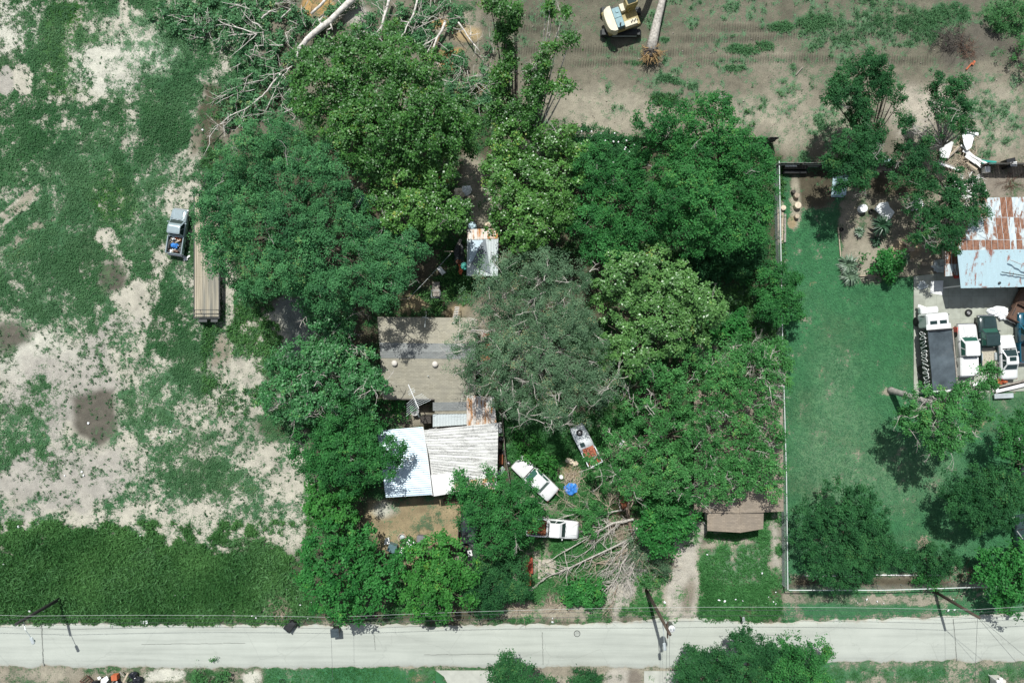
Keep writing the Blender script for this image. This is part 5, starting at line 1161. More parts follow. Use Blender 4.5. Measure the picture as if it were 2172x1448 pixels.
cable("thin cable crossing the road straight down from the short brown pole", [T2, Vector((-17.3, -48, 5.5))], .014)
cable("thin cable crossing the road straight down from the right-hand pole", [T4 - Vector((0, 0, .3)), Vector((45.5, -48, 5.5))], .014)
# ------------------------------------------------------------------ vehicles (x forward, origin on the ground under the middle)
def wheel(root, x, y, r=.34, w=.22):
    mb = MB(); s = 1 if y > 0 else -1
    mb.lathe((x, y, r), [(r * .62, -w / 2), (r * .94, -w / 2), (r, -w * .3), (r, w * .3), (r * .94, w / 2), (r * .62, w / 2)], 20, 'Y')
    t = mb.build('wheel', MAT['tyre'], root, False)
    mb = MB(); mb.lathe((x, y + s * .02, r), [(r * .6, -w / 2 * .8), (r * .6, w / 2 * .8), (r * .2, w / 2 * .95)], 16, 'Y'); mb.build('rim', MAT['rim'], t)
def section(x, w, zb, zt, c=.10):
    return [Vector(p) for p in ((x, -w, zb), (x, -w, (zb + zt) * .5), (x, -w + .01, zt - c), (x, -w + c * .9, zt - c * .15), (x, -w * .5, zt), (x, w * .5, zt), (x, w - c * .9, zt - c * .15), (x, w - .01, zt - c), (x, w, (zb + zt) * .5), (x, w, zb))]
def cabin(root, m, gl, x0, x1, xr0, xr1, wb, wr, zb, zt, frame=True, sunroof=False):
    """greenhouse: base x0..x1 (rear..front), roof xr0..xr1"""
    mb = MB(); c = .08
    b4 = [(x0, -wb), (x1, -wb), (x1, wb), (x0, wb)]; r4 = [(xr0, -wr), (xr1, -wr), (xr1, wr), (xr0, wr)]
    def rr(q, k, z):
        out = []
        for i, (sx, sy) in enumerate(((1, 1), (-1, 1), (-1, -1), (1, -1))):
            x, y = q[i]; out += ([(x, y + sy * k, z), (x + sx * k, y, z)] if i in (0, 2) else [(x + sx * k, y, z), (x, y + sy * k, z)])
        return [Vector(p) for p in out]
    r4b = [((a[0] * .93 + b_[0] * .07), (a[1] * .96 + b_[1] * .04)) for a, b_ in zip(r4, b4)]
    ri = [(xr0 + .14, -wr + .14), (xr1 - .14, -wr + .14), (xr1 - .14, wr - .14), (xr0 + .14, wr - .14)]
    mb.loft([rr(b4, c, zb), rr(r4b, c, zt - .05), rr(r4, c, zt), rr(ri, .1, zt + .03)])
    cab = mb.build('cab', m, root, False)
    def pane(name, q, lo, hi, sh, mat=gl):
        q = [Vector(p) for p in q]; a, b_, c_, d = q
        def at(s, t): return (a * (1 - s) + b_ * s) * (1 - t) + (d * (1 - s) + c_ * s) * t
        mb = MB(); mb.slab([at(sh, lo) , at(1 - sh, lo), at(1 - sh, hi), at(sh, hi)], -.012); mb.build(name, mat, cab)
    mb = MB(); mb.box((x1 + .03, 0, zb + .01), (.12, wb * 1.75, .05), bev=.02); mb.tube([(x1 + .05, -wb * .5, zb + .05), (x1 - .06, -wb * .05, zb + .09)], .018, 4); mb.tube([(x1 + .05, wb * .1, zb + .05), (x1 - .06, wb * .55, zb + .09)], .018, 4); mb.build('wiper_cowl', MAT['black_plastic'], root)
    V = lambda p, z: Vector((p[0], p[1], z))
    zt2 = zt - .03
    pane('windshield', [V(b4[1], zb), V(b4[2], zb), V(r4[2], zt2), V(r4[1], zt2)], .10, .94, .07)
    pane('rear_window', [V(b4[3], zb), V(b4[0], zb), V(r4[0], zt2), V(r4[3], zt2)], .16, .90, .09)
    for s in (0, 1):
        A0, A1, R1, R0 = ((b4[0], b4[1], r4[1], r4[0]), (b4[2], b4[3], r4[3], r4[2]))[s]
        A0, A1, R1, R0 = V(A0, zb), V(A1, zb), V(R1, zt2), V(R0, zt2)
        for f0, f1 in ((.07, .48), (.53, .93)):
            pane('side_window', [A0.lerp(A1, f0), A0.lerp(A1, f1), R0.lerp(R1, f1), R0.lerp(R1, f0)], .14, .88, .02)
    if sunroof:
        mb = MB(); mb.box(((xr0 + xr1) / 2 + .15, 0, zt + .03), (.45, wr * 1.15, .03), bev=.02); mb.build('sunroof', MAT['glass'], cab)
    return cab
def lamps(root, xf, xr, w, z, zr=None):
    for s in (-1, 1):
        mb = MB(); mb.box((xf, s * w * .76, z), (.10, w * .34, .14), bev=.03); mb.build('headlight', MAT['lamp_white'], root)
        mb = MB(); mb.box((xr, s * w * .86, zr or z), (.08, w * .2, .22), bev=.03); mb.build('taillight', MAT['lamp_red'], root)
def mirrors(root, x, w, z, m):
    for s in (-1, 1):
        mb = MB(); mb.box((x, s * (w + .10), z), (.12, .20, .14), bev=.03); mb.build('side_mirror', m, root)
def sedan(label, c, rz, m, L=4.6, W=1.75, boxy=False, gl=None, sunroof=False, hood=.33, boot=.22):
    c = P(*c); c.z = 0; root = thing('parked_car', label, 'car', c, rz, "parked cars and pickups"); gl = gl or MAT['glass']; h = L / 2; w = W / 2; k = 0 if boxy else 1
    mb = MB(); xc = h - L * hood; xb = -h + L * boot
    st = [(-h, w * (.90 - .06 * k), .42, .72 if boxy else .66), (-h + .07, w * .95, .30, .84), (-h + .25, w * .98, .24, .90), (xb, w, .22, .93), (xc, w, .22, .95), (h - .9, w * (.99 - .02 * k), .22, .90 if boxy else .84), (h - .25, w * (.97 - .07 * k), .24, .84 if boxy else .72), (h - .06, w * (.93 - .13 * k), .30, .76 if boxy else .62), (h, w * (.88 - .16 * k), .40, .62 if boxy else .54)]
    mb.loft([section(*s) for s in st]); mb.build('body', m, root, True)
    cabin(root, m, gl, xb - .05, xc + .12, xb + (.35 if boxy else .62), xc - (.55 if boxy else .68), w * .92, w * .72, .92, 1.40, sunroof=sunroof)
    mb = MB(); mb.box((h - .03, 0, .42), (.16, W * .86, .16), bev=.05); mb.build('bumper', MAT['chrome'] if boxy else m, root)
    mb = MB(); mb.box((-h + .03, 0, .44), (.16, W * .88, .16), bev=.05); mb.build('bumper', MAT['chrome'] if boxy else m, root)
    lamps(root, h - .08, -h + .05, w, .66 if boxy else .60, .70); mirrors(root, xc - .25, w * .92, 1.0, m)
    for x in (h - L * .19, -h + L * .2):
        for y in (-w + .1, w - .1): wheel(root, x, y, .32)
    return root
def pickup(label, c, rz, m, L=5.3, W=1.85, bed_m=None, gl=None, crew=.0, cab_on=True, name='pickup_truck', hood_tyre=False, liner='steel_dark', cover=False):
    c = P(*c); c.z = 0; root = thing(name, label, 'pickup', c, rz, "parked cars and pickups"); gl = gl or MAT['glass']; h = L / 2; w = W / 2
    xc = h - L * .27; xb = -h + L * (.40 - crew)        # cowl, back of cab
    mb = MB()
    st = [(xb, w, .36, 1.02), (xc - .3, w, .36, 1.06), (xc + .1, w, .38, 1.07), (h - .75, w * .985, .40, 1.02), (h - .22, w * .95, .42, .97), (h - .05, w * .88, .46, .86), (h, w * .84, .52, .72)]
    mb.loft([section(*s, .09) for s in st]); mb.build('body', m, root, True)
    mb = MB(); mb.box((xc + (h - xc) * .5 + .02, 0, 1.045), ((h - xc) * .72, W * .5, .045), bev=.03); mb.build('hood_panel', m, root)
    if cab_on: cabin(root, m, gl, xb + .04, xc + .15, xb + .16, xc - .55, w * .93, w * .76, 1.02, 1.66)
    # open bed
    fl = MB(); bl = xb - .04 - (-h); fl.box((-h + bl / 2, 0, .62), (bl, W * .94, .07)); bed = fl.build('bed', bed_m or MAT['steel_dark'], root)
    for s in (-1, 1):
        mb = MB(); mb.box((-h + bl / 2, s * (w - .06), .70), (bl, .12, .62), bev=.03); mb.build('bed_side', m, bed)
        mb = MB(); mb.box((-h + L * .19, s * (w - .20), .74), (.85, .24, .24), bev=.06); mb.build('wheel_arch', MAT[liner], bed)
    mb = MB(); mb.box((xb - .07, 0, .72), (.07, W * .86, .56), bev=.02); mb.build('bed_front', m, bed)
    mb = MB(); mb.box((-h + .04, 0, .72), (.08, W * .84, .52), bev=.02); mb.build('tailgate', m, root)
    if cover:
        mb = MB(); mb.box((-h + bl / 2, 0, 1.03), (bl * .99, W * .93, .05), bev=.02); mb.build('bed_cover', m, bed)
    mb = MB(); mb.box((h + .02, 0, .52), (.18, W * .92, .2), bev=.05); mb.build('bumper', MAT['chrome'] if m is not MAT['black_paint'] else m, root)
    mb = MB(); mb.box((-h - .08, 0, .48), (.16, W * .88, .16), bev=.04); mb.build('bumper', MAT['chrome'], root)
    lamps(root, h - .09, -h + .02, w, .76, .84)
    if cab_on: mirrors(root, xc - .2, w * .95, 1.15, m)
    for x in (h - L * .19, -h + L * .22):
        for y in (-w + .12, w - .12): wheel(root, x, y, .37, .24)
    return root
def tyre_thing(label, c, z=0, r=.34, tilt=None, rim=True):
    root = thing('tyre', label, 'tyre', P(*c, z) , group="loose tyres"); mb = MB()
    mb.lathe((0, 0, .11), [(r * .58, -.10), (r * .93, -.11), (r, -.05), (r, .05), (r * .93, .11), (r * .58, .10), (r * .52, 0)], 20, cap=False)
    mb.add([], []); mb.build('tread', MAT['tyre'], root)
    if rim:
        mb = MB(); mb.lathe((0, 0, .08), [(r * .56, -.06), (r * .56, .05), (r * .42, .06), (r * .38, 0), (r * .16, .02), (r * .12, .06), (.01, .07)], 18); mb.build('rim', MAT['rim'], root)
    if tilt: root.rotation_euler = tilt
    return root

silver = pickup("silver-grey pickup on the sandy field with its bed full of scrap", (375, 491, .9), R(81.5), MAT['silver_paint'], 4.75, 1.75)
silver.location.z = 0
# scrap in the silver pickup's bed
JUNK = [('white_board', 'pale scrap box'), ('tarp_blue', 'crumpled blue tarp'), ('wood_pale', 'piece of pale wood'), ('rust', 'rusty lump of scrap'), ('white_board', 'white plastic tub'), ('orange', 'orange scrap of plastic'), ('black_plastic', 'black plastic bag'), ('wood_brown', 'brown wooden offcut')]
q = random.Random(4); cs, sn = math.cos(R(81.5)), math.sin(R(81.5))
JL = ["white box lying at the front of the silver pickup's bed", "bright blue crumpled tarp in the middle of the silver pickup's bed", "pale wood offcut across the silver pickup's bed", "rusty scrap at the front right of the silver pickup's bed", "small white tub at the rear of the silver pickup's bed", "orange scrap near the cab in the silver pickup's bed", "black bag against the left side of the silver pickup's bed", "brown offcut at the tail of the silver pickup's bed"]
for i, (lx, ly, sx, sy) in enumerate(((-.75, .3, .35, .3), (-1.5, .05, .8, .55), (-1.05, -.2, .5, .12), (-.8, -.4, .4, .35), (-2.1, .35, .3, .28), (-.65, .0, .3, .3), (-1.75, .45, .3, .28), (-2.05, -.15, .6, .2))):
    mb = MB(); mm = JUNK[i][0]
    if i in (1, 6): mb.blob((0, 0, .14), (sx / 2, sy / 2, .16), i, .3, 12, 7)
    else: mb.box((0, 0, .12), (sx, sy, .22), q.uniform(0, 3), (q.uniform(-.3, .3), q.uniform(-.3, .3)), .03)
    o = mb.build('scrap', MAT[mm]); p = silver.location + Vector((lx * cs - ly * sn, lx * sn + ly * cs, .66)); o.location = p; tag(o, JL[i], "scrap", "scrap in the silver pickup")
for i in range(26):
    lx, ly = q.uniform(-2.2, -.6), q.uniform(-.6, .6); mb = MB(); mb.box((0, 0, .22), (q.uniform(.06, .2), q.uniform(.04, .12), .05), q.uniform(0, 3), (q.uniform(-.5, .5), q.uniform(-.5, .5)))
    o = mb.build('scrap', MAT[q.choice(['white_board', 'wood_pale', 'rust', 'wood_brown', 'white_board', 'black_plastic', 'sack'])]); o.location = silver.location + Vector((lx * cs - ly * sn, lx * sn + ly * cs, .68))
    tag(o, "tiny scrap piece among the junk in the silver pickup's bed", "scrap", "scrap in the silver pickup")

sedan("old long white car parked slantwise in the weeds beside the carport", (1135, 1014, .7), R(137), MAT['white_paint'], 5.3, 1.9, boxy=True, gl=MAT['green_glass'], hood=.36, boot=.24)
pickup("white pickup with a rusty bed half hidden under the willow-like tree", (1172, 1120, .8), R(-4), MAT['white_paint'], 5.4, 1.9, bed_m=MAT['rust'])
wk = pickup("stripped white pickup wreck with a spare wheel on its hood and a rusty bed", (1243, 945, .7), R(117), MAT['wreck_paint'], 4.5, 1.65, bed_m=MAT['rust_red'], cab_on=False, crew=-.02)
mb = MB(); mb.box((.35, 0, .78), (.9, 1.35, .1)); mb.box((.3, .3, .95), (.5, .5, .35), bev=.08); mb.build('cab_floor', MAT['dark_green_paint'], wk)
tp = wk.location + Vector((math.cos(R(117)) * 1.6, math.sin(R(117)) * 1.6, 0))
t_ = tyre_thing("spare wheel lying on the hood of the stripped pickup wreck", (0, 0), 0, .33); t_.location = (tp.x, tp.y, 1.05)
mb = MB(); mb.slab([Vector((-.55, -.6, 0)), Vector((.6, -.6, 0)), Vector((.6, .6, 0)), Vector((-.55, .6, 0))], .03); o = mb.build('metal_sheet', M_rust('sheet_rust', (.55, .45, .38), rust=(.34, .10, .05), amount=.62, scale=1.6)); o.location = wk.location + Vector((math.cos(R(117)) * -.75, math.sin(R(117)) * -.75, 1.08)); o.rotation_euler = (0, .08, R(112)); tag(o, "rusty red sheet laid over the bed of the stripped pickup wreck", "sheet metal")
bp = pickup("old black pickup with white junk in its bed at the edge of the tan yard", (996, 1140, .8), R(92), MAT['black_paint'], 4.7, 1.8, liner='black_plastic')
for i, (u, v, sx, sy, mm, lb) in enumerate(((1000, 1152, .65, .42, 'white_board', "crumpled white sack in the black pickup's bed, nearest its cab"), (997, 1172, .45, .6, 'white_board', "white square board in the black pickup's bed, nearest its tailgate"), (990, 1160, .3, .3, 'wood_brown', "brown box in the black pickup's bed"))):
    mb = MB(); mb.blob((0, 0, .1), (sx / 2, sy / 2, .14), i, .25, 10, 6) if i == 0 else mb.box((0, 0, .12), (sx, sy, .18), .2 * i, (.1, .1), .03)
    o = mb.build('scrap', MAT[mm]); o.location = P(u, v, .67); tag(o, lb, "scrap", "scrap in the black pickup")
pickup("white pickup with a covered white bed parked right beside the dump truck", (2054, 742, .9), R(92), MAT['white_paint'], 5.4, 1.95, gl=MAT['green_glass'], crew=.04, cover=True)
pickup("dark green pickup with a pale littered bed, parked beside the small white car", (2097, 723, .9), R(93), MAT['dark_green_paint'], 5.3, 1.9, bed_m=M_plain('straw_bed', (.46, .42, .33), .9, var=.5, scale=9), gl=MAT['green_glass'], crew=.02, liner='galv')
sedan("small white car with a sunroof parked right of the dark green pickup", (2138, 758, .7), R(93), MAT['white_paint'], 4.6, 1.72, sunroof=True)
pickup("teal-blue pickup cut by the right edge of the picture", (2180, 715, .9), R(92), MAT['blue_paint'], 5.2, 1.85)
sedan("dark car half hidden under the slender tree at the right edge", (2178, 965, .7), R(95), MAT['black_paint'], 4.5, 1.75)
sedan("dark car with pale trim under the trees in the lower right corner", (2172, 1138, .7), R(100), MAT['dark_green_paint'], 4.5, 1.75)
# rusty buggy under the workshop edge
pickup("brown stripped-down truck under the edge of the sky-blue roof", (2176, 640, .9), R(64), MAT['wood_brown'], 4.6, 1.75, cab_on=False, bed_m=MAT['wood_brown'])

# dump truck with tarp
c = P(1996, 745, 2.4); c.z = 0
dt = thing("dump_truck", "white-cabbed dump truck with a glossy black tarp and white scrolls on its side", "truck", c, R(95))
mb = MB(); mb.box((-.55, 0, .85), (7.2, .9, .3), bev=.05); mb.build('chassis', MAT['steel_dark'], dt)
mb = MB(); mb.box((-.9, 1.22, 1.75), (6.2, .09, 1.5)); mb.box((-.9, -1.22, 1.75), (6.2, .09, 1.5)); mb.box((-4.0, 0, 1.75), (.1, 2.4, 1.5)); mb.box((2.2, 0, 1.85), (.1, 2.4, 1.7)); mb.box((-.9, 0, 1.05), (6.2, 2.4, .1))
for i in range(9): mb.box((-3.8 + i * .72, 1.285, 1.75), (.08, .05, 1.5)); mb.box((-3.8 + i * .72, -1.285, 1.75), (.08, .05, 1.5))
bx = mb.build('dump_box', MAT['black_plastic'], dt)
mb = MB(); nu, nw = 24, 12; vs = []; fs = []
for i in range(nu + 1):
    for j in range(nw + 1):
        x = -4.0 + 6.2 * i / nu; y = -1.25 + 2.5 * j / nw
        z = 2.53 - .26 * math.sin(math.pi * j / nw) * (.6 + .5 * math.sin(x * 1.3 + 1)) + .035 * math.sin(x * 6 + y * 4) * math.sin(math.pi * j / nw) + .02 * math.sin(x * 3 - y * 9)
        vs.append((x, y, z))
N0 = len(vs); vs += [(a, b_, z - .03) for a, b_, z in vs]
for i in range(nu):
    for j in range(nw):
        a = i * (nw + 1) + j; fs.append((a, a + nw + 1, a + nw + 2, a + 1)); fs.append((N0 + a, N0 + a + 1, N0 + a + nw + 2, N0 + a + nw + 1))
mb.add(vs, fs); mb.build('tarp', MAT['tarp_black'], dt, True)
mb = MB(); mb.box((-4.02, 0, 2.55), (.14, 2.6, .12)); mb.build('rear_rail', MAT['white_paint'], bx)
mb = MB(); mb.box((-.9, -1.27, 2.55), (6.3, .12, .1)); mb.build('side_rail', MAT['wood_grey'], bx)
mb = MB(); mb.box((3.2, 0, 1.55), (1.5, 2.3, 1.7), bev=.16); cb = mb.build('cab', MAT['white_paint'], dt)
for s in (-1, 1):
    mb = MB(); mb.box((3.0, s * .5, 2.41), (.36, .72, .03)); mb.build('roof_window', MAT['glass'], cb)
mb = MB(); mb.slab([Vector((3.955, -1.0, 1.6)), Vector((3.955, 1.0, 1.6)), Vector((3.955, 1.0, 2.2)), Vector((3.955, -1.0, 2.2))], .02); mb.build('windshield', MAT['glass'], cb)
mb = MB(); mb.box((2.55, 0, 2.35), (.55, 2.55, .12), bev=.05); mb.build('cab_shield', MAT['white_paint'], dt)
mb = MB(); mb.box((4.3, 0, .85), (.7, 1.9, .6), bev=.12); mb.build('hood', MAT['white_paint'], dt)
mb = MB(); q = random.Random(9)
for i in range(13):
    x0 = 1.9 - i * .45; zc = 1.75
    pts = [Vector((x0 + math.cos(t * .9 + i) * (.05 + .03 * t) , 1.35, zc + .55 * math.sin(t * .8 + i * 1.7) * (1 - t * .03))) for t in range(0, 9)]
    mb.tube(pts, .045, 5)
mb.build('white_scroll', MAT['white_board'], bx)  # white tube scrolls along the box side, plain stand-in for an unclear pattern
for x in (3.2, -1.9, -3.1):
    for y in (-1.05, 1.05): wheel(dt, x, y, .5, .3)
for s in (-1, 1):
    mb = MB(); mb.box((3.7, s * 1.3, 1.9), (.1, .22, .4), bev=.03); mb.build('side_mirror', MAT['black_plastic'], cb)
    mb = MB(); mb.box((4.62, s * .75, .8), (.08, .3, .2), bev=.03); mb.build('headlight', MAT['lamp_white'], dt)
# flatbed trailer
tr = thing("flatbed_trailer", "long weathered wooden flatbed trailer under the bluish tree, with steel rails at its tail", "trailer", P(439, 545, 1.0), R(90)); tr.location.z = 0
L2, W2 = 12.6, 2.5
mb = MB(); q = random.Random(2)
for i in range(12):
    y = -W2 / 2 + (i + .5) * W2 / 12
    for k in range(3):
        x0 = -L2 / 2 + k * L2 / 3; mb.box((x0 + L2 / 6, y, 1.05 + q.uniform(-.006, .006)), (L2 / 3 - .01, W2 / 12 - .012, .05))
m, nt, b = new_mat("deck_wood"); n1_ = noise(nt, 1.0, 6, stretch=(.25, 7, 1)); n2_ = noise(nt, .55, 3, stretch=(.15, 2.0, 1))
nt.links.new(mixc(nt, .8, ramp(nt, n1_, [(.3, (.22, .205, .165)), (.7, (.45, .425, .35))]), ramp(nt, n2_, [(.38, (.55, .58, .6)), (.55, (1.1, 1.02, .9))]), 'MULTIPLY'), b.inputs["Base Color"]); b.inputs["Roughness"].default_value = .9
mb.build('deck', m, tr)
mb = MB(); mb.box((0, -W2 / 2 - .05, 1.0), (L2 + .3, .1, .18)); mb.box((0, W2 / 2 + .05, 1.0), (L2 + .3, .1, .18)); mb.box((0, -.5, .85), (L2, .12, .3)); mb.box((0, .5, .85), (L2, .12, .3)); mb.box((-L2 / 2 - .1, 0, .95), (.1, W2 + .2, .25)); mb.build('frame', MAT['steel_dark'], tr)
mb = MB(); mb.tube([(-L2 / 2 + .75, -1.25, 1.08), (-L2 / 2 + .75, -1.25, 1.75), (-L2 / 2 + .75, 1.25, 1.75), (-L2 / 2 + .75, 1.25, 1.08)], .035, 6); mb.tube([(-L2 / 2 + .3, -1.25, 1.08), (-L2 / 2 + .3, -1.25, 1.5), (-L2 / 2 + .3, 1.25, 1.5), (-L2 / 2 + .3, 1.25, 1.08)], .03, 6); mb.tube([(-L2 / 2 + .75, .35, 1.75), (-L2 / 2 + .3, .35, 1.5)], .03, 6); mb.build('tail_rail', MAT['steel_dark'], tr)
mb = MB(); mb.box((-L2 / 2 - .3, .45, .95), (.4, .9, .06), tilt=(0, .2)); mb.box((-L2 / 2 - .3, -.75, .95), (.4, .7, .06), tilt=(0, .2)); mb.build('ramp', MAT['steel_dark'], tr)
for x in (-5.3, -4.2):
    for y in (-1.0, 1.0): wheel(tr, x, y, .45, .3)
mb = MB(); mb.tube([(L2 / 2, -.9, .9), (L2 / 2 + 2.0, .1, .8), (L2 / 2, .9, .9)], .07, 6); mb.tube([(L2 / 2 + 1.9, .1, .8), (L2 / 2 + 2.6, .1, .75)], .08, 6); mb.build('tow_bar', MAT['steel_dark'], tr)
mb = MB(); mb.tube([(L2 / 2 + .4, 1.0, .0), (L2 / 2 + .4, 1.0, 1.0)], .06, 6); mb.build('landing_leg', MAT['steel_dark'], tr)

# excavator
c = P(1318, 42, 1.0); c.z = 0
ex = thing("excavator", "cream and ochre excavator on the cleared dirt, cut by the top edge", "excavator", c, R(0))
def crawler(y):
    mb = MB(); prof = [(-1.9, .08), (-2.15, .35), (-1.95, .72), (1.95, .72), (2.2, .35), (1.9, .08)]
    mb.loft([[Vector((x, y - .3, z)) for x, z in prof], [Vector((x, y + .3, z)) for x, z in prof]])
    for i in range(26):
        x = -1.95 + i * .156; mb.box((x, y, .755), (.07, .62, .05))
    t = mb.build('crawler_track', MAT['steel_dark'], ex)
    mb = MB(); mb.box((.4, y - .34, .45), (2.6, .05, .2), bev=.02); mb.build('track_guard', MAT['galv'], t)
crawler(-1.15); crawler(1.15)
mb = MB(); mb.box((0, 0, .65), (1.6, 1.7, .5), bev=.1); mb.lathe((0, 0, .95), [(.7, -.1), (.7, .15)], 20); mb.build('undercarriage', MAT['steel_dark'], ex)
hr = R(20); hm = Matrix.Rotation(hr, 3, 'Z')
def hb(mb, c_, d, bev=.05, tilt=None): return mb.box(hm @ Vector(c_), d, hr, tilt, bev)
mb = MB(); hb(mb, (-.1, 0, 1.25), (3.5, 2.55, .35), .1); pl = mb.build('turntable_deck', MAT['ochre'], ex)
mb = MB(); ring = []
for zz, k in ((1.05, .96), (1.15, 1.0), (2.0, 1.0), (2.12, .95)):
    r_ = []
    for t in np.linspace(-1, 1, 13):
        r_.append(hm @ Vector((-1.30 - .62 * math.sqrt(max(0, 1 - (abs(t) ** 3.2))) * k, t * 1.36 * k, zz)))
    r_.append(hm @ Vector((-1.0, 1.36 * k, zz))); r_.append(hm @ Vector((-1.0, -1.36 * k, zz))); ring.append(r_)
mb.loft(ring); mb.build('counterweight', MAT['cream'], ex)
mb = MB(); hb(mb, (-.55, -.05, 1.75), (.85, 2.1, .62), .07); hd = mb.build('engine_cover', MAT['teal_grey'], ex)
mb = MB(); hb(mb, (-.55, -.05, 2.09), (.75, .06, .04), .0); hb(mb, (-.5, .55, 2.1), (.3, .3, .06), .02); mb.build('engine_hatch', MAT['teal_grey'], hd)
mb = MB(); mb.lathe(hm @ Vector((-.62, -.85, 2.05)), [(.08, 0), (.08, .35), (.06, .36)], 12); mb.build('exhaust', MAT['black_plastic'], hd)
mb = MB(); hb(mb, (.55, -.95, 1.65), (1.35, .62, .55), .05); tb_ = mb.build('tool_box', MAT['cream'], ex)
mb = MB(); hb(mb, (1.35, -.95, 1.5), (.4, .66, .3), .03); mb.build('step_box', MAT['ochre'], ex)
mb = MB()
for i in range(5): hb(mb, (.6 + i * .16, -.95 + .1 * (i % 2), 1.97), (.08, .2, .1), .02)
mb.build('valves', MAT['steel_dark'], tb_)
mb = MB(); hb(mb, (.35, .85, 1.6), (.7, .8, .5), .05); mb.build('side_box', MAT['cream'], ex)
mb = MB(); hb(mb, (1.1, .85, 2.05), (1.25, .85, 1.4), .08); cb = mb.build('cab', MAT['ochre'], ex)
mb = MB(); hb(mb, (1.74, .85, 2.25), (.03, .72, .8), .0); mb.build('windshield', MAT['glass'], cb)
mb = MB(); hb(mb, (1.1, .85, 2.77), (.9, .6, .03), .0); mb.build('roof_window', MAT['glass'], cb)
hm = Matrix.Rotation(R(58), 3, 'Z')
mb = MB(); bp_ = [(.75, 1.5), (1.5, 2.5), (2.6, 3.3), (4.0, 3.2), (5.4, 2.4)]
for (a, b_) in zip(bp_[:-1], bp_[1:]):
    A_, C_ = Vector((a[0], -.1, a[1])), Vector((b_[0], -.1, b_[1])); up_ = Vector((0, 0, .26)); s = Vector((0, .24, 0))
    mb.hexa([hm @ p for p in (A_ - s - up_, C_ - s - up_, C_ + s - up_, A_ + s - up_, A_ - s + up_, C_ - s + up_, C_ + s + up_, A_ + s + up_)])
bm_ = mb.build('boom', MAT['ochre'], ex)
for y in (-.42, .22):
    mb = MB(); mb.tube([hm @ Vector((1.5, y, 1.5)), hm @ Vector((2.4, y, 2.6))], .09, 8); mb.tube([hm @ Vector((2.2, y, 2.4)), hm @ Vector((2.9, y, 3.1))], .05, 8); mb.build('boom_cylinder', MAT['cream'], bm_)
mb = MB(); A_, C_ = Vector((5.3, -.1, 2.6)), Vector((5.9, -.1, .6)); s = Vector((0, .2, 0)); f_ = Vector((.22, 0, .05))
mb.hexa([hm @ p for p in (A_ - s - f_, A_ - s + f_, A_ + s + f_, A_ + s - f_, C_ - s - f_ * .6, C_ - s + f_ * .6, C_ + s + f_ * .6, C_ + s - f_ * .6)]); mb.build('stick', MAT['ochre'], ex)
mb = MB(); rr_ = [[hm @ Vector((5.85 + .45 * math.cos(t), y, .55 + .5 * math.sin(t))) for t in np.linspace(-2.9, .6, 9)] for y in (-.6, .4)]
mb.loft(rr_); mb.build('bucket', MAT['steel_dark'], ex)

# uprooted log with its root ball
B = P(1380, 105); lg = thing("uprooted_log", "uprooted trunk with a tangled root ball lying beside the excavator", "log", B)
mb = MB(B); mb.tube([P(1381, 108, .7), P(1386, 80, .75), P(1395, 40, .85), P(1404, 5, .95), P(1410, -25, 1.0)], [.62, .50, .42, .36, .34], 12); mb.build('trunk', MAT['bark_pale'], lg, True)
mb = MB(B); q = random.Random(8)
mb.blob(P(1380, 112, .6), (.75, .7, .7), 3, .2, 12, 8); rb = mb.build('root_ball', MAT['wood_dark'], lg)
mb = MB(B)
for i in range(60):
    a = q.uniform(0, 6.28); p = P(1381, 110, q.uniform(.5, 1.35)) + Vector((math.cos(a) * q.uniform(.1, .6), math.sin(a) * q.uniform(.1, .6), 0))
    twig(mb, p, Vector((math.cos(a) * .8, -.5 + math.sin(a) * .6, q.uniform(-.5, .4))), q.uniform(.5, 1.0), q.uniform(.03, .06), 1, q)
tag(mb.build('roots', MAT['root'], lg), kind='stuff')
def brush_pile(name, label, c, rx, ry, n, m, h=.5, cat="brush pile", ln=(.5, 1.4), r=(.015, .035), group="heaps of brush and roots"):
    B = P(*c); mb = MB(); q = random.Random(int(c[0]))
    for i in range(n):
        a = q.uniform(0, 6.28); f = math.sqrt(q.random()); p = Vector((math.cos(a) * rx * f, math.sin(a) * ry * f, q.uniform(.05, h * (1.1 - f))))
        a2 = q.uniform(0, 6.28); twig(mb, p, Vector((math.cos(a2), math.sin(a2), q.uniform(-.2, .25))), q.uniform(*ln), q.uniform(*r), 1, q)
    o = mb.build(name, MAT[m]); o.location = B; return tag(o, label, cat, group)
brush_pile("root_heap", "dark heap of torn roots and brush at the top right of the clearing", (2015, 85), 1.7, 1.2, 110, 'wood_dark', .8)
brush_pile("root_heap", "smaller reddish heap of roots right of the dark one", (2050, 108), 1.0, .8, 40, 'wood_brown', .6)
brush_pile("brush_pile", "brown pile of dry twigs on the grass verge near the fallen bin", (597, 1290), 1.1, 1.0, 150, 'brush', .45, ln=(.3, .8))
brush_pile("brush_pile", "dry brush at the foot of the fig trees by the road", (1105, 1290), 1.6, .5, 60, 'brush', .3)
brush_pile("brush_pile", "dry cut branches scattered on the verge left of the bare soil patch", (1180, 1285), 1.8, .5, 50, 'brush', .25)
brush_pile("brush_pile", "pale twiggy heap beside the stripped pickup wreck", (1212, 1015), 1.1, 1.0, 60, 'wood_pale', .5)
brush_pile("brush_pile", "brown dead twigs beside the lower right fig-like tree", (2040, 1225), 1.6, .8, 26, 'wood_brown', .4)
brush_pile("brush_pile", "pale leafless shrub stump near the small lawn tree", (1958, 1148), .5, .5, 40, 'brush', .8, ln=(.3, .6))
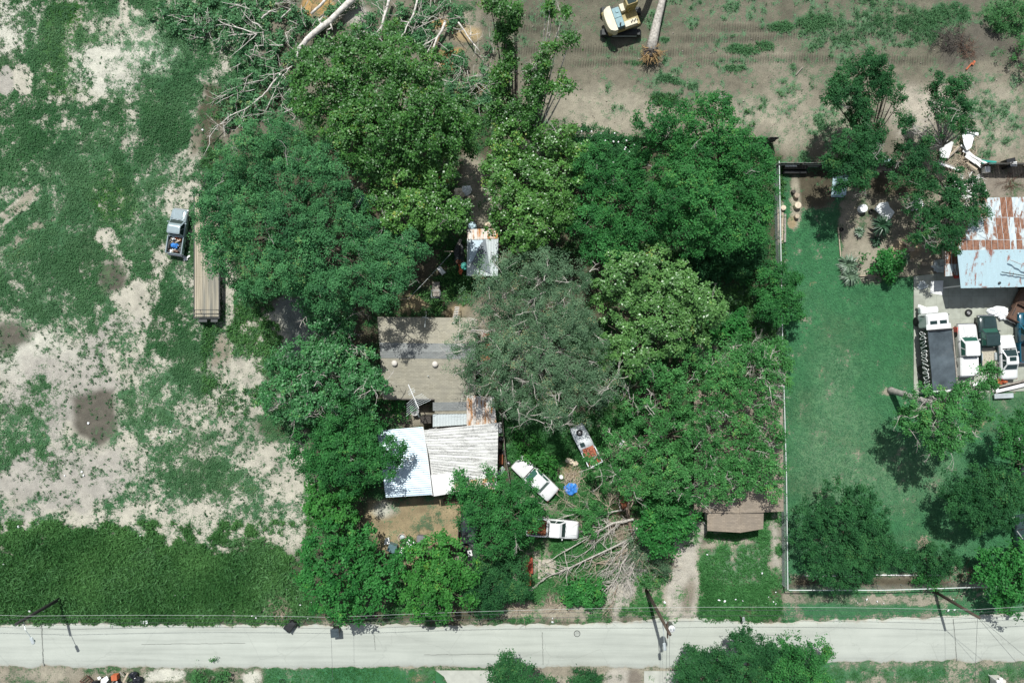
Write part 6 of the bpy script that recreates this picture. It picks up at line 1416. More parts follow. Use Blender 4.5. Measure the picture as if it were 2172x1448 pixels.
for i, (u, v, l, w, m_, lb) in enumerate(((2055, 140, 1.0, .12, 'orange', "longer orange splintered stick below the root heaps"), (2064, 133, .5, .22, 'orange', "short orange wood chunk below the root heaps"), (1695, 150, 1.2, .08, 'wood_grey', "grey stick lying on the dirt left of the lone dark crown"))):
    a = (u - l * 6, v + l * 8) if i != 1 else (u - 2, v + 5); plank(lb, a, (u + l * 6, v - l * 6), w, .02, m_, .08, "broken_stick", "stick", "broken sticks")

# dead fallen tree below the ash tree
B = P(1335, 1130); dd = thing("dead_tree", "fallen dead tree with long bare grey branches sprawling over the front yard", "dead tree", B)
mb = MB(B); mb.tube([P(1322, 1005, .9), P(1326, 1050, .8), P(1333, 1095, .6), P(1342, 1140, .4)], [.18, .22, .2, .14], 10); mb.build('trunk', M_bark('rotten', (.26, .19, .14), 4), dd, True)
mb = MB(B); mb.blob(P(1323, 1065, .9), (.35, .6, .35), 5, .3, 10, 6); mb.build('rotten_core', MAT['rust'], dd)
q = random.Random(21)
for pts, r in (([(1345, 1100), (1300, 1110), (1268, 1125), (1235, 1150), (1180, 1180)], .13), ([(1340, 1140), (1290, 1165), (1245, 1185), (1205, 1205), (1150, 1225)], .11), ([(1320, 1080), (1280, 1086), (1230, 1085), (1170, 1102), (1150, 1096)], .07), ([(1365, 1140), (1340, 1165), (1318, 1195), (1308, 1225), (1290, 1245), (1262, 1252)], .10), ([(1358, 1172), (1340, 1195), (1335, 1220), (1330, 1232)], .08), ([(1330, 1150), (1300, 1195), (1270, 1195), (1255, 1200)], .05), ([(1300, 1080), (1275, 1062), (1262, 1050)], .05), ([(1325, 1085), (1338, 1060), (1342, 1045)], .05), ([(1240, 1090), (1225, 1075), (1195, 1060), (1170, 1040)], .04), ([(1385, 1165), (1420, 1190), (1405, 1210)], .04), ([(1310, 1240), (1300, 1265), (1292, 1300)], .04), ([(1330, 1175), (1375, 1150), (1345, 1135)], .06), ([(1268, 1125), (1240, 1120), (1230, 1110)], .05), ([(1350, 1120), (1325, 1160), (1310, 1200), (1290, 1215)], .07), ([(1370, 1150), (1350, 1190), (1338, 1215), (1335, 1235)], .06), ([(1360, 1150), (1385, 1180), (1400, 1195)], .06), ([(1335, 1165), (1300, 1185), (1268, 1192), (1250, 1190)], .05), ([(1345, 1140), (1310, 1175), (1290, 1205), (1275, 1212)], .06), ([(1310, 1115), (1275, 1140), (1250, 1165), (1215, 1190)], .06), ([(1335, 1080), (1345, 1055), (1350, 1035)], .05), ([(1290, 1075), (1300, 1050)], .04)):
    mb = MB(B); pp = [P(u + q.uniform(-2, 2), v + q.uniform(-2, 2), .25 + q.uniform(0, .5) + .4 * (1 - i / len(pts))) for i, (u, v) in enumerate(pts)]
    mb.tube(pp, [r * (1 - .75 * i / (len(pp) - 1)) for i in range(len(pp))], 6)
    for k in range(int(12 + r * 130)):
        i = q.randrange(len(pp) - 1); p = pp[i].lerp(pp[i + 1], q.random()); d = (pp[i + 1] - pp[i]).normalized()
        twig(mb, p, d + Vector((q.uniform(-.9, .9), q.uniform(-.9, .9), q.uniform(-.1, .5))), q.uniform(.7, 2.0), r * .3 + .008, 1, q)
    mb.build('branch', MAT['bark_pale'] if r > .05 else MAT['brush'], dd)
brush_pile("brush_pile", "dense brown brush heaped on the trunk of the fallen dead tree", (1318, 1118), 1.6, 1.6, 170, 'brush', .9, ln=(.4, 1.1), r=(.012, .03))
brush_pile("brush_pile", "grey tangled twigs at the lower end of the fallen dead tree", (1345, 1195), 1.6, 1.5, 150, 'bark_grey', .7, ln=(.5, 1.2), r=(.012, .028))
brush_pile("brush_pile", "brown leafless tangle between the fallen dead tree and the gravel driveway", (1378, 1165), 1.2, 1.5, 110, 'brush', .7, ln=(.5, 1.2), r=(.012, .028))
brush_pile("brush_pile", "reddish dry brush under the lower edge of the spreading ash-like crown", (1312, 1072), 1.4, 1.2, 90, 'wood_brown', .9, ln=(.4, 1.1), r=(.012, .03))
brush_pile("brush_pile", "thin dry stalks strewn on the weeds left of the fallen dead tree", (1200, 1215), 2.4, 1.2, 60, 'brush', .2, ln=(.5, 1.3), r=(.01, .02))

# ------------------------------------------------------------------ yard things
def bin_(label, c, rz, fallen=False):
    root = thing("wheelie_bin", label, "trash bin", P(*c), rz, "trash bins by the road")
    mb = MB(); rings = []
    for z, k in ((.06, .78), (.2, .82), (1.0, 1.0), (1.04, 1.04)):
        rings.append([Vector((sx * .32 * k, sy * .34 * k, z)) for sx, sy in ((-1, -.8), (-.8, -1), (.8, -1), (1, -.8), (1, .8), (.8, 1), (-.8, 1), (-1, .8))])
    mb.loft(rings); mb.build('bin_body', MAT['black_plastic'], root)
    mb = MB(); mb.box((0, 0, 1.08), (.72, .74, .07), bev=.04); mb.box((0, .05, 1.12), (.5, .5, .04), bev=.02); ld = mb.build('lid', M_plain('bin_lid', (.055, .075, .085), .4, var=.2), root)
    mb = MB(); mb.tube([(-.3, .40, 1.0), (.3, .40, 1.0)], .025, 6); mb.build('handle', MAT['black_plastic'], root)
    for s in (-1, 1):
        mb = MB(); mb.lathe((s * .3, .32, .12), [(.12, -.04), (.12, .04)], 12, 'X'); mb.build('wheel', MAT['tyre'], root)
    root.scale = (1.22, 1.22, 1.1)
    if fallen: root.rotation_euler = (R(88), 0, rz); root.location.z = .40
    return root
bin_("dark wheelie bin standing at the edge of the pale road", (716, 1332), R(5)); bin_("dark wheelie bin lying on its side on the grass verge", (628, 1312), R(-40), True)

def lump(name, label, cat, c, r, m, seed=0, rough=.25, z=0, group=None):
    mb = MB(); mb.blob((0, 0, r[2] * .85), r, seed, rough, 14, 8); o = mb.build(name, MAT[m]); o.location = P(*c, z); return tag(o, label, cat, group)
def sheet(name, label, cat, q_, z, m, th=.03, group=None, tilt=.0):
    pts = [P(u, v) for u, v in q_]; c = sum(pts, Vector()) / len(pts); n = len(pts)
    if (pts[1] - pts[0]).cross(pts[2] - pts[1]).z < 0: pts = pts[::-1]
    mb = MB(); jit = random.Random(int(c.x * 100)); zz = [jit.uniform(0, tilt) for _ in pts]
    mb.add([p - c + Vector((0, 0, h)) for p, h in zip(pts, zz)] + [p - c + Vector((0, 0, h + th)) for p, h in zip(pts, zz)], [tuple(range(n - 1, -1, -1)), tuple(range(n, 2 * n))] + [(i, (i + 1) % n, n + (i + 1) % n, n + i) for i in range(n)])
    o = mb.build(name, MAT[m]); o.location = (c.x, c.y, z); return tag(o, label, cat, group)
def crate(label, c, d, rz, m, name="crate", cat="crate", group=None, z=0):
    mb = MB(); mb.box((0, 0, d[2] / 2), d, 0, None, .03); mb.box((0, 0, d[2] + .02), (d[0] * 1.04, d[1] * 1.04, .05), 0, None, .02); o = mb.build(name, MAT[m]); o.location = P(*c, z); o.rotation_euler = (0, 0, rz); return tag(o, label, cat, group)
def drum(label, c, r, h, m, lid=None, name="drum", cat="drum", z=0, group=None, open_=False):
    root = thing(name, label, cat, P(*c, z), group=group); mb = MB()
    prof = [(r * .96, 0), (r, .03), (r, h * .33), (r * 1.03, h * .35), (r, h * .37), (r, h * .66), (r * 1.03, h * .68), (r, h * .7), (r, h)]
    if open_: prof += [(r * .92, h), (r * .9, h * .35), (.01, h * .3)]
    mb.lathe((0, 0, 0), prof, 18); mb.build('shell', MAT[m], root, False)
    if not open_: mb = MB(); mb.lathe((0, 0, h), [(r * .96, 0), (r * .96, .025), (r * .2, .03)], 18); mb.build('lid', MAT[lid or m], root)
    return root
# satellite/aerial
B = P(883, 873); an = thing("television_aerial", "pale rooftop television aerial on a mast beside the shingled house", "aerial", B)
mb = MB(B); mb.tube([B, P(889, 884, 3.2), P(880, 852, 5.2)], [.05, .045, .035], 6); mb.build('mast', MAT['galv'], an)
A_, C_ = P(866, 815, 5.4), P(888, 866, 5.1); mb = MB(B); mb.tube([A_, C_], .05, 6); bo = mb.build('boom', MAT['white_board'], an)
dirn = (C_ - A_).normalized(); sd = Vector((-dirn.y, dirn.x, 0)).normalized()
mb = MB(B)
for i, (t, L_) in enumerate(((.22, .35), (.30, .4), (.36, .35), (.55, .9), (.62, 1.0), (.69, 1.1), (.76, 1.2), (.83, 1.3), (.90, 1.45))):
    p = A_.lerp(C_, t); mb.tube([p - sd * L_ + dirn * L_ * .35, p, p + sd * L_ - dirn * L_ * .05], .018, 4)
mb.build('elements', MAT['galv'], bo)
drum("open pale-rimmed drum under the television aerial", (882, 871), .42, .85, 'white_board', name="water_drum", open_=True, group="drums and buckets")
# ladder leaning on the shingled house
B = P(970, 655); la = thing("ladder", "pale wooden ladder leaning on the back eave of the shingled house", "ladder", B)
a0, a1 = P(970, 650, .6), P(963, 686, 3.1); d = (a1 - a0).normalized(); sd = Vector((d.y, -d.x, 0)).normalized() * .24
for s in (-1, 1): mb = MB(B); mb.tube([a0 + sd * s, a1 + sd * s], .04, 5); mb.build('side_rail', MAT['wood_pale'], la)
for i in range(10): mb = MB(B); p = a0.lerp(a1, (i + .5) / 10); mb.tube([p - sd, p + sd], .035, 5); mb.build('rung', MAT['white_board'], la)
mb = MB(P(904, 668)); mb.tube([P(904, 660, 0), P(904, 668, 3.2), P(902, 680, 4.2), P(901, 694, 4.6)], [.05, .05, .04, .03], 6); mb.tube([P(896, 672, 3.9), P(908, 674, 3.9)], .03, 5); o = mb.build("mast", MAT['galv']); o.location = P(904, 668); tag(o, "thin grey mast with a crosspiece at the back eave of the shingled house", "mast")
# clothesline
B = P(862, 640); cl = thing("clothesline", "clothesline strung diagonally across the shaded back yard", "clothesline", B)
for u, v in ((864, 636), (956, 538)):
    mb = MB(B); p = P(u, v); mb.tube([p, p + Vector((0, 0, 1.9))], .05, 6); mb.box(p + Vector((0, 0, 1.9)), (1.0, .07, .07), R(0)); mb.build('line_post', MAT['wood_pale'], cl)
mb = MB(B); mb.tube([P(866, 634, 1.9), P(910, 588, 1.7), P(957, 537, 1.9)], .02, 4); mb.build('line', MAT['wire_pale'], cl)
# cart
cr = thing("garden_cart", "small grey cart with a wire cage end on the shaded back lawn", "cart", P(926, 616))
mb = MB(); mb.box((0, .1, .45), (.72, 1.5, .08)); mb.build('bed', MAT['wood_grey'], cr)
mb = MB(); fr = [(-.45, -.75), (.45, -.75), (.45, 0), (-.45, 0), (-.45, -.75)]; mb.tube([(x, y - .05, .85) for x, y in fr], .035, 5)
for x, y in fr[:4]: mb.tube([(x, y - .05, .45), (x, y - .05, .85)], .025, 5)
mb.build('cage', MAT['galv'], cr)
for s in (-1, 1): mb = MB(); mb.lathe((s * .42, .3, .22), [(.22, -.05), (.22, .05)], 14, 'X'); mb.build('wheel', MAT['tyre'], cr)
sheet("board", "white board lying tilted on the grass near the small grey cart", "board", [(927, 570), (934, 565), (946, 578), (938, 584)], .1, 'white_board', .05, "loose boards and sheets")
# bench on the patio edge
bn = thing("bench", "slatted dark red bench under the lower edge of the carport", "bench", P(957, 1060), R(4))
mb = MB()
for i in range(14): mb.box((-.75 + i * .115, 0, .45), (.09, .5, .03))
mb.build('seat', MAT['wood_brown'], bn)
mb = MB()
for i in range(14): mb.box((-.75 + i * .115, .28, .75), (.09, .04, .55), 0, (-.15, 0))
mb.build('backrest', MAT['wood_brown'], bn)
for x in (-.75, .75): mb = MB(); mb.box((x, 0, .22), (.07, .5, .44)); mb.build('leg', MAT['wood_dark'], bn)
gr = thing("fire_bowl", "round stone-rimmed fire bowl on the tan yard", "fire bowl", P(854, 1138)); mb = MB(); mb.lathe((0, 0, 0), [(.3, 0), (.46, .25), (.48, .38), (.40, .40), (.34, .2), (.02, .12)], 20); mb.build('bowl', MAT['stone'], gr); mb = MB(); mb.lathe((0, 0, .16), [(.3, 0), (.26, .1), (.12, .12), (.02, .13)], 14); mb.build('ash', MAT['galv'], gr)
ct = thing("storage_box", "grey plastic storage box on the tan yard", "storage box", P(895, 1141), R(-3)); mb = MB(); mb.box((0, 0, .3), (.85, .85, .6), bev=.06); mb.build('box', M_plain('box_grey', (.13, .13, .14), .6, var=.2), ct); mb = MB(); mb.box((0, 0, .63), (.95, .92, .09), bev=.05); mb.box((0, 0, .685), (.6, .6, .03), bev=.01); mb.build('lid', M_plain('box_lid', (.18, .18, .19), .5, var=.2), ct)
crate("grey-blue square cabinet standing among the fig leaves at the tan yard", (834, 1158), (.85, .8, .8), R(-22), 'teal_grey', "cabinet", "cabinet")
sheet("board", "crumpled white sheet behind the grey-blue cabinet", "board", [(818, 1140), (826, 1138), (828, 1150), (816, 1152)], .1, 'white_board', .15, "loose boards and sheets", .2)
# rusty channel and boards by the drive
crate("orange rusted metal trough standing in the weeds below the white pickup", (1122, 1196), (.75, 1.6, .5), R(2), 'rust_red', "trough", "trough")
crate("orange rusted beam standing upright below the rusted trough", (1121, 1222), (.5, 1.2, .9), R(0), 'orange', "steel_beam", "beam")
plank("grey weathered board lying near the road below the rusted trough", (1097, 1248), (1127, 1249), .28, .1, 'wood_grey')
# tarp and bucket heap
lump("tarp", "bright blue crumpled tarp on the weeds near the old white car", "tarp", (1210, 1035), (.62, .55, .25), 'tarp_blue', 3, .35)
drum("small white bucket near the blue tarp", (1190, 1010), .2, .4, 'white_board', name="bucket", cat="bucket", group="drums and buckets")
sheet("board", "pale broken board in the weeds right of the stripped pickup wreck", "board", [(1312, 940), (1318, 930), (1323, 934), (1314, 950)], .2, 'white_board', .05, "loose boards and sheets", .3)
for i, (u, v) in enumerate(((1205, 975), (1212, 978), (1220, 982))): lump("sack", ("leftmost", "middle", "rightmost")[i] + " of three dusty sacks beside the stripped pickup wreck", "sack", (u, v), (.3, .25, .2), 'sack', i, .2, group="dusty sacks")
# things along the carport fence
tyre_thing("bare tyre hanging low on the plank fence beside the carport", (1064, 958), .3, .3, rim=False); tyre_thing("wheel with a pale rim by the plank fence beside the carport", (1062, 930), .3, .3)
tyre_thing("small wheel in the grass right of the plank fence", (1078, 982), 0, .28)
sheet("board", "pale green panel leaning at the lower end of the plank fence", "board", [(1054, 1000), (1066, 985), (1072, 992), (1060, 1010)], .5, 'galv', .03, "loose boards and sheets", .3)
crate("orange rusty panel box between the carport and the plank fence", (1063, 972), (.4, 1.0, .5), 0, 'rust', "rusty_box", "box")
for i, (u, v, m_) in enumerate(((1061, 900, 'white_board'), (1062, 912, 'galv'), (1060, 945, 'stone'))):
    lump("scrap", ("white", "grey", "brown")[i] + " lump of scrap in the gap between carport and plank fence", "scrap", (u, v), (.22, .3, .2), m_, i, group="scrap beside the carport")
# scrap around the metal shed
lump("tarp", "dark grey crumpled tarp against the left side of the metal shed", "tarp", (976, 540), (.5, 1.3, .4), 'steel_dark', 4, .3)
lump("scrap", "orange rusted scrap at the lower left of the metal shed", "scrap", (978, 570), (.22, .6, .3), 'orange', 6, .35, group="scrap beside the shed")
lump("scrap", "dark red rusted scrap left of the metal shed", "scrap", (974, 555), (.3, .35, .4), 'rust', 7, .35, group="scrap beside the shed")
drum("teal drum at the lower left corner of the metal shed", (986, 566), .38, .9, 'teal', group="drums and buckets")
drum("pale blue drum behind the metal shed's upper edge", (1003, 482), .42, .9, 'metal_sky', group="drums and buckets")
plank("short pale log left of the metal shed", (972, 520), (978, 508), .3, .3, 'wood_grey', .25)
for i, (u, v, rx, ry, m_, lb) in enumerate(((975, 410, .55, .5, 'sack', "beige sack on the sandy strip above the metal shed"), (990, 405, .5, .5, 'tarp_white', "white bulging bag on the sandy strip above the metal shed"), (1000, 420, .4, .25, 'sack', "small tan sack at the lower right of the white bulging bag"), (988, 430, .25, .2, 'white_board', "white tub below the white bulging bag"), (970, 425, .5, .3, 'white_board', "flat white sack under the edge of the cottonwood"), (945, 395, .45, .5, 'white_board', "white heap under the cottonwood beside orange scraps"), (928, 460, .2, .9, 'white_board', "long white strip seen through the cottonwood leaves"), (1035, 478, .3, .3, 'sack', "pale rubble at the upper right corner of the metal shed"))):
    lump("sack", lb, "sack", (u, v), (rx, ry, .3), m_, i + 20, .3, group="sacks and heaps in the back yard")
for i, (u, v, m_, lb) in enumerate(((932, 380, 'orange', "orange scrap under the cottonwood, uppermost"), (943, 388, 'orange', "orange scrap under the cottonwood, beside the white heap"), (778, 418, 'rust_red', "red rusty sheet in deep shade between the bluish tree and the cottonwood"), (1100, 664, 'rust_red', "rusty red sheet showing through the top of the olive-grey oak"), (1112, 660, 'orange', "orange rusty patch of metal under the olive-grey oak"), (1030, 735, 'rust_red', "rusty red junk under the left side of the olive-grey oak"), (1033, 712, 'rust_red', "rusty red can under the upper left of the olive-grey oak"), (1028, 760, 'orange', "orange junk under the left edge of the olive-grey oak"))):
    lump("scrap", lb, "scrap", (u, v), (.5, .3, .3), m_, i + 40, .35, group="rusty scrap under the trees")
crate("grey cabinet in deep shade under the cottonwood", (768, 425), (1.0, .8, .8), .3, 'teal_grey', "cabinet", "cabinet")
# planted bed and junk by the lawn
def logseg(label, c, r, h, m='stone', tilt=None):
    mb = MB(); mb.lathe((0, 0, 0), [(r, 0), (r * 1.02, h * .5), (r * .95, h), (r * .5, h + .02), (.02, h + .02)], 12); o = mb.build("stump_section", MAT[m]); o.location = P(*c); return tag(o, label, "stump", "sawn log sections by the fence")
logseg("pale round log section, uppermost of the sawn row on the lawn", (1687, 416), .28, .45); logseg("tan broad log section in the middle of the sawn row", (1689, 437), .36, .5, 'sack'); logseg("small ring-marked log section at the lower end of the sawn row", (1688, 460), .24, .4, 'wood_pale'); logseg("dark narrow log section at the top of the sawn row", (1681, 408), .2, .4, 'wood_dark'); logseg("tan log section at the top of the timber stack by the fence", (1659, 442), .28, .4, 'sack')
for i, x_ in enumerate((1650, 1655, 1660, 1666)): plank(("leftmost", "second from left", "third from left", "rightmost")[i] + " long timber of the stack on the lawn by the fence", (x_ - i * .5, 445 + i * 3), (x_ - 2, 520 - i * 2), .2, .05, 'wood_grey' if i % 2 else 'wood_pale', .14, "timber", "timber", "stacked timbers")
tr_ = thing("trough", "long black double trough at the dark grey fence above the lawn", "trough", P(1683, 360), 0)
mb = MB(); mb.box((0, .2, .35), (2.5, .55, .7), bev=.05); mb.build('shelf', MAT['wood_dark'], tr_); mb = MB(); mb.box((0, -.35, .28), (2.6, .4, .56), bev=.12); mb.build('tank', MAT['black_plastic'], tr_); mb = MB(); mb.box((-.55, .28, .72), (1.2, .3, .03)); mb.build('pale_board', MAT['white_board'], tr_)
rk = thing("sheet_stack", "pale blue corrugated sheets with a round wire rack on the dark soil by the lawn", "sheet stack", P(1776, 398))
for i in range(3):
    mb = MB(); q4_ = [P(1762 + i * 3, 418 - i), P(1788 + i * 2, 419 - i * 2), P(1789 + i * 4, 378 - i * 4), P(1766 + i * 4, 376)]; mb.corr([p - P(1776, 398) + Vector((0, 0, .1 + .08 * i)) for p in q4_], .2, .02); mb.build('corrugated_sheet', MAT['metal_sky'], rk)
mb = MB(); 
for r in (.45, .25): mb.tube([(math.cos(t) * r, math.sin(t) * r, .42) for t in np.linspace(0, 6.283, 22)], .03, 5)
for i in range(-2, 3): mb.tube([(-.42 + abs(i) * .08, i * .16, .42), (.42 - abs(i) * .08, i * .16, .42)], .018, 4)
mb.build('wire_rack', MAT['steel_dark'], rk)
drum("white drum on the planted bed above the palms", (1826, 444), .42, .6, 'tarp_white', group="drums and buckets")
sheet("tarp", "big torn white sheet spread on the planted bed", "tarp", [(1850, 445), (1862, 432), (1878, 430), (1884, 440), (1892, 452), (1886, 466), (1872, 464)], .12, 'tarp_white', .05, None, .35)
crate("white square tank under the leafy yard tree", (1938, 436), (1.1, .9, .7), R(32), 'tarp_white', "tank", "tank")
tyre_thing("small black pot-like tyre at the top left of the planted bed", (1784, 487), 0, .2, rim=False); tyre_thing("small tyre beside the torn white sheet", (1846, 448), 0, .24, rim=False)
tyre_thing("tyre with a rusty hub lying on the concrete truck yard", (2053, 663), .05, .36)
def rosette(name, label, c, r, n, h, m, w=.09, droop=.5, tr=.0):
    root = thing(name, label, "palm" if 'palm' in name else "agave", P(*c), group="spiky plants of the bed")
    if tr: mb = MB(); mb.tube([(0, 0, -.1), (0, 0, tr)], [.16, .12], 8); mb.build('trunk', MAT['bark'], root)
    mb = MB(); q = random.Random(int(c[0]))
    for i in range(n):
        a = i * 2.4 + q.uniform(-.2, .2); el = q.uniform(.1, 1.1); L_ = r * q.uniform(.75, 1.1); d = Vector((math.cos(a), math.sin(a), 0)); s = Vector((-d.y, d.x, 0)) * w * q.uniform(.7, 1.2)
        z0 = tr + .1; p0 = Vector((0, 0, z0)); p1 = p0 + d * L_ * .5 * math.cos(el * .6) + Vector((0, 0, h * math.sin(el))); p2 = p1 + d * L_ * .55 + Vector((0, 0, -h * droop * (1.1 - el)))
        mb.add([p0 - s * .5, p0 + s * .5, p1 + s, p2, p1 - s, p1 + Vector((0, 0, -.03))], [(0, 1, 2, 5), (0, 5, 4), (4, 5, 3), (5, 2, 3)])
    mb.build('fronds', MAT[m], root); return root
MAT['frond'] = M_plain('frond', (.05, .13, .07), .4, var=.6, scale=3, c2=(.20, .30, .19)); MAT['frond_dark'] = M_plain('frond_dark', (.025, .075, .035), .4, var=.5, scale=4)
rosette("agave", "big spiky agave-like clump at the edge of the mown lawn", (1795, 562), 1.25, 90, .8, 'frond'); rosette("agave", "second spiky rosette overlapping the big clump from below", (1800, 585), 1.2, 70, .7, 'frond')
rosette("fan_palm", "dark fan palm on the planted bed below the torn white sheet", (1857, 482), 1.25, 80, .7, 'frond_dark', .1, .6, 1.0); rosette("agave", "small pale spiky plant left of the dark fan palm", (1821, 493), .65, 36, .4, 'frond'); rosette("agave", "small spiky plant below the dark fan palm", (1856, 512), .7, 34, .4, 'frond_dark'); rosette("agave", "spiky plant at the right end of the leafy bed shrub", (1914, 548), .9, 40, .5, 'frond')
rosette("fan_palm", "spiky palm under the leafy yard tree", (1948, 478), .9, 44, .6, 'frond_dark', .09, .6, .8); rosette("agave", "strappy plant at the left of the lower right fig-like tree", (2075, 1205), 1.0, 40, .6, 'frond_dark', .12)
for i, (u, v, rx) in enumerate(((1922, 515, .4), (1930, 525, .5), (1920, 530, .35), (1935, 512, .35), (1958, 560, .25), (1930, 552, .22))): lump("rock", ("tan rock in the rubble heap by the workshop, " + ("upper left", "largest, in the middle", "lower left", "upper right")[i]) if i < 4 else ("round grey stone near the side roof of the workshop", "small tan stone below the rubble heap")[i - 4], "rock", (u, v), (rx, rx * .8, .25), 'stone', i, .25, group="rocks by the planted bed")
# demolition boards beyond the fence
DG = "demolition boards"
sheet("board", "large ragged white board, left of the demolition heap", "board", [(1985, 308), (1998, 300), (2013, 306), (2012, 320), (2004, 338), (1988, 338), (1986, 322)], .4, 'white_board', .06, DG, .5)
sheet("board", "tall white board at the top of the demolition heap", "board", [(2033, 286), (2048, 284), (2060, 290), (2052, 302), (2048, 318), (2040, 324), (2033, 312)], .5, 'tarp_white', .06, DG, .4)
sheet("board", "white cap board across the top of the tall white board", "board", [(2030, 283), (2036, 279), (2063, 288), (2061, 294)], .85, 'tarp_white', .06, DG, .1)
for i, (a, b_, w, m_, lb) in enumerate((((2056, 292), (2052, 332), .25, 'wood_pale', "upright pale plank right of the tall white board"), ((2033, 310), (2004, 340), .16, 'wood_pale', "slanting plank crossing from the tall white board to the left board"), ((2036, 312), (2008, 338), .12, 'wood_grey', "grey slanting batten beside the crossing plank"), ((2038, 308), (2080, 345), .18, 'white_board', "long white plank slanting down right from the tall white board"), ((2042, 320), (2098, 350), .22, 'white_board', "longest white plank reaching the teal board"), ((1985, 345), (2040, 362), .25, 'white_board', "white plank lying low at the left of the heap"), ((1990, 340), (2035, 358), .14, 'wood_grey', "grey batten lying above the low white plank"), ((2048, 330), (2070, 345), .4, 'white_board', "short broad white plank in the middle of the heap"), ((2060, 335), (2082, 355), .3, 'white_board', "white plank piece left of the white cube"), ((2050, 345), (2072, 360), .2, 'wood_pale', "pale plank piece low in the heap"), ((2018, 275), (2019, 300), .06, 'wood_grey', "thin grey stick standing out above the heap"), ((2050, 405), (2068, 412), .25, 'white_board', "white board piece above the rusty roof, left"), ((2078, 415), (2092, 404), .25, 'white_board', "white board piece above the rusty roof, right"), ((2046, 420), (2062, 416), .2, 'white_board', "small white board piece touching the rusty roof edge"), ((2020, 395), (2036, 402), .3, 'white_board', "white board piece under the leafy yard tree"), ((2010, 375), (2040, 385), .2, 'wood_pale', "pale plank under the leafy yard tree"))):
    plank(lb, a, b_, w, .3 + .04 * i % .3, m_, .05, "plank", "plank", DG, .15 + .05 * (i % 5))
sheet("board", "teal board at the right end of the demolition heap", "board", [(2075, 341), (2108, 344), (2107, 352), (2078, 350)], .3, 'teal', .06, DG, .1)
crate("white cube-shaped appliance below the teal board", (2087, 362), (.55, .6, .55), 0, 'tarp_white', "appliance", "appliance")
crate("black grill with a white front beside the leaning dark fence", (2132, 350), (.9, .9, .9), .2, 'black_plastic', "grill", "grill"); sheet("board", "white tray at the foot of the black grill", "board", [(2128, 350), (2142, 348), (2143, 358), (2130, 358)], .95, 'tarp_white', .05, DG)
for i, (a, b_) in enumerate((((1830, 362), (1880, 354)), ((1840, 352), (1890, 362)), ((1835, 366), (1870, 362)), ((1850, 348), (1900, 352)), ((1828, 372), (1836, 395)))): plank(("upper left", "crossing", "lower", "uppermost", "downward pointing")[i] + " grey timber of the pile against the fence behind the dark narrow crown", a, b_, .35, .15 + .07 * i, 'wood_grey' if i % 2 else 'wood_pale', .12, "timber", "timber", "timber pile at the fence")
sheet("board", "teal-grey panel on the timber pile against the fence", "board", [(1862, 342), (1882, 342), (1886, 348), (1862, 350)], .7, 'metal_sky', .05, None, .1)
brush_pile("ash_heap", "burnt round patch with a few sticks above the rusty workshop roof", (2144, 388), .5, .4, 18, 'wood_brown', .2, cat="ash heap")
brush_pile("lumber_heap", "tangled heap of pale sticks and laths under the white demolition boards", (2030, 328), 2.0, 1.3, 90, 'wood_pale', .5, cat="lumber heap", ln=(.7, 1.8), r=(.02, .04))
brush_pile("lumber_heap", "pale broken laths scattered under the leafy yard tree beside the rusty roof", (2045, 395), 1.8, 1.0, 50, 'white_board', .4, cat="lumber heap", ln=(.4, 1.1), r=(.025, .05))
# truck yard
for i, (pt, rx, ry) in enumerate((((2112, 660), 1.0, .5), ((2124, 668), .5, .6))): lump("tarp", ("broad white crumpled tarp on the concrete above the small white car", "smaller white crumpled tarp piece above the small white car")[i], "tarp", pt, (rx, ry, .3), 'tarp_white', i + 3, .25)
crate("red fuel tank between the dump truck and the white pickup", (2026, 703), (.5, .95, .7), R(5), 'red', "fuel_tank", "tank"); lump("scrap", "red can under the side roof of the workshop", "scrap", (2026, 586), (.3, .25, .3), 'red', 2, .15)
sheet("mat", "pale stained mat on the concrete left of the workshop roof", "mat", [(1974, 596), (2000, 595), (1998, 626), (1972, 622)], .06, 'white_board', .03)
for i, (a, b_, w, m_, lb) in enumerate((((1946, 648), (1985, 662), .28, 'white_board', "white slanting boom in front of the dump truck"), ((2111, 828), (2180, 812), .5, 'white_board', "long white trailer ramp board below the small white car"), ((2116, 822), (2180, 806), .35, 'wood_grey', "grey trailer board just above the white ramp board"), ((2108, 840), (2148, 838), .5, 'galv', "pale teal sheet stack below the white ramp board"), ((1972, 808), (2014, 800), .15, 'white_board', "white bar at the tail of the dump truck"), ((2062, 815), (2100, 805), .35, 'white_board', "pale beam under the leaning tree's crown"))): plank(lb, a, b_, w, .25 if i else .6, m_, .12)
lump("scrap", "orange rusty scrap behind the small white car", "scrap", (2120, 808), (.5, .35, .3), 'orange', 9, .35); lump("scrap", "grey heap of pipes left of the workshop side roof", "scrap", (1992, 565), (.9, .6, .3), 'galv', 5, .4); lump("scrap", "pale dusty scrap on the left end of the concrete", "scrap", (1955, 605), (.5, .4, .2), 'galv', 8, .4)
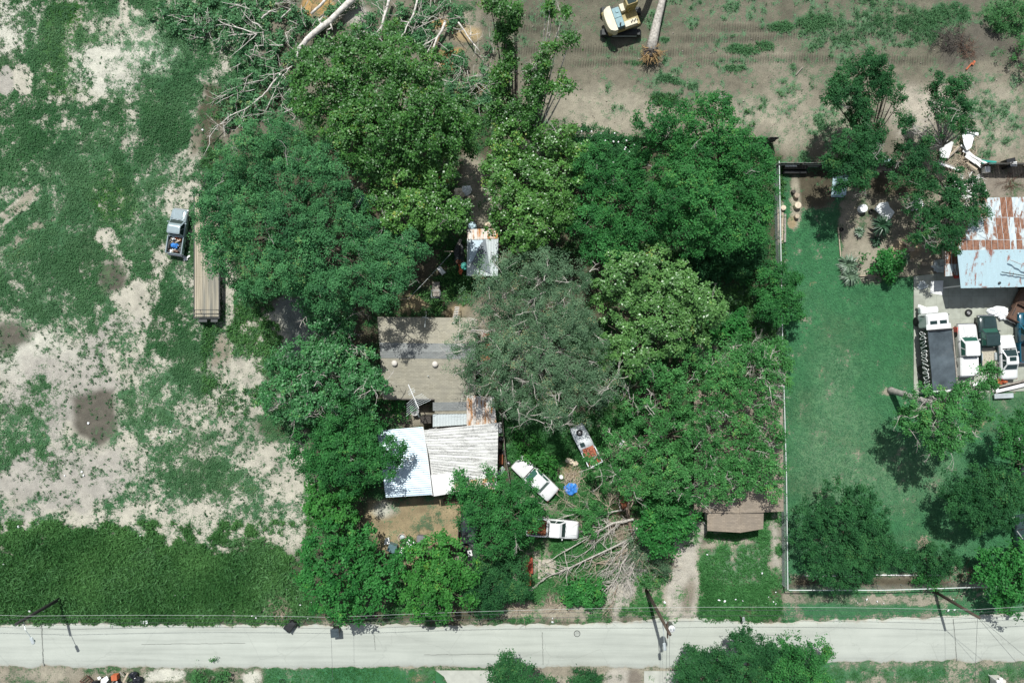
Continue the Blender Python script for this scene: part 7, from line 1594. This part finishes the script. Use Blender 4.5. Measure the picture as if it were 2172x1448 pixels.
# trash heap at the bottom left
TR_ = "trash heap below the road"
pal = thing("pallet", "brown wooden pallet frame at the left of the trash heap", "pallet", P(186, 1441), R(40), TR_)
for i in range(4): mb = MB(); mb.box((0, -.4 + i * .27, .3), (1.0, .1, .08), 0, (.2, 0)); mb.build('slat', MAT['wood_brown'], pal)
for x in (-.45, .45): mb = MB(); mb.box((x, 0, .22), (.09, .9, .12), 0, (.2, 0)); mb.build('bearer', MAT['wood_brown'], pal)
for i, (u, v, rx, ry, m_, lb) in enumerate(((286, 1428, .45, .35, 'bag_black', "glossy black trash bag, uppermost in the trash heap"), (295, 1438, .5, .4, 'bag_black', "glossy black trash bag at the right end of the trash heap"), (250, 1446, .4, .3, 'bag_black', "black trash bag at the bottom middle of the trash heap"), (206, 1446, .45, .3, 'bag_black', "black trash bag next to the brown pallet"), (282, 1447, .4, .25, 'bag_black', "black trash bag at the bottom right of the trash heap"))): lump("trash_bag", lb, "trash bag", (u, v), (rx, ry, .35), m_, i + 60, .2, group=TR_)
crate("orange box in the middle of the trash heap", (248, 1432), (.6, .55, .5), .1, 'orange', "box", "box", TR_)
sheet("board", "white broken board left of the orange box", "board", [(222, 1434), (232, 1428), (238, 1434), (228, 1446), (220, 1444)], .4, 'tarp_white', .06, TR_, .2); sheet("board", "small white scrap board at the upper left of the trash heap", "board", [(211, 1432), (216, 1430), (219, 1434), (214, 1437)], .3, 'tarp_white', .05, TR_, .1)
plank("pale plank slanting through the trash heap beside the orange box", (262, 1446), (272, 1426), .18, .5, 'wood_pale', .06, "plank", "plank", TR_); plank("thin brown plank at the top of the trash heap", (254, 1423), (264, 1434), .12, .45, 'wood_grey', .06, "plank", "plank", TR_)
# verge litter and boxes
sheet("board", "white pointed board lying on the verge at the left part of the road", "board", [(294, 1318), (300, 1314), (315, 1314), (315, 1321), (300, 1321)], .12, 'tarp_white', .05)
ub = thing("utility_box", "white utility box with a small lamp at the bottom right corner below the road", "utility box", P(2108, 1440)); mb = MB(); mb.box((0, 0, .6), (.9, 1.0, 1.2), bev=.05); mb.build('cabinet', M_plain('box_white', (.60, .58, .52), .7, var=.1), ub); mb = MB(); mb.box((-.15, .55, 1.25), (.35, .5, .12), bev=.04); mb.build('cap', MAT['white_board'], ub); mb = MB(); mb.tube([(-.6, .5, 0), (-.6, .5, 1.3)], .05, 6); mb.lathe((-.6, .5, 1.3), [(.05, 0), (.16, .05), (.16, .2), (.03, .26)], 12); mb.build('lamp', MAT['white_board'], ub)
mbx = thing("mailbox", "pale mailbox on a post at the road edge near the top of the dark clump", "mailbox", P(1569, 1305)); mb = MB(); mb.box((0, 0, .55), (.09, .09, 1.1)); mb.build('post', MAT['wood_dark'], mbx); mb = MB(); mb.box((0, .1, 1.2), (.26, .55, .26), bev=.09); mb.build('box', MAT['galv'], mbx)
hp = thing("garden_hoop", "black looped hook standing on the lower grass near the bottom edge", "hook", P(600, 1442)); mb = MB(); mb.tube([(math.cos(t) * .25, math.sin(t) * .35, .3 + .15 * math.sin(t)) for t in np.linspace(0, 6.0, 16)], .035, 5); mb.build('loop', MAT['black_plastic'], hp)
mb = MB(); mb.lathe((0, 0, 0), [(.17, 0), (.16, .5), (.13, .52), (.02, .53)], 12); o = mb.build("stump", MAT['bark']); o.location = P(921, 1446); tag(o, "small dark stump beside the pale driveway apron", "stump")
LIT_L = "small white scrap of litter lying on the green verge"
q = random.Random(77)
spots = [(428, 1310), (432, 1306), (535, 1305), (543, 1309), (528, 1310), (637, 1282), (660, 1276), (653, 1310), (556, 1204), (630, 1268), (608, 1248), (518, 1205), (116, 1168), (9, 1195), (372, 1262), (390, 1266), (63, 1295), (94, 1295), (300, 1170), (1640, 1275), (1645, 1280), (1525, 1272), (1537, 1274), (1560, 1270), (1575, 1273), (1410, 1276), (1172, 1310), (1172, 1318), (1625, 1278), (1630, 1265), (2011, 1293), (2024, 1292), (2022, 1270), (1500, 1175), (1616, 1215), (1645, 1255), (1838, 1270), (1860, 1274), (1818, 1277), (1874, 1278), (174, 1000), (178, 1007), (138, 1008), (308, 893), (325, 928), (362, 915), (188, 897), (40, 1116), (262, 1133), (298, 1135), (430, 276), (395, 545), (402, 535), (1355, 125)]
for i, (u, v) in enumerate(spots):
    mb = MB(); s = q.uniform(.05, .14); mb.blob((0, 0, .06), (s, s * q.uniform(.5, .9), .06), i, .35, 7, 4); o = mb.build("litter", MAT['tarp_white']); o.location = P(u, v, .12 if v > 1150 else 0); o.rotation_euler = (0, 0, q.uniform(0, 3)); tag(o, LIT_L if v > 1150 else "small white scrap of litter lying on the open ground", "litter", "litter on the verge" if v > 1150 else "litter on the open ground")
for i, (a, b_, w) in enumerate((((386, 540), (397, 552), .25), ((390, 552), (403, 542), .18), ((385, 538), (390, 545), .2))): plank(("white board piece near the silver pickup's tail, lowest", "white board piece near the silver pickup's tail, rightmost", "white board piece near the silver pickup's tail, uppermost")[i], a, b_, w, .03 + .05 * i, 'white_board')
